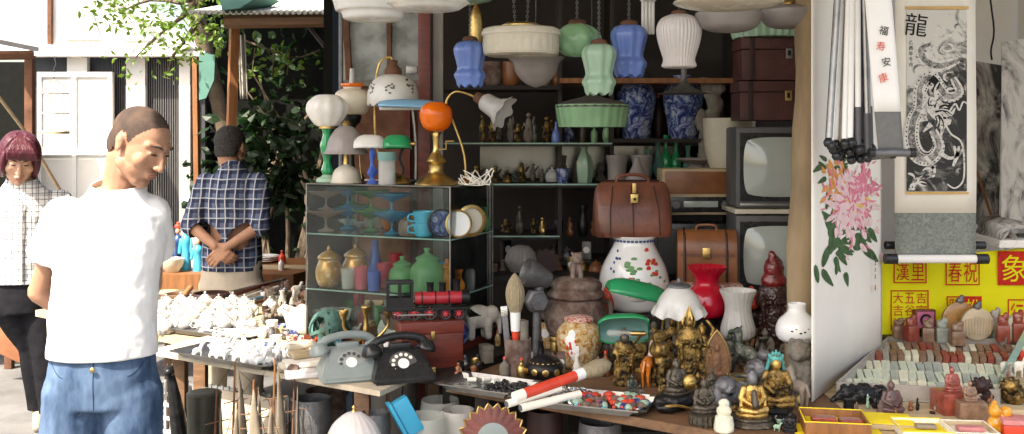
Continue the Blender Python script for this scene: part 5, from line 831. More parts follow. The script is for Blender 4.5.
# ---- telephone table
def phone(px, pb, m, label, rz, hm, cord=True):
    t = T('telephone', label, 'telephone', px, pb, z=.751, rz=rz); b = bmesh.new(); L = []
    for z, hx, y0, y1 in ((0, 31, -26, 22), (4, 31, -26, 22), (14, 27, -17, 21), (24, 22, -4, 18), (29, 20, 2, 16)):
        L.append([b.verts.new(p) for p in ((-hx, y0, z), (hx, y0, z), (hx, y1, z), (-hx, y1, z))])
    for A_, B_ in zip(L, L[1:]):
        for k in range(4): b.faces.new((A_[k], A_[(k+1) % 4], B_[(k+1) % 4], B_[k]))
    b.faces.new(L[0]); b.faces.new(L[-1]); bmesh.ops.bevel(b, geom=[e for e in b.edges if len(e.link_faces) == 2], offset=2.2, segments=2, affect='EDGES'); O('phone_body', b, m, t)
    M_ = Matrix.Translation((0, -11.8, 16)) @ Matrix.Rotation(.86, 4, 'X'); O('dial', lathe([(0, 2.2), (6, 2.2), (14, 1.2), (15, -2), (0, -2)], 40, M=M_), 'g_clear' if m == 'plastic_grey' else 'tv_grey', t); bm = None
    for k in range(10): a = .7+k*.5; bm = lathe([(0, 2.4), (1.9, 2.0), (1.9, 1), (0, 1)], 12, bm=bm, M=M_ @ Matrix.Translation((10.3*math.cos(a), 10.3*math.sin(a), 0)))
    O('dial_hole', bm, 'tv_grey' if m == 'plastic_grey' else 'paper', t); O('dial_centre', lathe([(0, 3), (5.5, 3), (5.5, 1), (0, 1)], 24, M=M_), 'paper_white', t)
    b = tube([(-27, 8, 33), (-20, 8, 38), (0, 8, 41), (20, 8, 38), (27, 8, 33)], [4.6, 4.2, 4, 4.2, 4.6], 12, n=4)
    for s_ in (-1, 1): lathe(smoothprof([(0, 0), (9.4, 0), (9.6, 4), (5, 10), (0, 11)]), 24, bm=b, M=Matrix.Translation((s_*28, 6, 25)) @ Matrix.Rotation(s_*.3, 4, 'Y'))
    h_ = O('handset', b, hm, t); h_.rotation_euler = (0, 0, .12); O('cradle', box(22, 8, 6, (0, 8, 28), 1.5, base=True), m, t)
    if cord:
        pts = []
        for i in range(260):
            s_ = i/259; a = i*.95; cx = 34+4*s_; cz = 20-s_*72; pts.append((cx+1.9*math.cos(a), -6-8*min(1, s_*3)+1.9*math.sin(a), cz))
        O('coiled_cord', tube(pts, .6, 5), 'leather_tan', t)
    return t
phone(349, 377, 'plastic_grey', 'grey green rotary telephone at the front of the plywood table', .35, 'plastic_grey'); phone(401, 378, 'plastic_black', 'black rotary telephone behind the grey green one', .30, 'plastic_black', False)
t = T('cable', 'black cable looping down from the telephones beside the coiled cord', 'cable', 418, 362, z=.76); O('cable_loop', tube([(4, 0, 6), (10, -10, -4), (8, -14, -40), (0, -14, -56), (-14, -14, -30), (-8, -14, -2), (-6, -8, 3)], .9, 6, n=6), 'plastic_black', t)
t = T('teapot', 'porcelain plate with pink painting behind the telephones', 'plate', 400, 345, z=.751); O('plate_face', lathe(smoothprof([(0, 0), (10, 0), (16, 3), (15.6, 4), (9, 1), (0, 1)], 3), M=Matrix.Translation((-6, 4, 14)) @ Matrix.Rotation(1.1, 4, 'X')), 'famille', t); t.name = 'painted_plate'
t = T('openwork_ball', 'green openwork metal ball on the plywood table', 'ornament', 328, 347, z=.751); b = bmesh.new()
for k in range(9):
    ax = Euler((random.uniform(0, PI), random.uniform(0, PI), random.uniform(0, PI))).to_matrix().to_4x4(); lathe([(17, -1.6), (19, -1.6), (19, 1.6), (17, 1.6), (17, -1.6)], 40, bm=b, M=Matrix.Translation((0, 0, 19)) @ ax)
mat('verdigris', (.09, .20, .17), .5, .3, .35, 25, .5); O('ball', b, 'verdigris', t); O('inner_ball', ell((0, 0, 19), 9), 'bronze_green', t)
t = T('openwork_ball', 'smaller pierced green ball peeking behind the openwork one', 'ornament', 340, 340, z=.751); b = None
for k in range(6): b = lathe([(10, -1.2), (11.4, -1.2), (11.4, 1.2), (10, 1.2), (10, -1.2)], 30, bm=b, M=Matrix.Translation((0, 0, 11)) @ Euler((k*.9, k*1.3, 0)).to_matrix().to_4x4())
O('ball', b, 'verdigris', t)
t = T('candelabrum', 'dark brass candelabrum with curling arms behind the telephones', 'candlestick', 366, 352, z=.751, rz=.2); O('stem', lathe(smoothprof([(0, 0), (9, 0), (8, 3), (2.4, 8), (3.6, 20), (2, 34), (4.5, 42), (4.8, 46), (0, 46)], 3)), 'brass', t)
for s_ in (-1, 1): O('arm', tube([(0, 0, 16), (s_*8, 0, 12), (s_*16, 0, 18), (s_*22, 0, 26), (s_*22, 0, 33)], 1.4, 8, n=4), 'brass', t); O('candle_cup', lathe(smoothprof([(0, 32), (2, 33), (4.6, 39), (4.4, 43), (3.2, 42), (0, 36)], 3), 20, M=Matrix.Translation((s_*22, 0, 0))), 'brass', t)
t = T('candle', 'red candle in a square white holder beside the case', 'candle', 340, 318, z=.751); O('holder', box(14, 12, 18, (0, 0, 0), 1.5, base=True), 'china', t); O('candle_body', lathe([(0, 18), (2.8, 18), (2.8, 38), (0, 38)], 16), 'deco_red', t)
t = T('goblet', 'small red glass goblet among the clutter beside the case', 'goblet', 358, 322, z=.751); O('cup', lathe(smoothprof([(0, 0), (6, 0), (1.5, 4), (1.5, 10), (6, 16), (7, 28), (6.2, 28), (4, 16), (0, 13)], 3)), 'red_glass', t)
t = T('ruffled_dish', 'pale pink glass dish with a ruffled rim and green foot', 'dish', 304, 336, z=.751); O('dish', lathe(smoothprof(shell([(8, 4), (16, 6), (18, 14), (21, 26)], .8), 3), 60, lambda a, t_, r, z: (r*(1+(.04*math.cos(10*a) if z > 18 else 0)), z+(1.6*math.cos(10*a) if z > 22 else 0))), 'white_pink', t); O('foot', lathe([(0, 0), (15, 0), (14, 5), (0, 5)]), 'mint', t)
# red wooden box and toy train
bx = T('wooden_box', 'dark red wooden box carrying the toy locomotive', 'box', 429, 365, z=.755, rz=.30); O('box_body', box(62, 34, 34, (0, 0, 0), 1, base=True), 'redwood', bx); O('lid', box(64, 36, 12, (0, 0, 34.3), 1, base=True), 'redwood', bx); O('hasp', box(4, 1, 8, (0, -18.4, 29), .4, base=True), 'brass', bx); bs = S
bx.location.z = .755
t = E('toy_locomotive', 'red and black tin toy steam locomotive on the wooden box', 'toy train', bx.location+Vector((-.012, 0, 46.5*bs)), .16); S = bs*1.12; RX = Matrix.Rotation(PI/2, 4, 'Y'); mat('toy_red', (.42, .03, .04), .3, var=.2, bump=.1, coat=.3)
O('boiler', lathe([(0, 0), (5.8, 0), (5.8, 44), (4.6, 46), (0, 46)], 28, M=Matrix.Translation((-10, 0, 18.5)) @ RX), 'toy_red', t); bm = None
for x in (-4, 8, 20, 32): bm = lathe([(5.8, 0), (6.3, 0), (6.3, 1.1), (5.8, 1.1), (5.8, 0)], 28, bm=bm, M=Matrix.Translation((x, 0, 18.5)) @ RX)
O('boiler_band', bm, 'blackmetal', t); O('smokebox', lathe([(0, 0), (6.6, 0), (6.6, 6), (0, 7)], 28, M=Matrix.Translation((33, 0, 18.5)) @ RX), 'blackmetal', t)
for x, hh in ((28, 9), (15, 7), (4, 7)): O('chimney' if x == 28 else 'steam_dome', lathe([(0, 24), (3, 24), (3.2, 24+hh), (4, 25+hh), (0, 25+hh)], 16, M=Matrix.Translation((x, 0, 0))), 'blackmetal', t)
b = box(24, 17, 3, (-23, 0, 8.2), .4, base=True); box(24, 17, 2.4, (-23, 0, 32), .8, bm=b, base=True)
for x in (-33.5, -23, -12.5):
    for y in (-7.6, 7.6): box(2.2, 1.4, 21, (x, y, 11), bm=b, base=True)
box(22, 1, 9, (-23, -8, 11), bm=b, base=True); box(22, 1, 9, (-23, 8, 11), bm=b, base=True); box(1.4, 15, 21, (-12, 0, 11), bm=b, base=True); O('cab', b, 'blackmetal', t); O('running_board', box(76, 15, 2, (0, 0, 8.4), .3, base=True), 'blackmetal', t)
for s_ in (-1, 1):
    for x, r in ((-25, 6.6), (-11, 6.6), (3, 6.6), (17, 5), (29, 5)):
        M_ = Matrix.Translation((x, s_*7, r)) @ Matrix.Rotation(PI/2, 4, 'X'); wv = O('wheel', lathe([(r-1.3, -1), (r, -1.3), (r, 1.3), (r-1.3, 1), (r-1.3, -1)], 24, M=M_), 'blackmetal', t); b = lathe([(0, -1), (1.6, -1), (1.6, 1), (0, 1)], 12, M=M_)
        for k in range(4): a = k*PI/4; tube([M_ @ Vector((-r*.85*math.cos(a), -r*.85*math.sin(a), 0)), M_ @ Vector((r*.85*math.cos(a), r*.85*math.sin(a), 0))], .5, 5, b)
        O('spokes', b, 'toy_red', wv)
    O('coupling_rod', box(32, .8, 1.3, (-10, s_*9, 5), .2), 'steel', t)
O('cowcatcher', poly([(38, -7, 1), (50, 0, 1), (38, 7, 1), (38, 5, 9), (38, -5, 9)], (0, 0, .8)), 'blackmetal', t); b = None
for k in range(5): b = tube([(38, -6+3*k, 9), (47-abs(k-2)*3, -3+1.5*k, 1)], .6, 5, b)
O('cowcatcher_bars', b, 'steel', t)
# ---- papers, pink goods, flowers on the phone table's left
for i, (x, y, w_, d_, zz, m_, lb, nm) in enumerate(((308, 375, 46, 30, 0, 'white_pink', 'pink plastic wrapped packet at the bottom of the pile by the phone', 'packet'), (306, 370, 44, 26, 5.2, 'paper', 'cream packet on the pile left of the grey telephone', 'packet'), (310, 366, 40, 22, 10.4, 'wood_pale', 'brown fan shaped bundle on top of the packet pile', 'packet'), (300, 362, 30, 20, 15, 'cream', 'yellowish cloth bag topping the packet pile', 'bag'))):
    t = T(nm, lb, 'packet', x, y, z=.751, rz=.3+i*.1); t.location.z += zz*S; b = box(w_, d_, 5, (0, 0, 0), 1.8, base=True); bmesh.ops.subdivide_edges(b, edges=b.edges, cuts=3, use_grid_fill=True)
    for v in b.verts: v.co.z += .7*math.sin(v.co.x*.3+i)*math.cos(v.co.y*.4)*(v.co.z > 1)
    O('wrapping', b, m_, t)
# ---- white porcelain on the left tables
def teapot(t, m, k=1.):
    O('pot_body', lathe(smoothprof([(0, 0), (5*k, 0), (8*k, 4*k), (8*k, 9*k), (4*k, 13*k), (0, 13.5*k)]), 20), m, t); O('lid', lathe(smoothprof([(4.2*k, 12.6*k), (3*k, 14.5*k), (1*k, 15*k), (1.3*k, 17*k), (0, 18*k)], 3), 14), m, t)
    O('spout', tube([(7*k, 0, 5*k), (11*k, 0, 8*k), (12.5*k, 0, 12*k)], [1.8*k, 1.3*k, 1*k], 8, n=3), m, t); O('handle', tube([(-7*k, 0, 10*k), (-12*k, 0, 10*k), (-12*k, 0, 4*k), (-7*k, 0, 4*k)], .9*k, 6, n=3), m, t)
bpy.context.view_layer.update()
paint_mat('china_speck', (.50, .50, .48), (.12, .10, .09), 26, .42)
p1_ = T('teapot', 'white porcelain teapot in the nearest row of the crowded left table', 'teapot', 165, 334, z=.736, rz=.4, group='white teapots on the left table'); teapot(p1_, 'china_speck')
rng = random.Random(11); n_ = 0
for j, py in enumerate((330, 322, 315, 309)):
    for i in range(8):
        px = 160+i*13.5+rng.uniform(-3, 3)+(j % 2)*6
        if px > 258-j*3: continue
        p = onz(px, py, .736); dup(p1_, p, rng.uniform(0, 6.2), label='white porcelain teapot in the %s row of the crowded left table' % ['nearest', 'second', 'third', 'rearmost'][j], scale=rng.uniform(.8, 1.05)*(p.y/p1_.location.y)); n_ += 1
for x in ((270, 312), (285, 318)): p = onz(*x, .736); dup(p1_, p, rng.uniform(0, 6))
tt = tray('grey metal tray on the yellow edged table holding small silver goods', 215, 342, 228, 326, rz=-.5, wd=.46, dp=.2, m='iron', z=.74)
def f3(i, p, rng, x, y):
    t = E('porcelain_spoon', 'small white spoon lying in the grey metal tray', 'spoon', p+Vector((0, 0, .004)), rng.uniform(0, 6), 'white spoons in the tray'); b = ell((0, 0, .003), (.014, .009, .004), sub=2); tube([(.01, 0, .004), (.05, 0, .012)], [.004, .003], 6, b); O('spoon_body', b, 'china', t, scale=1)
scatter(tt, 26, f3, .17, .06, 3)
tt = tray('long metal tray packed with small white animals at the front', 235, 368, 245, 350, rz=-.53, wd=.5, dp=.22, m='steel', z=.752)
def animal(t, m):
    b = ell((0, 0, .022), (.018, .011, .013), sub=2); cap((.012, 0, .028), (.02, 0, .045), .007, .006, b, 8); ell((.024, 0, .05), (.010, .007, .007), bm=b, sub=2); ell((.02, .004, .06), (.002, .002, .007), bm=b, sub=1); ell((.02, -.004, .06), (.002, .002, .007), bm=b, sub=1)
    for x in (-.012, .012):
        for y in (-.006, .006): cap((x, y, .003), (x, y, .016), .004, .005, b, 6)
    O('animal_body', remesh(b, .003, 1), m, t, scale=1)
an = E('porcelain_animal', 'small white porcelain animal crowded in the front tray', 'figurine', (0, 0, 0), 0, 'white porcelain animals'); animal(an, 'china'); first = [True]
def f4(i, p, rng, x, y):
    if first[0]: an.location = p; first[0] = False
    else: d_ = dup(an, p, rng.uniform(0, 6), scale=rng.uniform(.8, 1.2)); wh = ('front ' if y < 0 else 'back ')+('left' if x < -.07 else 'middle' if x < .07 else 'right'); d_['label'] = 'small white porcelain animal crowded in the %s of the long tray' % wh; d_['group'] = 'white porcelain animals, '+wh
scatter(tt, 52, f4, .21, .085, 6)
t = T('wooden_bowl', 'dark turned wooden bowl behind the white teapots', 'bowl', 211, 306, z=.736); O('bowl_body', lathe(smoothprof(shell([(12, 0), (17, 3), (18.5, 9), (17.5, 13)], 1.5), 3)), 'leather_dark', t)
t = T('mortar', 'brown clay mortar with a pestle behind the white teapots', 'mortar', 178, 306, z=.736); O('bowl_body', lathe(smoothprof(shell([(9, 0), (12, 5), (13, 12)], 1.5), 3)), 'wood', t); O('pestle', cap((2, 0, 5), (12, 0, 18), 1.8, 3), 'wood_orange', t)
t = T('clay_pot', 'small brown clay pot at the far left of the teapots', 'pot', 158, 308, z=.736); O('bowl_body', lathe(smoothprof(shell([(5, 0), (9, 5), (8, 12)], 1), 3)), 'stone_red', t)
for i, (x0, y0, x1, y1, m_, lb) in enumerate(((226, 298, 268, 284, 'redwood', 'reddish rolled stick at the left of the bundle of rods'), (233, 301, 278, 287, 'paper', 'cream rolled rod in the bundle beyond the teapots'), (241, 303, 286, 290, 'blue_paint', 'pale blue rolled rod in the bundle beyond the teapots'), (250, 304, 292, 293, 'wood_orange', 'orange rod nearest in the bundle beyond the teapots'), (232, 292, 285, 279, 'stone', 'long grey stick lying at the back of the bundle'))):
    a, b_ = onz(x0, y0, .75), onz(x1, y1, .75); t = E('rod', lb, 'rod', a); d = b_-a; d.z = 0; O('rod_body', tube([(0, 0, 0), d], .0095, 10), m_, t, scale=1)
rng = random.Random(2); ms = ['stone', 'bronze', 'leather_dark', 'wood', 'iron', 'potter', 'silver', 'stone_red', 'famille_dark']
kinds = [('trinket_pot', 'little dark curio pot in the jumble left of the display case', 'pot', 'curio pots beside the case'), ('wire_basket', 'little grey wire tin in the jumble left of the display case', 'tin', 'wire tins beside the case'), ('trinket', 'small lumpy curio in the jumble left of the display case', 'curio', 'small curios beside the case')]
for i in range(44):
    px = rng.uniform(266, 330); py = rng.uniform(296, 340) if px < 296 else rng.uniform(290, 316); k_ = i % 3; nm, lb, ct, g = kinds[k_]; t = T(nm, lb, ct, px, py, z=.752 if py > 330 else .736, rz=rng.uniform(0, 6), group=g); h_ = rng.uniform(6, 13); r = rng.uniform(3.5, 7); m_ = rng.choice(ms)
    if k_ == 0: O('body', lathe(smoothprof([(0, 0), (r*.7, 0), (r, h_*.4), (r*.6, h_*.8), (r*.7, h_), (r*.5, h_), (r*.4, h_*.8)]), 18), m_, t)
    elif k_ == 1: O('body', lathe([(0, 0), (r, 0), (r, h_), (r*.85, h_), (r*.85, 1), (0, 1)], 36, lambda a, t_, rr, z: (rr*(1+.05*math.cos(12*a)), z)), m_, t)
    else: O('body', remesh(ell((0, 0, h_*.35), (r, r*.7, h_*.4), bm=ell((r*.4, 0, h_*.7), (r*.5, r*.5, h_*.3), bm=cap((-r*.7, 0, 1), (r, r*.3, h_*.3), 1.6, 1.2))), 1.1, 1, 2, 3), m_, t)
for i, (px, py, m_) in enumerate(((272, 330, 'china'), (283, 334, 'blue_white'), (292, 345, 'red_pattern'), (276, 345, 'china'), (290, 356, 'paper'), (279, 356, 'china'), (300, 352, 'stone_red'), (262, 338, 'china'), (270, 352, 'blue_white'), (296, 338, 'blue_white'))):
    t = T('tea_cup', 'little tea cup in the row between the white animals and the packets', 'cup', px, py, z=.752, group='little tea cups by the packets'); O('cup_body', lathe(smoothprof(shell([(3, 0), (5, 3), (6, 9)], .7), 3), 18), m_, t)
for i, (px, py, lb) in enumerate(((283, 372, 'yellowish stone lump by the red tag on the plywood edge'), (293, 374, 'pinkish stone lump next to the packets'), (268, 366, 'white stone lump right of the animal tray'))):
    t = T('stone_lump', lb, 'stone', px, py, z=.752); O('lump', remesh(ell((0, 0, 5), (7, 5, 5)), 1.2, 1, 3, 4), ['cream', 'stone_red', 'china'][i], t)
# ---- under the tables
ub = E('low_bench', 'low bench in the shade beneath the market tables', 'bench', (0, 0, 0)); O('bench_top', poly([(-1.3, 3.75, .3), (.9, 2.75, .3), (1.1, 3.6, .3), (-1.0, 4.4, .3)], (0, 0, .03)), 'darkwood', ub, False)
for x, y in ((-1.2, 3.8), (.8, 2.9), (.95, 3.5), (-.95, 4.3)): O('leg', box(.05, .05, .298, (x, y, 0), .004, base=True), 'darkwood', ub)
def U(nm, label, cat, px, pt, Y, hh, rz=0, zb=.331, group=None):
    """thing on the bench: pt is the image row of its top, hh its real height"""
    global S
    p = W(px, pt, Y); o = E(nm, label, cat, (p.x, Y, p.z-hh), rz, group); S = 1.0; return o
t = U('metal_canister', 'dark green metal canister standing under the plywood table', 'canister', 204, 391, 3.5, .355); O('canister_body', lathe([(0, 0), (.056, 0), (.057, .31), (0, .31)], 40), mat('canister', (.06, .06, .045), .4, .5, .25, 10, .2), t); O('lid', lathe(smoothprof([(.0585, .30), (.0585, .335), (.055, .352), (0, .355)], 3), 40), 'canister', t)
t = U('long_neck_cat', 'dark tall cat statue with a thin upright neck', 'statue', 181, 362, 3.6, .438); b = ell((0, 0, .1), (.05, .045, .1)); cap((0, 0, .17), (-.035, 0, .38), .036, .016, b); ell((-.04, -.01, .405), (.02, .022, .018), bm=b); ell((-.05, 0, .425), (.005, .004, .014), bm=b, sub=1); ell((-.03, 0, .425), (.005, .004, .014), bm=b, sub=1); O('cat_body', remesh(b, .006, 2, .004, .03), 'blackmetal', t)
mat('crate_white', (.50, .51, .50), .6, var=.15, bump=.1)
def crate(x, y, z, rz, label, m='crate_white'):
    t = E('plastic_crate', label, 'crate', (x, y, z), rz); b = None; w_, d_, h_ = .40, .30, .24
    for s_ in (-1, 1):
        for k in range(13): b = box(.010, .008, h_, (-w_/2+w_*k/12, s_*d_/2, 0), bm=b, base=True)
        for k in range(10): b = box(.008, .010, h_, (s_*w_/2, -d_/2+d_*k/9, 0), bm=b, base=True)
    for zz in (0, .05, .1, .15, .2): b = box(w_+.013, d_+.013, .012, (0, 0, zz+.013*0), bm=b, base=True) if zz == 0 else b
    for zz in (.055, .11, .165, .22):
        for s_ in (-1, 1): box(w_+.02, .006, .014, (0, s_*(d_/2+.004), zz), bm=b, base=True); box(.006, d_+.02, .014, (s_*(w_/2+.004), 0, zz), bm=b, base=True)
    O('crate_body', b, m, t, False); return t
for i, (z, lb) in enumerate(((0, 'white plastic crate at the bottom of the stack below the porcelain'), (.245, 'white plastic crate topping the stack below the porcelain'))): crate(-1.42, 4.3, z, -.5+i*.05, lb)
crate(-1.13, 4.15, 0, -.45, 'white plastic crate on the ground behind the canister'); crate(-.95, 4.05, .245, -.5, 'grey plastic crate in shade behind the model boats', 'concrete'); crate(-.95, 4.05, 0, -.5, 'grey crate lowest behind the model boats', 'concrete')
mat('sail', (.24, .20, .15), .8, var=.15, bump=.2)
def boat(px, pt, hh, label, rz=.3, Y=3.35):
    t = U('model_ship', label, 'model ship', px, pt, Y, hh, rz); b = bmesh.new(); L = []
    for x, wd, z0 in ((-.12, .01, .05), (-.09, .03, .01), (0, .038, 0), (.08, .028, .015), (.13, .003, .06)): L.append([b.verts.new(p) for p in ((x, -wd, .075+abs(x)*.15), (x, -wd*.6, z0+.02), (x, 0, z0), (x, wd*.6, z0+.02), (x, wd, .075+abs(x)*.15))])
    for A_, B_ in zip(L, L[1:]):
        for k in range(4): b.faces.new((A_[k], A_[k+1], B_[k+1], B_[k]))
        b.faces.new((A_[0], B_[0], B_[4], A_[4]))
    b.faces.new(L[0]); b.faces.new(L[-1]); O('hull', b, 'wood', t)
    for x, f_ in ((-.06, .8), (.0, 1), (.065, .85)):
        big = x == 0
        mt_ = O('mast', tube([(x, 0, .06), (x+.01, 0, hh*f_)], [.005, .003], 8), 'rust' if f_ < 1 else 'wood_orange', t); sl = bmesh.new(); z0, z1 = .12, hh*f_*.93
        N = 6; rows = []
        for j in range(N+1):
            v = j/N; wd = (.046 if big else .02)*(1-v)**.8+.001; rows.append([sl.verts.new((x+.008+wd*u_*1.0+.01*v, -.012-.018*math.cos(u_*1.4)*math.sin(PI*(v*.8+.1)), z0+(z1-z0)*v)) for u_ in (0, .33, .66, 1.0)])
        for A_, B_ in zip(rows, rows[1:]):
            for k in range(3): sl.faces.new((A_[k], A_[k+1], B_[k+1], B_[k]))
        O('sail', sl, 'sail', t, solid=.0012)
        for zz in (.45, .7): O('yard', tube([(x-.03, -.012, hh*f_*zz), (x+.05, -.012, hh*f_*zz+.008)], .002, 6), 'wood', mt_)
    O('rigging', tube([(-.12, 0, .09), (-.06, 0, hh*.78), (0, 0, hh*.98), (.065, 0, hh*.83), (.14, 0, .08)], .001, 4), 'ink', t); return t
boat(232, 362, .44, 'model sailing ship at left under the plywood table edge', .5); boat(272, 358, .46, 'tallest model sailing ship under the plywood table', .3, 3.42); boat(251, 380, .37, 'shorter model sailing ship between two taller ones', -.3, 3.25)
pl = E('cardboard_sheet', 'brown cardboard sheets leaning behind the model ships', 'cardboard', W(238, 415, 3.75)); pl.location.z = .331; O('sheet', box(.42, .012, .28, (0, 0, 0), .002, base=True), 'plywood', pl, scale=1); pl.rotation_euler = (-.1, 0, -.5)
t = U('glass_lampshade', 'pale pink ribbed glass dome with a brass finial below the telephones', 'lamp shade', 354, 405, 3.1, .14); O('dome', lathe(smoothprof([(.092, 0), (.088, .03), (.066, .08), (.03, .112), (.006, .12)], 4), 90, lambda a, t_, r, z: (r*(1+.015*math.cos(18*a)), z)), 'white_pink', t); O('finial', lathe(smoothprof([(.0, .118), (.008, .12), (.004, .127), (.007, .133), (0, .142)], 3), 16), 'brass', t); O('foot', box(.17, .17, .1, (0, 0, -.101), .004, base=True), 'leather_dark', t)
t = U('blue_reflector', 'bright blue square lamp head tilted under the phone table', 'lamp', 407, 394, 3.25, .2); mat('blue_plastic', (.02, .28, .46), .35, var=.1, bump=0); M_ = Matrix.Translation((0, 0, .13)) @ Matrix.Rotation(-.5, 4, 'Y') @ Matrix.Rotation(.3, 4, 'Z'); O('lamp_head', box(.055, .06, .12, (0, 0, 0), .006, M=M_), 'blue_plastic', t); O('reflector', box(.012, .075, .135, (-.034, 0, 0), .004, M=M_), 'blue_plastic', t); O('lamp_arm', tube([(.01, 0, .08), (.03, 0, 0)], .008, 8), 'blackmetal', t)
t = U('sunburst_mirror', 'round mirror in a gold edged red sunburst frame', 'mirror', 493, 402, 3.1, .22); M_ = Matrix.Translation((0, 0, .105)) @ Matrix.Rotation(PI/2-.2, 4, 'X')
O('frame', lathe([(.05, -.005), (.092, -.005), (.092, .006), (.05, .012), (.05, -.005)], 144, lambda a, t_, r, z: (r*(1+(.16*abs(((a*22/(2*PI)) % 1)-.5)*2 if r > .08 else 0)), z), M=M_), 'redwood', t, False); pts = []
for i in range(176):
    a = 2*PI*i/176; rr = .092*(1+.17*abs(((a*22/(2*PI)) % 1)-.5)*2); pts.append(M_ @ Vector((rr*math.cos(a), rr*math.sin(a), .006)))
O('gold_edge', tube(pts+[pts[0]], .0028, 6), 'brass', t); O('mirror_glass', lathe([(0, 0), (.052, 0), (.052, .007), (0, .009)], 48, M=M_), 'mirror', t); 
rng = random.Random(21); 
for i, (px, pt, Y, r, m_, lb) in enumerate(((385, 375, 3.9, .12, 'grey_frost', 'large grey glass bowl in shade under the phones'), (440, 402, 3.5, .07, 'g_clear', 'clear glass jar in shade below the steel tray'), (425, 418, 3.3, .07, 'g_clear', 'glass bowl wrapped in plastic below the steel tray'), (458, 412, 3.4, .06, 'frost', 'frosted glass shade in shade left of the sunburst mirror'), (375, 415, 3.3, .05, 'iron', 'grey metal pot beside the coiled cord'), (312, 400, 3.6, .07, 'iron', 'dented grey pot under the packet pile'), (325, 392, 3.8, .08, 'stone_red', 'brown clay pot in shade under the grey phone'), (545, 412, 3.3, .06, 'leather_dark', 'dark pot under the statue counter'), (600, 424, 3.2, .07, 'iron', 'grey pot under the bead tray'))):
    t = U('bowl' if i != 6 else 'pot', lb, 'bowl' if i != 6 else 'pot', px, pt, Y, .1); t.location.z = .331; h_ = max(.07, W(px, pt, Y).z-.331); O('bowl_body', lathe(smoothprof(shell([(r*.5, 0), (r*.8, h_*.3), (r, h_*.75), (r*.95, h_)], .004), 3)), m_, t, scale=1)
# back-left low tables' goods
bt_z = .72
for i, (px, pb, hh, m1, m2) in enumerate(((178, 268, 46, 'deco_blue', 'deco_red'), (186, 270, 50, 'turquoise', 'gold'), (193, 267, 40, 'china', 'deco_blue'), (170, 270, 34, 'deco_blue', 'china'), (198, 271, 36, 'turquoise', 'china'))):
    t = T('opera_figurine', ['dark blue opera figurine left of the turquoise one', 'tallest opera figurine, turquoise robe and gold head', 'white robed opera figurine behind the turquoise ones', 'short blue opera figurine nearest the bowl', 'turquoise opera figurine closest to the checked shirt man'][i], 'figurine', px, pb, z=bt_z); b = lathe(smoothprof([(0, 0), (5, 0), (4, hh*.4), (5, hh*.6), (2, hh*.72), (0, hh*.73)]), 20); cap((-5, 0, hh*.6), (-6, -2, hh*.35), 1.6, 1.6, b, 8); cap((5, 0, hh*.6), (6, -2, hh*.35), 1.6, 1.6, b, 8); O('robe', b, m1, t); O('head', ell((0, 0, hh*.8), (2.6, 2.6, 3.4), sub=2), 'skin_pale', t); O('headdress', remesh(ell((0, .5, hh*.9), (3.6, 2.6, 3), bm=ell((0, .5, hh*.97), 1.8)), .7, 1), m2, t)
t = T('mixing_bowl', 'cream glass bowl on the table beyond the white shirted man', 'bowl', 172, 272, z=bt_z); O('bowl_body', lathe(smoothprof(shell([(6, 0), (10, 6), (12, 13)], 1), 3)), 'cream', t)
for i in range(3):
    t = T('plate', ['bottom white plate of the pile right of the checked shirt man', 'middle white plate of the pile right of the checked shirt man', 'top white plate of the pile right of the checked shirt man'][i], 'plate', 262, 262-0*i, z=bt_z); t.location.z += .012*i; O('plate_face', lathe(smoothprof([(0, 0), (9, 0), (17, 2), (16.5, 3), (9, 1), (0, 1)], 3)), 'china', t)
t = T('bamboo_tray', 'yellow woven cloth spread at the right end of the far table', 'cloth', 285, 268, z=bt_z); O('cloth', box(50, 26, 1.6, (0, 0, 0), .6, base=True), 'wood_pale', t)
rng = random.Random(8)
for i in range(16):
    px, py = rng.uniform(0, 36), rng.uniform(288, 294); t = T('trinket', 'tiny pale trinket on the low table beside the woman', 'trinket', px, py, z=.521, group='trinkets on the low table'); O('body', ell((0, 0, 2), (rng.uniform(1.5, 3), 2, rng.uniform(1.5, 3)), sub=1), rng.choice(['china', 'stone_red', 'silver', 'turquoise', 'brass']), t)
t = E('wooden_board', 'broad brown board leaning against the low table', 'board', W(22, 350, 6.4)); t.location.z = 0; O('board', box(.5, .02, .5, (0, 0, 0), .003, base=True), 'leather_tan', t, scale=1); t.rotation_euler = (-.35, .5, .2); t.location.z = .12
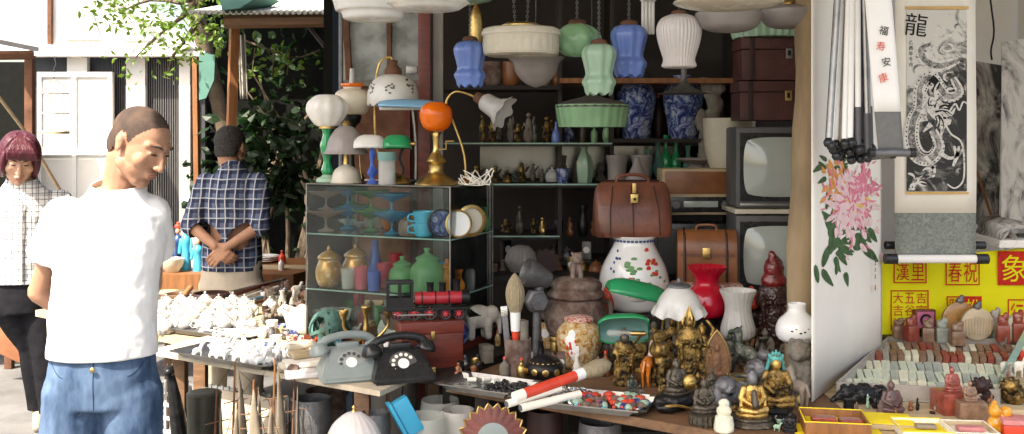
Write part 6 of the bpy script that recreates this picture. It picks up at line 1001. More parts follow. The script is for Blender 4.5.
# ------------------------------------------------------------- people
stripe_mat('plaid_navy', (.11, .135, .215), [('X', .052, .020, 0, (.015, .02, .05), .75), ('Z', .056, .022, 0, (.015, .02, .05), .7), ('X', .052, .0065, .032, (.50, .52, .55), .85), ('Z', .056, .007, .034, (.46, .5, .53), .75)])
stripe_mat('check_white', (.74, .74, .73), [('X', .030, .004, 0, (.04, .04, .05), .85), ('Z', .030, .004, 0, (.04, .04, .05), .8), ('X', .060, .009, .012, (.22, .22, .24), .6), ('Z', .060, .009, .012, (.22, .22, .24), .5)])
def head_parts(b, c, Rm, k=1., female=False):
    """face towards -Y of the head frame"""
    M = Matrix.Translation(c) @ Rm.to_4x4() @ Matrix.Scale(k, 4); g0 = len(b.verts)
    old = set(b.verts)
    ell((0, .012, .035), (.075, .094, .080), bm=b, sub=4); ell((0, -.02, .0), (.066, .070, .095), bm=b, sub=4); ell((0, -.028, -.050), (.060, .057, .054), bm=b); ell((0, -.012, -.085), (.045, .045, .028), bm=b)
    ell((0, -.068, -.096), (.022, .018, .016), bm=b); cap((-.05, -.01, -.055), (-.02, -.06, -.092), .022, .016, b); cap((.05, -.01, -.055), (.02, -.06, -.092), .022, .016, b)
    cap((0, -.088, .022), (0, -.110, -.022), .0085, .0125, b); ell((-.011, -.1, -.026), (.008, .010, .007), bm=b, sub=2); ell((.011, -.1, -.026), (.008, .010, .007), bm=b, sub=2)
    cap((-.046, -.067, .036), (-.012, -.080, .033), .010, .011, b); cap((.046, -.067, .036), (.012, -.080, .033), .010, .011, b)
    for s_ in (-1, 1): ell((s_*.040, -.060, -.018), (.026, .023, .026), bm=b); ell((s_*.029, -.079, .014), (.015, .009, .009), bm=b, sub=2)
    ell((0, -.086, -.052), (.024, .013, .008), bm=b, sub=2); ell((0, -.082, -.064), (.020, .012, .008), bm=b, sub=2)
    for s_ in (-1, 1):
        ell((s_*.075, .010, -.002), (.008, .017, .029), (-.15, 0, s_*.3), b); ell((s_*.079, .016, .010), (.006, .015, .016), (0, 0, s_*.3), b)
    for v in b.verts:
        if v not in old: v.co = M @ v.co
    return M
def face_extras(root, M, brow='hair', k=1.):
    b = None
    for s_ in (-1, 1): b = ell((s_*.029, -.0885, .013), (.0125, .0035, .0028), (0, 0, s_*.25), b, 2)
    xform(b, M); O('eye', b, 'eye_dark', root, scale=1); b = None
    for s_ in (-1, 1): b = tube([(s_*.012, -.0985, .036), (s_*.03, -.0935, .043), (s_*.048, -.080, .038)], [.0018, .0034, .0016], 6, b, n=3)
    xform(b, M); O('eyebrow', b, brow, root, scale=1); b = ell((0, -.0975, -.053), (.019, .0035, .0030), sub=2); ell((0, -.0925, -.0635), (.016, .0032, .0036), bm=b, sub=2); xform(b, M); O('lips', b, 'lips', root, scale=1)
def hand_parts(b, wrist, d, n, side=1, curl=.5, k=1.):
    """palm along d, back of the hand facing n"""
    d = Vector(d).normalized(); n = Vector(n).normalized(); s_ = d.cross(n).normalized()*side; w_ = Vector(wrist); L = .085*k
    for i in range(4): o = (i-1.5)*.019*k; cap(w_+s_*o*.55, w_+d*L+s_*o, .013*k, .0115*k, b, 8)
    for i, fl in enumerate((.068, .078, .073, .058)):
        o = (i-1.5)*.0205*k; p = w_+d*L+s_*o; dd = d; r = .0092*k
        for j, q in enumerate((.45, .32, .25)):
            ang = curl*(.5+j*.5); dd2 = (d*math.cos(ang)-n*math.sin(ang)).normalized(); e = p+dd2*fl*q*k; cap(p, e, r, r*.92, b, 8); p = e; r *= .92
    t0 = w_+d*.022*k-s_*.024*k; t1 = t0+(d*.6-s_*.75-n*.25).normalized()*.038*k; t2 = t1+(d*.9-s_*.25-n*.35).normalized()*.03*k; cap(t0, t1, .013*k, .0105*k, b, 8); cap(t1, t2, .0105*k, .009*k, b, 8)
def person(name, label, loc, rz, J, skin, headR, hk=1., female=False):
    t = E(name, label, 'person', loc, rz); b = bmesh.new()
    M = head_parts(b, Vector(J['head']), headR, hk, female); nk = Vector(J['neck'])
    cap(nk+Vector((0, .01, -.05)), Vector(J['head'])+headR @ Vector((0, .035, -.05)), .056*hk, .054*hk, b, 16)
    tk = J.get('tk', .9)
    loft([(0, 0, J['hip'][2]-.06, .14*tk, .10*tk), (0, 0, J['hip'][2]+.1, .14*tk, .095*tk), (nk.x*.3, 0, J['hip'][2]+.25, .145*tk, .10*tk), (nk.x*.7, 0, nk.z-.13, .155*tk, .09*tk), (nk.x, nk.y*.6, nk.z-.05, .11*tk, .06), (nk.x, nk.y, nk.z, .06, .05)], 24, b)
    for s_ in 'LR':
        sh_, el, wr = (Vector(J[q+s_]) for q in ('sh', 'el', 'wr')); cap(sh_, el, .043, .036, b, 16); cap(el, wr, .038, .025, b, 16)
        hd, hn, sd_, cu = J['hand'+s_]; hand_parts(b, wr, hd, hn, sd_, cu)
    for x, sx in ((-1, 'R'), (1, 'L')):
        hp = Vector((x*.072, 0, J['hip'][2]-.06)); kn, an_ = Vector(J['kn'+sx]), Vector(J['an'+sx]); cap(hp, kn, .068, .056, b, 16); cap(kn, an_, .056, .038, b, 16); cap(an_, an_+Vector((0, -.13, -.045)), .036, .026, b, 12)
    O('body', remesh(b, .0042, 3, fac=.5), skin, t, scale=1); return t, M
def leg_cloth(t, m, J, top, r0=.105, r1=.075, r2=.062, low=.07, name='trousers', waist=(.165, .115)):
    b = bmesh.new(); loft([(0, 0, top-.20, waist[0]*.97, waist[1]*1.02), (0, 0, top-.1, waist[0]*1.04, waist[1]*1.05), (0, 0, top, waist[0], waist[1])], 28, b)
    for x, sx in ((-1, 'R'), (1, 'L')):
        hp = Vector((x*.078, 0, top-.16)); kn, an_ = Vector(J['kn'+sx]), Vector(J['an'+sx]); cap(hp, kn, r0, r1, b, 20); cap(kn, an_-Vector((0, 0, .02)), r1, r2, b, 20)
    b = remesh(b, .0085, 4, .012, .09); cut(b, (0, 0, low), (0, 0, -1)); cut(b, (0, 0, top-.01), (0, 0, 1)); return O(name, b, m, t, scale=1, solid=.003)
def shirt(t, m, J, hem, sleeve, flare=0, collar=.062, name='shirt', sr=(.075, .072), noise=.016, tors=(.178, .125), soff=.0, hemtilt=0):
    nk = Vector(J['neck']); b = bmesh.new(); n3 = nk.z
    loft([(0, 0, hem-.05, tors[0]+flare, tors[1]+flare*.8), (0, 0, hem+.12, tors[0]*.97+flare*.6, tors[1]+flare*.5), (nk.x*.3, 0, (hem+n3)/2, tors[0]*.98, tors[1]), (nk.x*.6, 0, n3-.16, tors[0]*1.02, tors[1]*.96), (nk.x*.9, .0, n3-.07, tors[0]*.84, tors[1]*.78), (nk.x, nk.y*.7, n3-.015, .085, .078), (nk.x, nk.y, n3+.03, .064, .064)], 32, b)
    for s_ in 'LR':
        sh_, el, wr = (Vector(J[q+s_]) for q in ('sh', 'el', 'wr')); tot = (el-sh_).length
        if sleeve <= 1: cap(sh_, sh_+(el-sh_)*sleeve, sr[0], sr[1], b, 20)
        else: cap(sh_, el, sr[0], sr[1], b, 20); cap(el, el+(wr-el)*(sleeve-1), sr[1], sr[1]*.86, b, 20)
    b = remesh(b, .0075, 5, noise, .075); cut(b, (0, 0, hem), (0, hemtilt, -1)); cut(b, nk+Vector((0, 0, .012)), (0, -.25, 1))
    for s_ in 'LR':
        sh_, el, wr = (Vector(J[q+s_]) for q in ('sh', 'el', 'wr'))
        if sleeve <= 1: p, d = sh_+(el-sh_)*sleeve, (el-sh_).normalized()
        else: p, d = el+(wr-el)*(sleeve-1), (wr-el).normalized()
        # open the cuff: remove faces past the cuff plane near the arm
        fs = [f for f in b.faces if -.02 < (f.calc_center_median()-p).dot(d) < .13 and ((f.calc_center_median()-p)-d*(f.calc_center_median()-p).dot(d)).length < sr[1]*(1.12 if sleeve > 1 else 1.3)]; vs_ = {v for f in fs for v in f.verts}; es = {e for f in fs for e in f.edges}
        bmesh.ops.bisect_plane(b, geom=fs+list(es)+list(vs_), plane_co=p, plane_no=d, clear_outer=True)
    # keep only the largest connected piece
    b.verts.ensure_lookup_table(); seen = set(); best = []
    for v0 in b.verts:
        if v0 in seen: continue
        st_, comp_ = [v0], []; seen.add(v0)
        while st_:
            v = st_.pop(); comp_.append(v)
            for e in v.link_edges:
                o2 = e.other_vert(v)
                if o2 not in seen: seen.add(o2); st_.append(o2)
        if len(comp_) > len(best): best = comp_
    keep = set(best); bmesh.ops.delete(b, geom=[v for v in b.verts if v not in keep], context='VERTS')
    return O(name, b, m, t, scale=1, solid=.003)
def rot3(yaw, pitch=0, roll=0): return (Matrix.Rotation(yaw, 3, 'Z') @ Matrix.Rotation(pitch, 3, 'X') @ Matrix.Rotation(roll, 3, 'Y'))
def haircap(t, M, m, grow=1.05, zcut=.03, front=-.055, name='hair', nz=.003, vox=.0045, extra=None):
    b = ell((0, .014, .036), (.0755*grow, .0945*grow, .081*grow), sub=4); ell((0, .05, -.01), (.062*grow, .056*grow, .075*grow), bm=b)
    if extra: extra(b)
    b = remesh(b, vox, 2, nz, .01); hl = [(-.2, .112), (-.075, .106), (-.06, .098), (-.045, .078), (-.030, .046), (-.018, .020), (-.010, .012), (.004, .038), (.026, .034), (.036, -.02), (.05, -.055), (.2, -.066)]
    def hz(y):
        for (y0, z0), (y1, z1) in zip(hl, hl[1:]):
            if y0 <= y <= y1: return z0+(z1-z0)*(y-y0)/(y1-y0)
        return 0
    bmesh.ops.delete(b, geom=[f for f in b.faces if (lambda q: q.z < hz(q.y)+.002*math.sin(q.x*400+q.y*300))(f.calc_center_median())], context='FACES'); xform(b, M); return O(name, b, m, t, scale=1)
# foreground man, white T-shirt
J = dict(head=(.118, -.05, 1.548), neck=(.045, -.01, 1.420), hip=(0, 0, .9), shL=(.136, .01, 1.335), elL=(.115, .14, 1.10), wrL=(.04, .20, .95), shR=(-.112, .0, 1.330), elR=(-.205, .08, 1.09), wrR=(-.07, .185, .95), knL=(.10, -.02, .49), anL=(.11, .03, .09), knR=(-.11, -.02, .49), anR=(-.12, .03, .09), tk=.8, handL=((-.8, .15, -.4), (0, 1, 0), 1, .5), handR=((.8, .1, -.3), (0, 1, 0), -1, .6))
t, M = person('person', 'man in a plain white T-shirt and blue jeans glancing down to his side', (W(103, 0, 3.1).x, 3.1, 0), .16, J, 'skin', rot3(.98, .50, .08), .99)
face_extras(t, M); haircap(t, M, 'hair_buzz', 1.006, nz=.0002, vox=.004, front=-.084)
shirt(t, 'tshirt', J, .905, .52, .004, name='t_shirt', sr=(.064, .074), tors=(.160, .122), noise=.014); leg_cloth(t, 'denim', J, .95, .098, .080, .075, name='jeans', waist=(.150, .114)); jeans_ = bpy.data.objects['jeans']
O('fly_button', ell((.0, -.132, .885), (.008, .004, .008), sub=2), 'brass', t, scale=1)
b = None
for s_ in (-1, 1): b = cap((s_*.115, .03, .045), (s_*.115, -.14, .04), .048, .042, b)
b = remesh(b, .008, 2); cut(b, (0, 0, .0), (0, 0, -1), True); O('shoes', b, 'leather_dark', t, scale=1)
from mathutils.bvhtree import BVHTree
def project(o, pts, d=Vector((0, 1, 0)), off=.0015):
    me = o.data; bv = BVHTree.FromPolygons([v.co for v in me.vertices], [p.vertices for p in me.polygons]); out = []
    for p in pts:
        h_ = bv.ray_cast(Vector(p), d)
        if h_[0] is not None: out.append(h_[0]-d*off)
    return out
mat('denim_seam', (.022, .04, .075), .9, var=.2, bump=.2); mat('denim_fade', (.16, .22, .32), .9, var=.3, scale=40, bump=.4); bm = None
for line in ([(0, -.4, .93-.012*i) for i in range(16)], [(.155-.0045*i, -.4, .93-.075*math.sin(i/14*1.5)) for i in range(15)], [(-.155+.0045*i, -.4, .93-.075*math.sin(i/14*1.5)) for i in range(15)], [(-.15+.3*i/20, -.4, .905) for i in range(21)]):
    q = project(jeans_, line)
    if len(q) > 2: bm = tube(q, .0016, 5, bm)
O('seams', bm, 'denim_seam', t, scale=1); bm = None; rg2 = random.Random(4)
for i in range(26):
    x0, z0 = rg2.choice((-1, 1))*rg2.uniform(.02, .13), rg2.uniform(.60, .86); L_ = rg2.uniform(.02, .05); q = project(jeans_, [(x0+L_*(k/6-.5), -.4, z0+.012*math.sin(k*.5+i)+L_*(k/6-.5)*(-.45 if x0 > 0 else .45)) for k in range(7)], off=-.0005)
    if len(q) > 3: bm = tube(q, [.0005]+[.0019]*(len(q)-2)+[.0005], 5, bm)
O('creases', bm, 'denim_fade', t, scale=1)
# checked shirt man seen from behind
J = dict(head=(.02, -.035, 1.505), neck=(0, -.005, 1.385), hip=(0, 0, .88), shL=(.150, 0, 1.300), elL=(.205, .10, 1.06), wrL=(.035, .185, .955), shR=(-.150, 0, 1.300), elR=(-.20, .10, 1.06), wrR=(-.03, .185, .945), knL=(.10, -.01, .48), anL=(.11, .03, .09), knR=(-.10, -.01, .48), anR=(-.11, .03, .09), handL=((-.75, .1, -.62), (0, 1, .1), 1, .9), handR=((.7, .12, -.65), (0, 1, .1), -1, .7))
t, M = person('person', 'man seen from behind in a dark blue checked shirt, hands clasped behind his back', (W(232, 0, 5.85).x, 5.85, 0), PI-.05, J, 'skin', rot3(-.12, .12, 0), 1.06)
haircap(t, M, 'hair', 1.07, nz=.006); shirt(t, 'plaid_navy', J, .80, 1.22, .006, name='checked_shirt', sr=(.064, .058), tors=(.172, .13), noise=.014); leg_cloth(t, 'beige', J, .86, .115, .088, .08, waist=(.17, .125))
O('collar', lathe([(.066, 0), (.078, .0), (.068, .035), (.062, .035)], 32, M=Matrix.Translation((0, .0, 1.385)) @ Matrix.Rotation(.25, 4, 'X')), 'plaid_navy', t, scale=1)
b = None
for s_ in (-1, 1): b = cap((s_*.115, .03, .045), (s_*.115, -.14, .04), .045, .04, b)
b = remesh(b, .008, 2); cut(b, (0, 0, .0), (0, 0, -1), True); O('shoes', b, 'leather_dark', t, scale=1)
# woman with maroon hair
J = dict(head=(-.02, -.07, 1.455), neck=(-.01, -.015, 1.34), hip=(0, 0, .84), shL=(.165, 0, 1.22), elL=(.19, .0, .98), wrL=(.18, -.03, .76), shR=(-.165, 0, 1.22), elR=(-.20, .0, .98), wrR=(-.19, -.03, .76), knL=(.10, -.03, .45), anL=(.125, .02, .08), knR=(.03, .05, .45), anR=(.06, .12, .08), handL=((0, -.1, -1), (1, 0, 0), 1, .3), handR=((0, -.1, -1), (-1, 0, 0), -1, .3))
t, M = person('person', 'woman with maroon bobbed hair in a black and white checked blouse and black trousers', (W(25, 0, 5.35).x, 5.35, 0), .35, J, 'skin_pale', rot3(.12, .5, .06), 1.06)
face_extras(t, M, 'hair_maroon')
b = ell((0, .016, .04), (.086, .102, .088), sub=4)
for s_ in (-1, 1): ell((s_*.070, .005, -.02), (.030, .064, .085), bm=b); ell((s_*.068, -.036, .0), (.018, .042, .070), (0, 0, s_*.2), b)
ell((0, .06, -.02), (.072, .055, .08), bm=b); cap((-.05, -.075, .085), (.035, -.085, .078), .02, .018, b); rg3 = random.Random(12)
for q in range(70):
    a = -2.1+4.2*q/69+rg3.gauss(0, .05); L_ = rg3.uniform(.8, 1.0); pts = [(math.sin(a)*rr*1.0, .016+math.cos(a)*rr*1.12, zz_) for rr, zz_ in ((.02, .128), (.065, .105), (.090, .05), (.094, -.01), (.086+rg3.uniform(-.01, .012), -.075*L_-.02))]; tube(pts, [.004, .007, .008, .007, .002], 6, b, n=3)
for q in range(14):
    x_ = -.06+.12*q/13; tube([(x_*.3, -.02, .130), (x_*.9, -.088, .100), (x_*1.1+.01, -.104, .062), (x_*1.15+.018, -.094, .046)], [.004, .008, .007, .002], 6, b, n=3)
b = remesh(b, .004, 1, .003, .012); xform(b, M); O('hair', b, 'hair_maroon', t, scale=1)
shirt(t, 'check_white', J, .80, 1.35, .012, name='checked_blouse', sr=(.070, .056), tors=(.17, .12), noise=.018); leg_cloth(t, 'black_cloth', J, .84, .098, .070, .055, .09, waist=(.155, .115))
O('blouse_placket', tube([(0, -.128, 1.24), (0, -.135, 1.0), (0, -.138, .82)], .006, 6), 'check_white', t, scale=1)
b = None; mat('snake', (.45, .38, .28), .5, .3, .4, 60, .3)
for x_, y in ((.06, .12), (.125, .02)): b = cap((x_, y+.02, .04), (x_, y-.15, .025), .034, .024, b)
b = remesh(b, .006, 2); cut(b, (0, 0, .0), (0, 0, -1), True); O('shoes', b, 'snake', t, scale=1)
# ------------------------------------------------------------- post, scrolls and seal stall at the right
t = E('wooden_post', 'thick weathered wooden post dividing the two stalls', 'post', (0, 0, 0)); mat('old_post', (.36, .26, .16), .85, var=.3, scale=5, bump=1, bscale=14, stretch=(1.5, 1.5, .45), col2=(.44, .33, .2), lo=.35, hi=.7); a = W(812, 0, 3.45); b_ = W(803, 300, 3.45)
d = (a-b_)/(a.z-b_.z); p0 = b_-d*b_.z; pts = [p0+d*z+Vector((.004*math.sin(z*5), 0, 0)) for z in [i*.1 for i in range(26)]]; O('post_shaft', tube(pts, [.054+.004*math.sin(i*1.7)+.003*math.sin(i*.6) for i in range(26)], 18), 'old_post', t)
# side board with peony painting
N0 = onz(812, 405, .75); F0 = Vector((1.373, 3.75, .75)); dv = (F0-N0); LB = dv.length; dvn = dv.normalized(); ang = math.atan2(dvn.y, dvn.x)
pb = E('painted_scroll', 'wide cream scroll painted with a pink and orange peony hanging along the side', 'scroll', N0+Vector((0, 0, .01)), ang); Hs = 1.55
pbm = bmesh.new(); rows = []
for i in range(25):
    u_ = i/24; rows.append([pbm.verts.new((u_*LB, .006*math.sin(u_*5), z*Hs/8)) for z in range(9)])
for A_, B_ in zip(rows, rows[1:]):
    for k in range(8): pbm.faces.new((A_[k], A_[k+1], B_[k+1], B_[k]))
O('scroll_paper', pbm, mat('scroll_cream', (.86, .82, .74), .85, var=.05, scale=4, bump=.4, bscale=6), pb, solid=.004)
def on_board(px, py):
    """local (u, z) of the board point seen at a pixel"""
    k = (px-CX)/F; u_ = (k*N0.y-N0.x)/(dvn.x-k*dvn.y); Y = N0.y+u_*dvn.y; return u_, H-(py-HY)*Y/F-N0.z-.01
mat('pet_pink', (.78, .24, .32), .8, var=.35, scale=40, bump=0); mat('pet_pale', (.84, .60, .60), .8, var=.15, scale=30, bump=0); mat('pet_orange', (.85, .35, .10), .8, var=.3, scale=40, bump=0); mat('pet_leaf', (.07, .13, .06), .8, var=.5, scale=30, bump=0); mat('pet_yellow', (.85, .6, .15), .8, var=.1, bump=0)
def wav(u_, z): return .006*math.sin(u_/LB*5)
def petals(nm, cen, n, m, seed, sx=(4, 9), yoff=0, ln=None, spread=(15, 22)):
    rng = random.Random(seed); bm = bmesh.new()
    for i in range(n):
        px = cen[0]+rng.gauss(0, spread[0]*.5); py = cen[1]+rng.gauss(0, spread[1]*.5); u_, z = on_board(px, py); a = math.atan2(py-cen[1], px-cen[0])+rng.gauss(0, .4); L = rng.uniform(*sx)*3.1/F; wd = L*(ln or .45); ca, sa = math.cos(a), -math.sin(a); vs_ = []
        L2 = rng.uniform(*sx); w2 = L2*(ln or .45); uu = [];
        for k in range(12):
            th = 2*PI*k/12; x, y = L2*math.cos(th), w2*math.sin(th)*(1-.35*math.cos(th)); rr_ = 1+.08*math.sin(3*th+i); x2, y2 = (x*ca-y*sa)*rr_, (x*sa+y*ca)*rr_; uu_, zz_ = on_board(px+x2*.9, py-y2); vs_.append(bm.verts.new((uu_, wav(uu_, zz_)-.0032-yoff*.12-.00001*i, zz_)))
        bm.faces.new(vs_)
    return O(nm, bm, m, pb, False)
petals('painted_leaves', (838, 243), 34, 'pet_leaf', 3, (6, 12), .0, .34, (18, 38)); petals('painted_leaves', (862, 225), 16, 'pet_leaf', 4, (6, 10), .001, .4, (14, 30)); petals('painted_leaves', (835, 170), 10, 'pet_leaf', 14, (5, 8), .001, .4, (18, 20))
petals('orange_petals', (838, 186), 60, 'pet_orange', 5, (2.5, 5.5), .002, .45, (13, 26)); petals('pale_petals', (851, 208), 120, 'pet_pale', 6, (3, 7), .004, .42, (19, 32)); petals('pink_petals', (850, 203), 110, 'pet_pink', 7, (2.5, 5.5), .006, .26, (21, 32)); petals('pink_petals', (862, 186), 60, 'pet_pink', 9, (2.5, 5), .008, .3, (12, 20)); petals('pale_petals', (854, 200), 70, 'pet_pale', 17, (2, 4.5), .0095, .24, (22, 34)); petals('yellow_stamens', (853, 203), 9, 'pet_yellow', 8, (2, 3.5), .011, .6, (8, 8))
bm = None
for x in range(2): bm = None
u_, z = on_board(869, 287); 
for k, ch in enumerate('春富贵花'): q = textbm(ch, .018, .0002); xform(q, Matrix.Translation((u_, -.022, z+.11-.024*k))); O('inscription', q, 'ink', pb, False, scale=1)
O('seal_mark', box(.012, .001, .02, (u_, -.022, z)), 'deco_red', pb, False, scale=1)
# bundle of hanging rolled scrolls
kb = [(831, 145), (835, 144), (840, 152), (846, 148), (850, 142), (856, 143), (860, 158), (866, 146), (829, 142), (833, 149), (838, 147), (842, 156), (844, 143), (848, 151), (852, 146), (855, 155), (858, 149), (863, 144), (865, 153), (870, 148), (868, 157), (836, 155), (850, 159)]
for i, (x1, y1) in enumerate(kb):
    Y = 2.93+.028*(i % 4); x0 = 844+(x1-829)*.6; top_ = W(x0-4, -42, Y+.04); bot = W(x1, y1-4, Y); dk = x1 > 857
    lb = 'thin %s rolled scroll with a %s hanging in the bundle' % (['white', 'white', 'silvery', 'cream', 'white', 'grey'][i % 6], 'dark blue grey lower end' if dk else 'black knob')
    t = E('rolled_scroll', lb, 'scroll', top_, 0, lb+'s'); e = bot-top_; w_ = .0075+.0016*(i % 3); m_ = ['paper_white', 'paper_white', 'steel', 'cream', 'paper_white', 'iron'][i % 6]
    O('paper_roll', tube([e*k/6 for k in range(7)], w_, 12), m_, t, scale=1)
    if dk: O('end_band', tube([e*.80, e*.999], w_+.001, 12), 'tv_grey', t, scale=1)
    dn = (e.normalized()+Vector((.25*math.sin(i*2.1), -.35, 0))).normalized(); q = e+dn*.004
    O('knob', lathe(smoothprof([(0, -.004), (.009, -.002), (.0130, .008), (.0135, .014), (.009, .023), (0, .024)], 3), 20, M=Matrix.Translation(q) @ dn.to_track_quat('Z', 'Y').to_matrix().to_4x4()), 'plastic_black', t, scale=1)
sr_ = E('scroll_rail', 'wooden rail above the frame carrying the hanging scrolls', 'rail', (0, 0, 0)); O('rail_bar', tube([(.8, 3.06, 2.17), (1.7, 3.06, 2.17)], .012, 8), 'wood', sr_, scale=1); O('rail_bar', tube([(1.0, 3.7, 2.3), (2.3, 3.7, 2.3)], .012, 8), 'wood', sr_, scale=1)
def hscroll(nm, label, x0, x1, ytop, ybot, Y, curl=0, tilt=0, group=None):
    t = E(nm, label, 'scroll', W((x0+x1)/2, ybot, Y)); s = Y/F; w_ = (x1-x0)*s; hh = (ybot-ytop)*s; return t, s, w_, hh
def sheet(t, name, x0, x1, z0, z1, m, y=0, lean=0, amp=.004):
    bm = bmesh.new(); rows = []; n = 10
    for j in range(n+1):
        z = z0+(z1-z0)*j/n; rows.append([bm.verts.new((x0+(x1-x0)*i/6+lean*z, y+amp*math.sin(z*6+i*.4), z)) for i in range(7)])
    for A_, B_ in zip(rows, rows[1:]):
        for k in range(6): bm.faces.new((A_[k], A_[k+1], B_[k+1], B_[k]))
    return O(name, bm, m, t, scale=1, solid=.0012)
# unrolled calligraphy scroll
t, s, w_, hh = hscroll('calligraphy_scroll', 'unrolled calligraphy scroll with a grey lower border beside the rolled bundle', 878, 904, -60, 150, 2.88)
lean = -.085; mat('grey_silk', (.16, .16, .155), .8, var=.1, scale=60, bump=.2); sheet(t, 'mount', -w_/2, w_/2, 0, .11, 'grey_silk', 0, lean); sheet(t, 'paper', -w_/2, w_/2, .11, hh, 'paper_white', 0, lean)
for k, (ch, mm) in enumerate((('福', 'ink'), ('寿', 'deco_red'), ('安', 'ink'), ('康', 'deco_red'))): q = textbm(ch, .028, .0002); xform(q, Matrix.Translation((lean*(.34-.045*k)+.006*(-1)**k, -.006, .34-.045*k)) @ Matrix.Rotation(.25-.2*k, 4, 'Y')); O('character', q, mm, t, False, scale=1)
O('roller', tube([(-w_/2-.012, -.004, -.008), (w_/2+.014, -.004, -.008)], .011, 16), 'iron', t, scale=1); O('roller_knob', tube([(w_/2+.0145, -.004, -.008), (w_/2+.03, -.004, -.008)], .014, 16), 'plastic_black', t, scale=1); O('roller_knob', tube([(-w_/2-.0125, -.004, -.008), (-w_/2-.028, -.004, -.008)], .014, 16), 'plastic_black', t, scale=1)
t = E('rolled_scroll', 'horizontal grey scroll roller hanging under the bundle of knobs', 'scroll', W(862, 158, 3.08)); O('paper_roll', tube([(-.03, 0, 0), (.085, 0, .012)], .013, 14), 'iron', t, scale=1); O('knob', tube([(.0855, 0, .012), (.1, 0, .0135)], .015, 14), 'plastic_black', t, scale=1); O('hanging_cord', tube([(0, 0, .01), (.01, 0, .58)], .0015, 5), 'ink', t, scale=1)
# dragon scroll
t, s, w_, hh = hscroll('dragon_scroll', 'long hanging scroll with an ink dragon and a grey brocade lower border', 895, 976, -60, 256, 3.7)
zz = lambda py: (256-py)*s
xx = lambda px: (px-935.5)*s
paint_mat('brocade', (.27, .29, .25), (.16, .18, .16), 70, .5, (.22, .24, .21), 1.5); sheet(t, 'brocade_border', -w_/2, w_/2, 0, zz(213), 'brocade', 0, 0); sheet(t, 'mount', -w_/2, w_/2, zz(213), hh, 'paper', 0, 0)
O('gold_edging', box((968-905)*s, .001, 3*s, (xx(936.5), -.0062, zz(8))), 'deco_gold', t, False, scale=1); O('gold_edging', box((968-905)*s, .001, 2*s, (xx(936.5), -.0062, zz(193))), 'deco_gold', t, False, scale=1)
paint_mat('inkwash', (.62, .60, .54), (.045, .045, .043), 7, .5, (.17, .165, .155), 2.6)
nt_ = MATS['inkwash'].node_tree; rp_ = [n for n in nt_.nodes if n.type == 'VALTORGB'][-1]; src_ = rp_.inputs[0].links[0].from_socket; tc_ = nt_.nodes.new('ShaderNodeTexCoord'); sp_ = nt_.nodes.new('ShaderNodeSeparateXYZ'); nt_.links.new(tc_.outputs['Object'], sp_.inputs[0])
g_ = math_(nt_, 'ADD', math_(nt_, 'MULTIPLY', sp_.outputs[0], -1.1), math_(nt_, 'MULTIPLY', math_(nt_, 'SUBTRACT', sp_.outputs[2], .62), 1.0)); g_ = math_(nt_, 'MINIMUM', math_(nt_, 'MAXIMUM', g_, -.09), .28); nt_.links.new(math_(nt_, 'ADD', src_, g_), rp_.inputs[0]); O('painting', box((966-906)*s, .0012, (191-10)*s, (xx(936), -.0066, (zz(191)+zz(10))/2)), 'inkwash', t, False, scale=1)
# the pale sky at the top left of the painting, where the writing is
q = textbm('龍', 24*s, .0004); xform(q, Matrix.Translation((xx(915), -.0086, zz(27))) @ Matrix.Rotation(.12, 4, 'Y')); O('character', q, 'ink', t, False, scale=1)
for k, ch in enumerate('乙酉年冬月'): q = textbm(ch, 4.5*s, .0002); xform(q, Matrix.Translation((xx(910), -.0086, zz(43+5.5*k)))); O('character', q, 'ink', t, False, scale=1)
paint_mat('dr_white', (.66, .64, .58), (.20, .19, .18), 26, .42, (.5, .48, .44), 2.5); paint_mat('dr_grey', (.45, .43, .4), (.10, .1, .095), 60, .5, (.25, .24, .22), 1)
def ribbon(pts, ws, y, n=8):
    P = smoothprof3([(a, 0, b) for a, b in pts], n); bm = bmesh.new(); L = []
    for i, p in enumerate(P):
        q0, q1 = P[max(0, i-1)], P[min(len(P)-1, i+1)]; d = Vector((q1[0]-q0[0], 0, -(q1[2]-q0[2]))); d.normalize(); nn = Vector((-d.z, 0, d.x)); f_ = i/(len(P)-1)*(len(ws)-1); k = min(int(f_), len(ws)-2); wd = ws[k]+(ws[k+1]-ws[k])*(f_-k); c = Vector((xx(p[0]), y, zz(p[2]))); L.append((bm.verts.new(c+nn*wd*s), bm.verts.new(c-nn*wd*s)))
    for A_, B_ in zip(L, L[1:]): bm.faces.new((A_[0], A_[1], B_[1], B_[0]))
    return bm
def addr(nm, pts, ws, m, y): return O(nm, ribbon(pts, ws, y), m, t, False, scale=1)
body = [(958, 60), (940, 66), (926, 62), (920, 50), (930, 44)]; body2 = [(952, 78), (958, 92), (946, 96), (930, 78), (920, 88), (918, 108), (912, 122), (911, 142), (918, 156), (930, 158), (938, 146), (932, 130)]
for bd, ws in ((body, [3, 6, 7, 6, 3]), (body2, [3, 5, 6, 7, 7, 6, 7, 8, 8, 7, 6, 4])): addr('dragon_body', bd, ws, 'dr_white', -.0080); addr('dragon_belly', bd, [w_2*.45 for w_2 in ws], 'dr_grey', -.0084)
P = smoothprof3([(a, 0, b) for a, b in body2], 10); bm = bmesh.new()
for i in range(3, len(P)-3, 2):
    d = Vector((P[i+1][0]-P[i-1][0], 0, P[i+1][2]-P[i-1][2])).normalized(); nx, nz_ = -d.z, d.x
    for sg in (-1, 1):
        c = (P[i][0]+nx*5.2*sg, P[i][2]+nz_*5.2*sg); v_ = [bm.verts.new((xx(c[0]+a), -.0088, zz(c[1]+b_2))) for a, b_2 in ((-1, 0), (0, -.9), (1, 0), (0, .9))]; bm.faces.new(v_)
O('dragon_scales', bm, 'ink', t, False, scale=1)
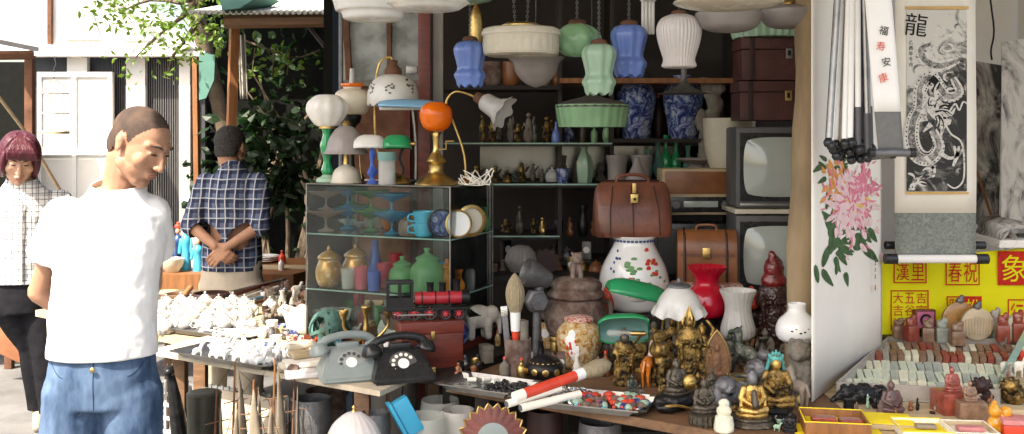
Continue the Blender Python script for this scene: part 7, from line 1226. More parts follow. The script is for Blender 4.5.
addr('dragon_head', [(924, 98), (930, 104), (938, 112), (944, 120), (950, 122)], [3, 8, 9, 6, 2], 'dr_white', -.0092); 
for q_, w_2 in (([(936, 116), (944, 112), (950, 114), (954, 108)], [3, 3, 2, .5]), ([(930, 100), (922, 92), (924, 84)], [2, 1.2, .4]), ([(936, 100), (934, 90), (938, 82)], [2, 1.2, .4]), ([(926, 112), (914, 110)], [3, .4]), ([(926, 118), (916, 122)], [3, .4]), ([(930, 124), (922, 132)], [3, .4]), ([(942, 126), (940, 136)], [3, .5])): addr('dragon_mane', q_, w_2, 'dr_white', -.0095)
for q_ in ([(948, 112), (954, 104), (958, 110), (962, 102), (966, 104)], [(944, 124), (950, 134), (960, 142), (963, 160), (962, 180), (954, 188), (946, 184)]): addr('dragon_whisker', q_, [.9, .9, .7], 'dr_white', -.0098)
for q_ in ([(938, 152), (948, 158), (956, 156)], [(956, 156), (953, 146)], [(956, 156), (958, 146)], [(956, 156), (962, 149)], [(956, 156), (952, 166)], [(924, 156), (932, 166)], [(932, 166), (928, 172)], [(932, 166), (934, 173)]): addr('dragon_claw', q_, [2.4, 1.0], 'dr_white', -.0094)
for q_ in ([(934, 112), (938, 111)], [(942, 118), (948, 118)], [(928, 106), (934, 104)]): addr('dragon_eye', q_, [1.3, .8], 'ink', -.0102)
addr('dragon_horn', [(930, 78), (936, 84), (932, 92)], [4, 3, 2], 'ink', -.0086)
rg_ = random.Random(77)
for i in range(46):
    a = rg_.uniform(-2.6, 1.2); r0, r1 = rg_.uniform(4, 8), rg_.uniform(11, 20); c_x, c_y = 933, 112; addr('mane_hair', [(c_x+r0*math.cos(a), c_y+r0*math.sin(a)), (c_x+(r0+r1)/2*math.cos(a+.15), c_y+(r0+r1)/2*math.sin(a+.15)), (c_x+r1*math.cos(a+.4), c_y+r1*math.sin(a+.4))], [1.0, .7, .2], 'dr_white' if i % 3 else 'ink', -.0096-.00002*i)
for i in range(34):
    cx_, cy_ = rg_.choice([(950, 24), (944, 42), (958, 60), (920, 172), (914, 186), (954, 84), (916, 74), (960, 172), (930, 176)]); cx_ += rg_.gauss(0, 5); cy_ += rg_.gauss(0, 6); r = rg_.uniform(3, 8); a0 = rg_.uniform(0, 6)
    pts = [(min(964, max(908, cx_+r*math.cos(a0+q*.7))), min(189, cy_+r*.7*math.sin(a0+q*.7))) for q in range(5)]; addr('cloud_stroke', pts, [.2, 1.1, 1.3, .8, .2], 'dr_white' if i % 2 else 'dr_grey', -.00785-.00001*i)
for sd2 in range(0):
    cx_, cy_ = [(955, 20), (960, 34), (945, 70), (960, 76), (914, 180), (922, 186), (958, 50)][sd2]; addr('cloud_stroke', [(cx_-9, cy_+3), (cx_-4, cy_-4), (cx_+4, cy_-3), (cx_+5, cy_+4), (cx_-1, cy_+4)], [.6, 1.6, 1.6, 1.2, .5], 'dr_white', -.0079)
O('roller', tube([(-w_/2+.004, -.006, -.01), (w_/2-.004, -.006, -.01)], .0155, 20), 'paper_white', t, scale=1)
for s_ in (-1, 1): O('roller_knob', tube([(s_*(w_/2-.0035), -.006, -.01), (s_*(w_/2+.04), -.006, -.01)], .019, 20), 'plastic_black', t, scale=1)
t2 = E('rolled_scroll', 'second roller with black ends showing just behind the dragon scroll', 'scroll', W(935, 248, 3.74)); O('paper_roll', tube([(-w_/2, 0, .01), (w_/2, 0, .01)], .012, 16), 'brocade', t2, scale=1)
for s_ in (-1, 1): O('knob', tube([(s_*(w_/2+.0005), 0, .01), (s_*(w_/2+.036), 0, .01)], .015, 16), 'plastic_black', t2, scale=1)
# yellow seal poster behind the trays
mat('yellow_cloth', (.72, .68, .02), .8, var=.06, scale=6, bump=.25); mat('seal_red', (.50, .03, .02), .8, var=.25, scale=60, bump=0)
YP = 3.95; t = E('seal_banner', 'yellow banner printed with red seal impressions behind the carved seals', 'banner', W(960, 345, YP)); s = YP/F; X0 = t.location.x; Z0 = t.location.z
def bp2(px, py): return ((px-CX)*s-X0, H-(py-HY)*s-Z0)
a, b_ = bp2(880, 262), bp2(1075, 243); c0_, c1_ = bp2(880, 350), bp2(1075, 350)
bm = bmesh.new(); rows = []
for i in range(21):
    u_ = i/20; x = a[0]+(b_[0]-a[0])*u_; zt = a[1]+(b_[1]-a[1])*u_; rows.append([bm.verts.new((x, .004*math.sin(u_*14+j), c0_[1]+(zt-c0_[1])*j/6)) for j in range(7)])
for A_, B_ in zip(rows, rows[1:]):
    for k in range(6): bm.faces.new((A_[k], A_[k+1], B_[k+1], B_[k]))
O('cloth', bm, 'yellow_cloth', t, solid=.002, scale=1)
def frame(x0, y0, x1, y1, m, yo=-.006, th=1.2):
    b = None
    for q in ((x0, y0, x1, y0+th), (x0, y1-th, x1, y1), (x0, y0+th, x0+th, y1-th), (x1-th, y0+th, x1, y1-th)):
        p, q2 = bp2(q[0], q[1]), bp2(q[2], q[3]); b = poly([(p[0], yo, p[1]), (q2[0], yo, p[1]), (q2[0], yo, q2[1]), (p[0], yo, q2[1])], (0, -.0006, 0), b)
    return b
def seal(x0, y0, x1, y1, chars, cols, solid=False, half=False, lab=None):
    O('seal_frame', frame(x0, y0, x1, y1, 'seal_red'), 'seal_red', t, False, scale=1)
    if solid:
        p, q2 = bp2(x0+1, y0+1), bp2((x1 if not half else x1)-1, y1-1); x_ = p[0] if not half else (p[0]+q2[0])/2; O('seal_ground', poly([(x_, -.0062, p[1]), (q2[0], -.0062, p[1]), (q2[0], -.0062, q2[1]), (x_, -.0062, q2[1])], (0, -.0005, 0)), 'seal_red', t, False, scale=1)
    rowsn = (len(chars)+cols-1)//cols; cw, ch_ = (x1-x0-3)/cols, (y1-y0-3)/rowsn
    for i, c in enumerate(chars):
        col = cols-1-i//rowsn; r = i % rowsn; px, py = x0+1.5+cw*(col+.5), y0+1.5+ch_*(r+.5); q = textbm(c, 1.0, .0); xs_ = [v.co.x for v in q.verts]; zs_ = [v.co.z for v in q.verts]
        if not xs_: continue
        w1, h1 = max(xs_)-min(xs_), max(zs_)-min(zs_); cx_, cz_ = (max(xs_)+min(xs_))/2, (max(zs_)+min(zs_))/2; X_, Z_ = bp2(px, py)
        for v in q.verts: v.co = Vector(((v.co.x-cx_)/w1*cw*.86*s+X_, -.0085, (v.co.z-cz_)/h1*ch_*.86*s+Z_))
        yel = solid and (not half or col == cols-1); O('seal_character', q, 'yellow_cloth' if yel else 'seal_red', t, False, scale=1)
seal(893, 260, 926, 283, '里漢', 2); seal(945, 258, 979, 285, '祝春', 2); seal(997, 251, 1030, 285, '象', 1, True); seal(890, 290, 928, 330, '吉富利五谷豐大吉祥', 3); seal(946, 296, 981, 332, '松竹陽年', 2, True, True); seal(1007, 299, 1040, 332, '如行', 2); 
# ink landscape scrolls on the far right wall and rolled paper
mt2 = paint_mat('landscape', (.50, .48, .43), (.05, .05, .05), 4.5, .52, (.25, .24, .22), 3, (1, 1, .6)); paint_mat('landscape_pale', (.60, .58, .54), (.14, .14, .14), 7, .45, (.4, .39, .37), 3, (1, 1, .5))
t = E('landscape_scroll', 'dark ink landscape painting leaning on the wall right of the dragon scroll', 'painting', W(990, 225, 4.5)); s = 4.5/F; O('painting', poly([(-14*s, .05, 0), (9*s, 0, 0), (14*s, .02, 160*s), (-13*s, .07, 166*s)], (0, .004, 0)), 'landscape', t, False, scale=1); O('bamboo_strip', tube([(-16*s, -.01, 60*s), (2*s, -.01, 4*s)], .006, 6), 'wood_orange', t, scale=1)
t = E('landscape_scroll', 'pale ink landscape scroll hanging at the right edge of the photo', 'painting', W(1018, 225, 4.1)); s = 4.1/F; O('painting', poly([(-11*s, .05, 0), (30*s, -.1, 0), (30*s, -.1, 190*s), (-10*s, .05, 184*s)], (0, .004, 0)), 'landscape_pale', t, False, scale=1)
t = E('hanging_wire', 'dark twisted wire hanging down beside the dark landscape painting', 'wire', W(992, 60, 4.2)); s = 4.2/F; O('wire', tube([(2*s, 0, 120*s), (-2*s, 0, 70*s), (2*s, 0, 30*s), (-1*s, 0, 10*s), (0, 0, 0)], .004, 6, n=4), 'ink', t, scale=1)
t = E('rolled_paper', 'large curled sheet of painted paper lying on top of the yellow banner', 'paper roll', W(1010, 244, 4.05)); s = 4.05/F; bm = bmesh.new(); rows = []
prof_ = [((5+i*.4)*math.cos(4.7-i*.42)-20, 9+(5+i*.4)*math.sin(4.7-i*.42)) for i in range(18)]
prof_ = [(x, z) for x, z in prof_]+[(-16, 17.5), (-6, 19), (8, 17), (24, 12), (46, 8)]
for x, z in prof_: rows.append([bm.verts.new((x*s, -.14, z*s)), bm.verts.new((x*s+.05, .16, z*s+.03))])
for A_, B_ in zip(rows, rows[1:]): bm.faces.new((A_[0], A_[1], B_[1], B_[0]))
O('paper_sheet', bm, 'landscape_pale', t, solid=.002, scale=1); O('paper_stack', box(.34, .28, .03, (.06, .0, .0), .003, base=True), 'paper_white', t, scale=1)
bs_ = E('banner_stand', 'plain box behind the yellow banner', 'box', (1.75, 4.16, 0)); O('box_body', box(1.0, .3, 1.04, (.1, 0, 0), .004, base=True), 'wood_pale', bs_, scale=1)
# display trays of seals
P00, P10, P11, P01 = onz(836, 398, .752), onz(1000, 406, .752), onz(1022, 352, .752), onz(888, 349, .752)
t = E('seal_case', 'wide wooden tray packed with rows of stone seals', 'tray', (0, 0, 0)); O('tray_floor', poly([(p.x, p.y, .752) for p in (P00, P10, P11, P01)], (0, 0, .006)), 'paper', t, False, scale=1)
for nm, p, q in (('front_rim', P00, P10), ('side_rim', P10, P11), ('back_rim', P11, P01), ('side_rim', P01, P00)):
    d = (q-p).normalized(); n_ = Vector((-d.y, d.x, 0)); O(nm, poly([p+d*.004, q-d*.004, q-d*.004+n_*.008, p+d*.004+n_*.008], (0, 0, .05)), 'glass_wood' if 'glass_wood' in MATS else mat('glass_wood', (.34, .31, .27), .35, var=.2, scale=10, bump=.1), t, False, scale=1)
def bil(u_, v): return (P00*(1-u_)+P10*u_)*(1-v)+(P01*(1-u_)+P11*u_)*v
rng = random.Random(31)
mat('seal_pale', (.46, .50, .38), .35, var=.15, scale=60, bump=.1, coat=.3); mat('seal_cream', (.58, .56, .42), .35, var=.15, scale=60, bump=.1, coat=.3); mat('soap_red', (.26, .055, .035), .28, var=.4, scale=45, bump=.1, coat=.5); mat('soap_brown', (.22, .13, .08), .32, var=.4, scale=45, bump=.1, coat=.4); mat('soap_grey', (.30, .27, .22), .35, var=.3, scale=45, bump=.1, coat=.3); mat('seal_pink', (.52, .20, .2), .35, var=.2, scale=40, bump=.1)
ul = (P10-P00).normalized(); rzs = math.atan2(ul.y, ul.x)
for j, v in enumerate((.12, .30, .48)):
    for i in range(17):
        u_ = .035+.93*i/16; p = bil(u_, v); m_ = rng.choice(['seal_pale', 'seal_pale', 'seal_pale', 'seal_cream', 'jade_grey'])
        t = E('stone_seal', '%s stone seal lying in the %s row of the wide tray' % ({'seal_pale': 'pale green', 'seal_cream': 'cream', 'jade_grey': 'grey green'}[m_], ['nearest', 'second', 'third'][j]), 'seal', (p.x, p.y, .759), rzs+rng.uniform(-.16, .16), '%s seals in row %d' % (m_.replace('_', ' '), j+1)); t.rotation_euler = (rng.uniform(.35, .5), 0, t.rotation_euler.z); O('seal_body', box(.021+.003*(i % 3), .052+.004*(i*7 % 3), .018, (0, 0, .014), .002), m_, t, scale=1)
for j, v in enumerate((.68, .86)):
    for i in range(19):
        u_ = .03+.94*i/18; p = bil(u_, v); m_ = rng.choice(['soap_red', 'soap_brown', 'soap_grey', 'seal_cream', 'soap_red', 'soap_brown'])
        t = E('stone_seal', '%s stone seal in the %s row of the wide tray' % ({'soap_red': 'deep red', 'soap_brown': 'brown', 'soap_grey': 'grey', 'seal_cream': 'cream'}[m_], ['fourth', 'rearmost'][j]), 'seal', (p.x, p.y, .759), rzs+rng.uniform(-.1, .1), '%s seals in row %d' % (m_.replace('_', ' '), j+4)); t.rotation_euler = (.3, 0, t.rotation_euler.z); O('seal_body', box(.022, .045, .030+.008*(i % 2), (0, 0, .02), .003), m_, t, scale=1)
def sp(nm, lb, ct, px, py, z=.75, rz=0, grp=None): return T(nm, lb, ct, px, py, z=z, rz=rz, group=grp)
tq = E('seal_plank', 'narrow plank behind the wide tray carrying upright carved stones', 'plank', (0, 0, 0)); a, b_ = P01, P11; O('plank', poly([(a.x-.02, a.y+.012, .751), (b_.x+.35, b_.y+.0, .751), (b_.x+.35, b_.y+.14, .751), (a.x-.02, a.y+.15, .751)], (0, 0, .045)), 'darkwood', tq, False, scale=1)
bk = [(899, 338, 20, 12, 'soap_brown', 'brown block'), (911, 341, 26, 13, 'soap_red', 'red brown block'), (926, 334, 18, 16, 'leather_dark', 'dark round block'), (928, 342, 24, 11, 'soap_brown', 'mottled block'), (942, 342, 24, 12, 'jade_grey', 'grey green lion block'), (957, 345, 24, 14, 'soap_brown', 'squat dragon block'), (995, 338, 30, 12, 'soap_grey', 'grey tall block'), (1003, 343, 30, 12, 'soap_red', 'deep red block'), (1010, 341, 26, 12, 'seal_cream', 'cream block'), (1018, 342, 32, 12, 'soap_red', 'red brown polished block')]
for px, py, hh, wd, m_, lb in bk:
    t = sp('carved_stone', lb+' standing upright in the row in front of the yellow banner', 'carving', px, py, z=.797, rz=rng.uniform(-.3, .3)); O('stone_base', box(wd, wd*.8, hh*.6, (0, 0, 0), 1.4, base=True), m_, t); b = ell((0, 0, hh*.7), (wd*.42, wd*.35, hh*.25)); ell((wd*.2, -1, hh*.9), (wd*.25, wd*.25, hh*.14), bm=b); ell((-wd*.25, 0, hh*.8), (wd*.2, wd*.2, hh*.14), bm=b); O('carved_top', remesh(b, .9, 1, 2, 3), m_, t)
for px, py, r, m_, lb in ((960, 344, 18, 'soap_amber', 'large round amber brown disc in front of the yellow banner'), (977, 346, 16, 'comb', 'pale fan shaped carved disc with ribs')):
    if m_ == 'soap_amber': mat('soap_amber', (.34, .17, .05), .25, var=.2, scale=20, bump=.05, coat=.4)
    else: mat('comb', (.52, .42, .28), .5, var=.15, scale=20, bump=.2)
    t = sp('stone_disc', lb, 'disc', px, py-6, z=.797); M_ = Matrix.Translation((0, 0, r)) @ Matrix.Rotation(PI/2, 4, 'X'); O('disc_body', lathe(smoothprof([(0, -2.5), (r*.9, -2.5), (r, 0), (r*.9, 2.5), (0, 2.5)], 2), 40, M=M_), m_, t)
    O('knob', remesh(ell((0, 0, r*2+1), (4, 3, 4), bm=ell((2, 0, r*2+5), 2.4)), .8, 1, 1, 2), 'iron', t)
    if m_ == 'comb':
        b = None
        for k in range(9): b = tube([((k-4)*2.8, -3, 6), ((k-4)*3.1, -3, r*1.5-abs(k-4)*.8)], .8, 6, b)
        O('ribs', b, m_, t)
t = sp('patterned_box', 'small pink and black patterned square box before the banner', 'box', 926, 336, z=.797, rz=.1); mat('pinkbox', (.5, .12, .22), .6, var=.2, bump=0); O('box_body', box(22, 6, 20, (0, 4, 6), .8, base=True), 'redwood', t); O('box_face', box(18, .6, 16, (0, .7, 8), .1, base=True), 'pinkbox', t); O('ring', lathe([(4, 0), (6, 0), (6, 1), (4, 1), (4, 0)], 24, M=Matrix.Translation((0, .3, 16)) @ Matrix.Rotation(PI/2, 4, 'X')), 'ink', t)
# front pieces
def shallow(px, py, wd, dp, hh, label, mo, mi, rz=0, goods=()):
    t = sp('gift_box', label, 'box', px, py, z=.7525, rz=rz); b = None
    for q in ((wd, 2, hh, (0, -dp/2, 0)), (wd, 2, hh, (0, dp/2, 0)), (2, dp-2.1, hh, (-wd/2+1, 0, 0)), (2, dp-2.1, hh, (wd/2-1, 0, 0))): b = box(*q[:3], q[3], .3, bm=b, base=True)
    O('box_wall', b, mo, t); O('lining', box(wd-4.2, dp-2.4, hh*.45, (0, 0, 0), .3, base=True), mi, t); b = None
    O('rim_lining', tube([(-wd/2, -dp/2, hh), (wd/2, -dp/2, hh), (wd/2, dp/2, hh), (-wd/2, dp/2, hh), (-wd/2, -dp/2, hh)], .9, 6), mi, t); return t
def inbox(t, nm, label, ct, x, y, zz, bmx, m, rz=0):
    global S
    v = Matrix.Rotation(t.rotation_euler.z, 4, 'Z') @ Vector((x*S, y*S, zz*S)); s0 = S; q = E(nm, label, ct, t.location+v, t.rotation_euler.z+rz); S = s0; O('body', bmx, m, q); return q
ybox = mat('yellow_lining', (.80, .62, .02), .7, var=.08, bump=.05)
t = shallow(834, 430, 62, 52, 14, 'brown box with a yellow lining holding two mauve ink stones', 'wood_orange', 'yellow_lining', -.16)
inbox(t, 'ink_stone', 'mauve ink stone at left in the yellow lined box', 'ink stone', -10, 2, 7, box(24, 15, 6, (0, 0, 0), 1.6, base=True), 'soap_red'); inbox(t, 'ink_stone', 'mauve ink stone at right in the yellow lined box', 'ink stone', 15, -3, 7, box(22, 14, 6, (0, 0, 0), 1.6, base=True), 'soap_red', .1)
t = shallow(922, 433, 50, 50, 8, 'flat open box with a yellow lining near the bottom edge', 'paper', 'yellow_lining', -.1); inbox(t, 'stone_seal', 'greyish seal lying in the flat yellow lined box', 'seal', 4, 2, 4.5, box(20, 9, 4, (0, 0, 0), 1.4, base=True), 'potter'); 
t = shallow(970, 436, 42, 44, 9, 'flat open box with a cream lining holding a pink seal', 'wood_pale', 'paper', -.1); inbox(t, 'stone_seal', 'pink seal lying in the cream lined box', 'seal', 0, 0, 5.2, box(26, 12, 5, (0, 0, 0), 2, base=True), 'seal_pink')
t = sp('flat_box', 'yellow box lid lying between the two lined boxes', 'lid', 885, 424, z=.7525, rz=-.2); O('lid_body', box(54, 44, 5, (0, 0, 0), 1, base=True), 'wood_pale', t); O('lid_lining', box(50, 40, 1, (0, 0, 5.05), .2, base=True), 'yellow_lining', t)
t = sp('yellow_sheet', 'yellow cloth edge under the brown box at the counter corner', 'cloth', 838, 433.5, z=.7505, rz=-.1); O('cloth', box(86, 58, 1.0, (0, 0, 0), .3, base=True), 'yellow_lining', t)
def buddha_small(px, py, hh, m, label, rz=0, sq=True):
    t = sp('carved_seal', label, 'carving', px, py, rz=rz); 
    if sq: O('seal_block', box(hh*.95, hh*.85, hh*.62, (0, 0, 0), 1.2, base=True), m, t)
    o = seated(hh*.72, m, t, 'carved_top', noise=2.5, voxel=2, belly=.6); o.location.z = (hh*.62+.0 if sq else 0)*S; return t
buddha_small(952, 412, 34, 'soap_red', 'red square stone seal topped by a carved lion, largest in the front row', .1); buddha_small(970, 418, 0.1+28, 'soap_brown', 'brown square seal with an openwork carved top right of the red one', -.1)
t = sp('carved_monk', 'dark brown seated monk carving left of the large red seal', 'carving', 891, 414, rz=.1); seated(34, 'carved_dark2' if 'carved_dark2' in MATS else mat('carved_dark2', (.09, .045, .04), .35, var=.4, scale=40, bump=.3, coat=.3), t, 'monk_body', belly=.9)
for k, (px, py, lb) in enumerate(((852, 402, 'black crouching beast carving lying before the wide tray'), (868, 404, 'black ridged dragon carving beside the crouching beast'))):
    t = sp('beast_carving', lb, 'carving', px, py, rz=.2); b = ell((0, 0, 8), (17, 7, 8)); ell((13, -2, 13), (7, 6, 6), bm=b); cap((-15, 0, 6), (-22, 0, 3), 4, 2, b)
    for x in (-9, 0, 9): ell((x, 0, 15), (4, 3, 4), bm=b, sub=2)
    O('beast_body', remesh(b, 1.0, 1, 2, 3), 'blackmetal', t)
mat('amber_stone', (.62, .27, .02), .2, var=.25, scale=30, bump=.1, coat=.6)
t = sp('amber_carving', 'bright amber yellow twin lion carving at the bottom right', 'carving', 999, 434.2, rz=.1); b = ell((0, 0, 10), (12, 8, 11)); ell((-6, -2, 24), (6, 6, 7), bm=b); ell((7, -1, 22), (6, 6, 6), bm=b); ell((-6, -2, 32), (3, 3, 3), bm=b, sub=2); O('carving_body', remesh(b, 1.0, 1, 2, 3), 'amber_stone', t)
for k, (px, py, hh, lb) in enumerate(((1014, 404, 26, 'dark curly carved lion on the right beyond the amber carving'), (985, 404, 20, 'dark purple twisted carving above the amber one'))):
    t = sp('carved_lion', lb, 'carving', px, py, rz=-.2); b = ell((0, 0, 9), (12, 9, 10)); ell((-5, -5, 19), (8, 7, 8), bm=b)
    for q in range(9): ell((-5+9*math.cos(q*.7), -6, 19+8*math.sin(q*.7)), 2.4, bm=b, sub=2)
    O('lion_body', remesh(b, 1.0, 1, 2.5, 2.5), 'gold_dark' if k == 0 else 'leather_dark', t)
t = sp('red_box', 'pinkish red lidded box at the bottom right corner', 'box', 1022, 437, rz=-.2); O('box_body', box(40, 24, 14, (0, 0, 0), 1.5, base=True), 'deco_red', t); O('lid', box(42, 26, 5, (0, 0, 14.2), 1.2, base=True), 'seal_pink', t)
t = sp('wood_block', 'pale wooden block right of the dark carvings', 'block', 1012, 416, rz=-.2); O('block_body', box(40, 20, 9, (0, 0, 0), 1, base=True), 'wood_pale', t)
t = E('glass_rail', 'leaning strip of glass edging the seal tray at far right', 'glass strip', (0, 0, 0)); O('strip', poly([W(985, 402, 3.1), W(1030, 318, 3.9), W(1036, 322, 3.9), W(991, 406, 3.1)], (.004, 0, .004)), 'glass_edge', t, False, scale=1)
# ------------------------------------------------------------- the jumble of small goods between the larger ones
CM = {'red': 'deco_red', 'brown': 'leather_tan', 'dark brown': 'leather_dark', 'blue and white': 'blue_white', 'green': 'green_opal', 'grey': 'iron', 'white': 'china', 'cream': 'paper', 'bronze': 'bronze', 'brass': 'brass', 'black': 'blackmetal', 'turquoise': 'turquoise', 'silver': 'silver', 'stone grey': 'stone', 'jade': 'mint', 'reddish': 'stone_red', 'painted': 'famille_dark'}
def small(t, kd, r, h_, m_, rg):
    if kd == 'vase': O('body', lathe(smoothprof([(0, 0), (r*.5, 0), (r*.9, h_*.35), (r*.45, h_*.72), (r*.6, h_), (r*.45, h_), (r*.3, h_*.75)], 3), 20), m_, t)
    elif kd == 'cup': O('body', lathe(smoothprof(shell([(r*.5, 0), (r*.85, h_*.3), (r, h_*.7)], .7), 3), 20), m_, t); O('handle', tube([(r*.8, 0, h_*.6), (r*1.35, 0, h_*.55), (r*1.3, 0, h_*.25), (r*.7, 0, h_*.2)], r*.1, 6, n=3), m_, t)
    elif kd == 'jar': O('body', lathe(smoothprof([(0, 0), (r*.6, 0), (r, h_*.3), (r*.9, h_*.6), (r*.55, h_*.75), (0, h_*.76)], 3), 20), m_, t); O('lid', lathe(smoothprof([(r*.62, h_*.765), (r*.5, h_*.85), (r*.15, h_*.9), (r*.18, h_), (0, h_)], 3), 16), m_, t)
    elif kd == 'box': O('body', box(r*1.8, r*1.3, h_*.5, (0, 0, 0), .5, base=True), m_, t); O('lid', box(r*1.9, r*1.4, h_*.2, (0, 0, h_*.5+.1), .4, base=True), m_, t)
    elif kd == 'bottle': O('body', lathe(smoothprof([(0, 0), (r*.6, 0), (r*.65, h_*.55), (r*.22, h_*.75), (r*.22, h_*.9)], 3), 18), m_, t); O('stopper', lathe([(0, h_*.9), (r*.26, h_*.9), (r*.2, h_), (0, h_)], 12), 'deco_red', t)
    elif kd == 'figurine':
        b = ell((0, 0, h_*.22), (r*.8, r*.6, h_*.24), sub=2); cap((0, 0, h_*.3), (0, 0, h_*.66), r*.5, r*.4, b, 10); ell((0, -r*.05, h_*.85), (r*.32, r*.32, h_*.14), bm=b, sub=2); cap((-r*.45, 0, h_*.62), (-r*.1, -r*.6, h_*.4), r*.18, r*.14, b, 8); cap((r*.45, 0, h_*.62), (r*.5, -r*.5, h_*.4 if rg.random() < .5 else h_*.8), r*.18, r*.13, b, 8); O('body', remesh(b, r*.11, 1, r*.15, r*.35), m_, t)
    elif kd == 'animal':
        b = ell((0, 0, h_*.5), (r, r*.5, h_*.26), sub=2); cap((r*.7, 0, h_*.6), (r*1.0, 0, h_*.85), r*.3, r*.24, b, 8); ell((r*1.15, 0, h_*.9), (r*.36, r*.24, r*.24), bm=b, sub=2)
        for x in (-.6, .6):
            for y in (-.25, .25): cap((r*x, r*y, 0.3), (r*x, r*y, h_*.4), r*.14, r*.2, b, 6)
        O('body', remesh(b, r*.13, 1, r*.12, r*.4), m_, t)
    elif kd == 'bowl': O('body', lathe(smoothprof(shell([(r*.4, 0), (r*.9, h_*.25), (r*1.1, h_*.5)], .7), 3), 24), m_, t)
    elif kd == 'disc': O('body', lathe([(r*.25, 0), (r, 0), (r, 1.6), (r*.25, 1.6), (r*.25, 0)], 24, M=Matrix.Rotation(rg.uniform(-.2, .2), 4, 'X')), m_, t)
    elif kd == 'clock': O('body', box(r*1.6, r*.7, h_, (0, 0, 0), .8, base=True), m_, t); O('dial', lathe([(0, 0), (r*.55, 0), (r*.55, .5), (0, .5)], 24, M=Matrix.Translation((0, -r*.36, h_*.6)) @ Matrix.Rotation(PI/2, 4, 'X')), 'china', t)
def jumble(where, n, x0, x1, y0, y1, z, kinds, cols, hr, seed, skip=None, ymin=None):
    rg = random.Random(seed); placed = []
    for _ in range(n*6):
        if len(placed) >= n: break
        px, py = rg.uniform(x0, x1), rg.uniform(y0, y1); r = rg.uniform(hr[0]*.3, hr[1]*.34)
        if any((px-a)**2+((py-b)*2.2)**2 < ((r+c)*.8)**2 for a, b, c in placed) or (skip and skip(px, py)): continue
        placed.append((px, py, r)); kd = rg.choice(kinds); cn = rg.choice(cols); h_ = rg.uniform(*hr)
        t = T('small_'+kd, 'small %s %s %s' % (cn, kd, where), kd, px, py, z=z, rz=rg.uniform(-1.2, 1.2), group='small %s %s items %s' % (cn, kd, where)); small(t, kd, r, h_, CM[cn], rg)
ALLK = ['vase', 'cup', 'jar', 'box', 'bottle', 'figurine', 'bowl', 'animal']
jumble('among the pots behind the steel tray', 26, 486, 625, 346, 382, .7505, ALLK+['clock'], ['brown', 'stone grey', 'bronze', 'painted', 'black', 'reddish', 'cream', 'brass', 'grey'], (14, 26), 1)
jumble('on the raised shelf behind the ruffled lamp', 22, 600, 790, 301, 313, .8705, ALLK, ['brown', 'grey', 'bronze', 'blue and white', 'black', 'cream', 'red'], (16, 30), 2)
jumble('between the packets and the rotary telephones', 20, 288, 395, 336, 362, .752, ALLK+['disc'], ['brown', 'red', 'cream', 'brass', 'blue and white', 'white', 'stone grey', 'turquoise'], (9, 18), 3)
jumble('behind the candelabrum beside the display case', 16, 318, 400, 322, 336, .752, ['bottle', 'cup', 'jar', 'vase', 'figurine'], ['red', 'white', 'brown', 'painted', 'silver', 'blue and white'], (14, 26), 4)
jumble('in the heap left of the display case', 46, 262, 326, 290, 326, .736, ALLK+['disc'], ['brown', 'dark brown', 'stone grey', 'silver', 'cream', 'bronze', 'reddish', 'black', 'white'], (8, 17), 5)
jumble('in the crowd behind the gold goddesses', 26, 640, 795, 340, 362, .7505, ['figurine', 'animal', 'vase', 'figurine'], ['bronze', 'brass', 'black', 'stone grey', 'brown', 'grey'], (20, 36), 6)
jumble('squeezed between the statues at the counter front', 22, 655, 800, 384, 428, .7505, ['figurine', 'animal', 'jar', 'bowl', 'disc'], ['bronze', 'brass', 'black', 'stone grey', 'grey', 'jade'], (9, 18), 7, skip=lambda x, y: y > 404+(x-655)*.19)
jumble('beside the wide seal tray at the far right', 14, 1000, 1040, 344, 400, .7505, ['figurine', 'box', 'animal'], ['reddish', 'brown', 'cream', 'red', 'stone grey'], (13, 22), 8)
jumble('in front of the wide seal tray', 12, 842, 1005, 406, 418, .7505, ['figurine', 'box', 'animal', 'disc'], ['reddish', 'dark brown', 'black', 'jade', 'brown'], (9, 17), 9)
jumble('at the left edge of the white teapot table', 12, 150, 200, 300, 308, .736, ['bowl', 'jar', 'cup'], ['brown', 'white', 'reddish'], (8, 14), 10)
jumble('on the far table beyond the checked shirt man', 16, 155, 285, 262, 272, .7205, ['bottle', 'bowl', 'figurine', 'cup'], ['turquoise', 'white', 'red', 'blue and white', 'brass'], (10, 24), 11)
# inside the display case
rg = random.Random(77)
for zz, lb, rng_, hr, n in ((Z2+.001, 'on the case top shelf', (316, 440), (10, 20), 13), (Z1+.001, 'on the case middle shelf', (316, 446), (14, 30), 16), (.03, 'on the case floor', (318, 440), (14, 30), 15)):
    for i in range(n):
        px = rng_[0]+(rng_[1]-rng_[0])*(i+.5)/n; gn, gm = rg.choice([('clear', 'g_clear'), ('blue', 'g_blue'), ('green', 'g_lgreen'), ('pink', 'g_pink'), ('amber', 'g_amber'), ('smoky', 'g_smoke'), ('clear', 'g_clear')]); kd = rg.choice(['cup', 'vase', 'jar', 'bowl', 'bottle'])
        t = CI('glass_'+kd, '%s glass %s at the back %s' % (gn, kd, lb), kd, px, zz, rg.uniform(.26, .33), '%s glass %ss %s' % (gn, kd, lb)); small(t, kd, rg.uniform(4.5, 7.5), rg.uniform(*hr), gm, rg)
for px, b_, kd, gm, gn, zz, lb in ((458, .10, 'vase', 'g_amber', 'amber', Z1, 'by the side pane'), (474, .3, 'jar', 'g_clear', 'clear', Z1, 'by the rear corner'), (484, .33, 'vase', 'g_green', 'green', Z2, 'by the rear corner'), (462, .28, 'bottle', 'g_smoke', 'smoky', Z2, 'behind the brass clock')):
    t = CI('glass_'+kd, '%s glass %s %s of the case' % (gn, kd, lb), kd, px, zz+.001, b_); small(t, kd, 8, 24, gm, rg)
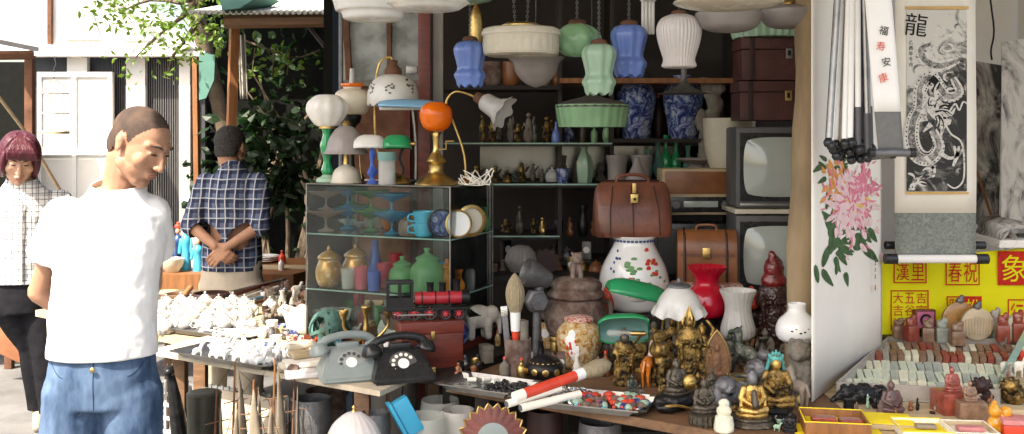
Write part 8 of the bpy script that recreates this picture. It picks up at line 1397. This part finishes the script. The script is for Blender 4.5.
# the dim back shelves
def shelfrow(y, xs, Y, hr, where, kinds, cols, seed):
    rg = random.Random(seed)
    for x in xs:
        kd = rg.choice(kinds); cn = rg.choice(cols); t = T('small_'+kd, '%s %s %s' % (cn, kd, where), kd, x+rg.uniform(-2, 2), y, Y=Y+rg.uniform(-.05, .06), rz=rg.uniform(-1, 1), group='%s %s items %s' % (cn, kd, where)); small(t, kd, rg.uniform(5, 8), rg.uniform(*hr), CM[cn], rg)
shelfrow(86, range(516, 560, 13), YB, (18, 34), 'on the shelf behind the drum lamp', ['vase', 'jar', 'cup'], ['brown', 'blue and white', 'painted', 'grey'], 1)
shelfrow(143, range(570, 612, 12), YB, (18, 34), 'under the green dish shade', ['vase', 'jar', 'bottle'], ['blue and white', 'bronze', 'green', 'grey'], 2)
shelfrow(184, range(552, 612, 12), YB+.08, (16, 30), 'at the right of the middle back shelf', ['vase', 'jar', 'figurine', 'bottle'], ['blue and white', 'bronze', 'green', 'stone grey', 'white'], 3)
shelfrow(236, range(560, 612, 11), YB, (18, 34), 'on the lowest back shelf', ['vase', 'jar', 'figurine', 'box'], ['brown', 'bronze', 'black', 'stone grey'], 4)
shelfrow(262, range(505, 600, 12), YB-.05, (14, 22), 'on the bottom back shelf above the stone urn', ['vase', 'jar', 'bowl', 'box', 'clock'], ['brown', 'bronze', 'black', 'reddish', 'grey', 'cream'], 5)
shelfrow(139, range(618, 735, 13), YB+.1, (30, 50), 'behind the blue and white vases', ['vase', 'jar', 'bottle'], ['dark brown', 'bronze', 'black', 'painted', 'grey'], 6)
shelfrow(276.3, range(492, 600, 13), 4.55, (12, 22), 'on the plank beside the ribbed globe', ['jar', 'bowl', 'box', 'clock', 'vase'], ['brown', 'reddish', 'black', 'grey', 'brass'], 7)
shelfrow(203, range(655, 735, 12), YB+.05, (14, 26), 'behind the radio', ['jar', 'bottle', 'vase'], ['green', 'dark brown', 'grey', 'white'], 8)

jumble('along the front edge of the statue counter', 14, 660, 790, 408, 432, .7505, ['figurine', 'animal', 'jar', 'bowl'], ['bronze', 'brass', 'black', 'stone grey', 'jade'], (9, 16), 21, skip=lambda x, y: not (402+(x-655)*.17 < y < 414+(x-655)*.17))
jumble('between the black telephone and the steel tray', 10, 428, 480, 366, 378, .752, ['bottle', 'box', 'cup', 'jar', 'figurine'], ['brown', 'black', 'grey', 'painted', 'brass'], (10, 18), 22)
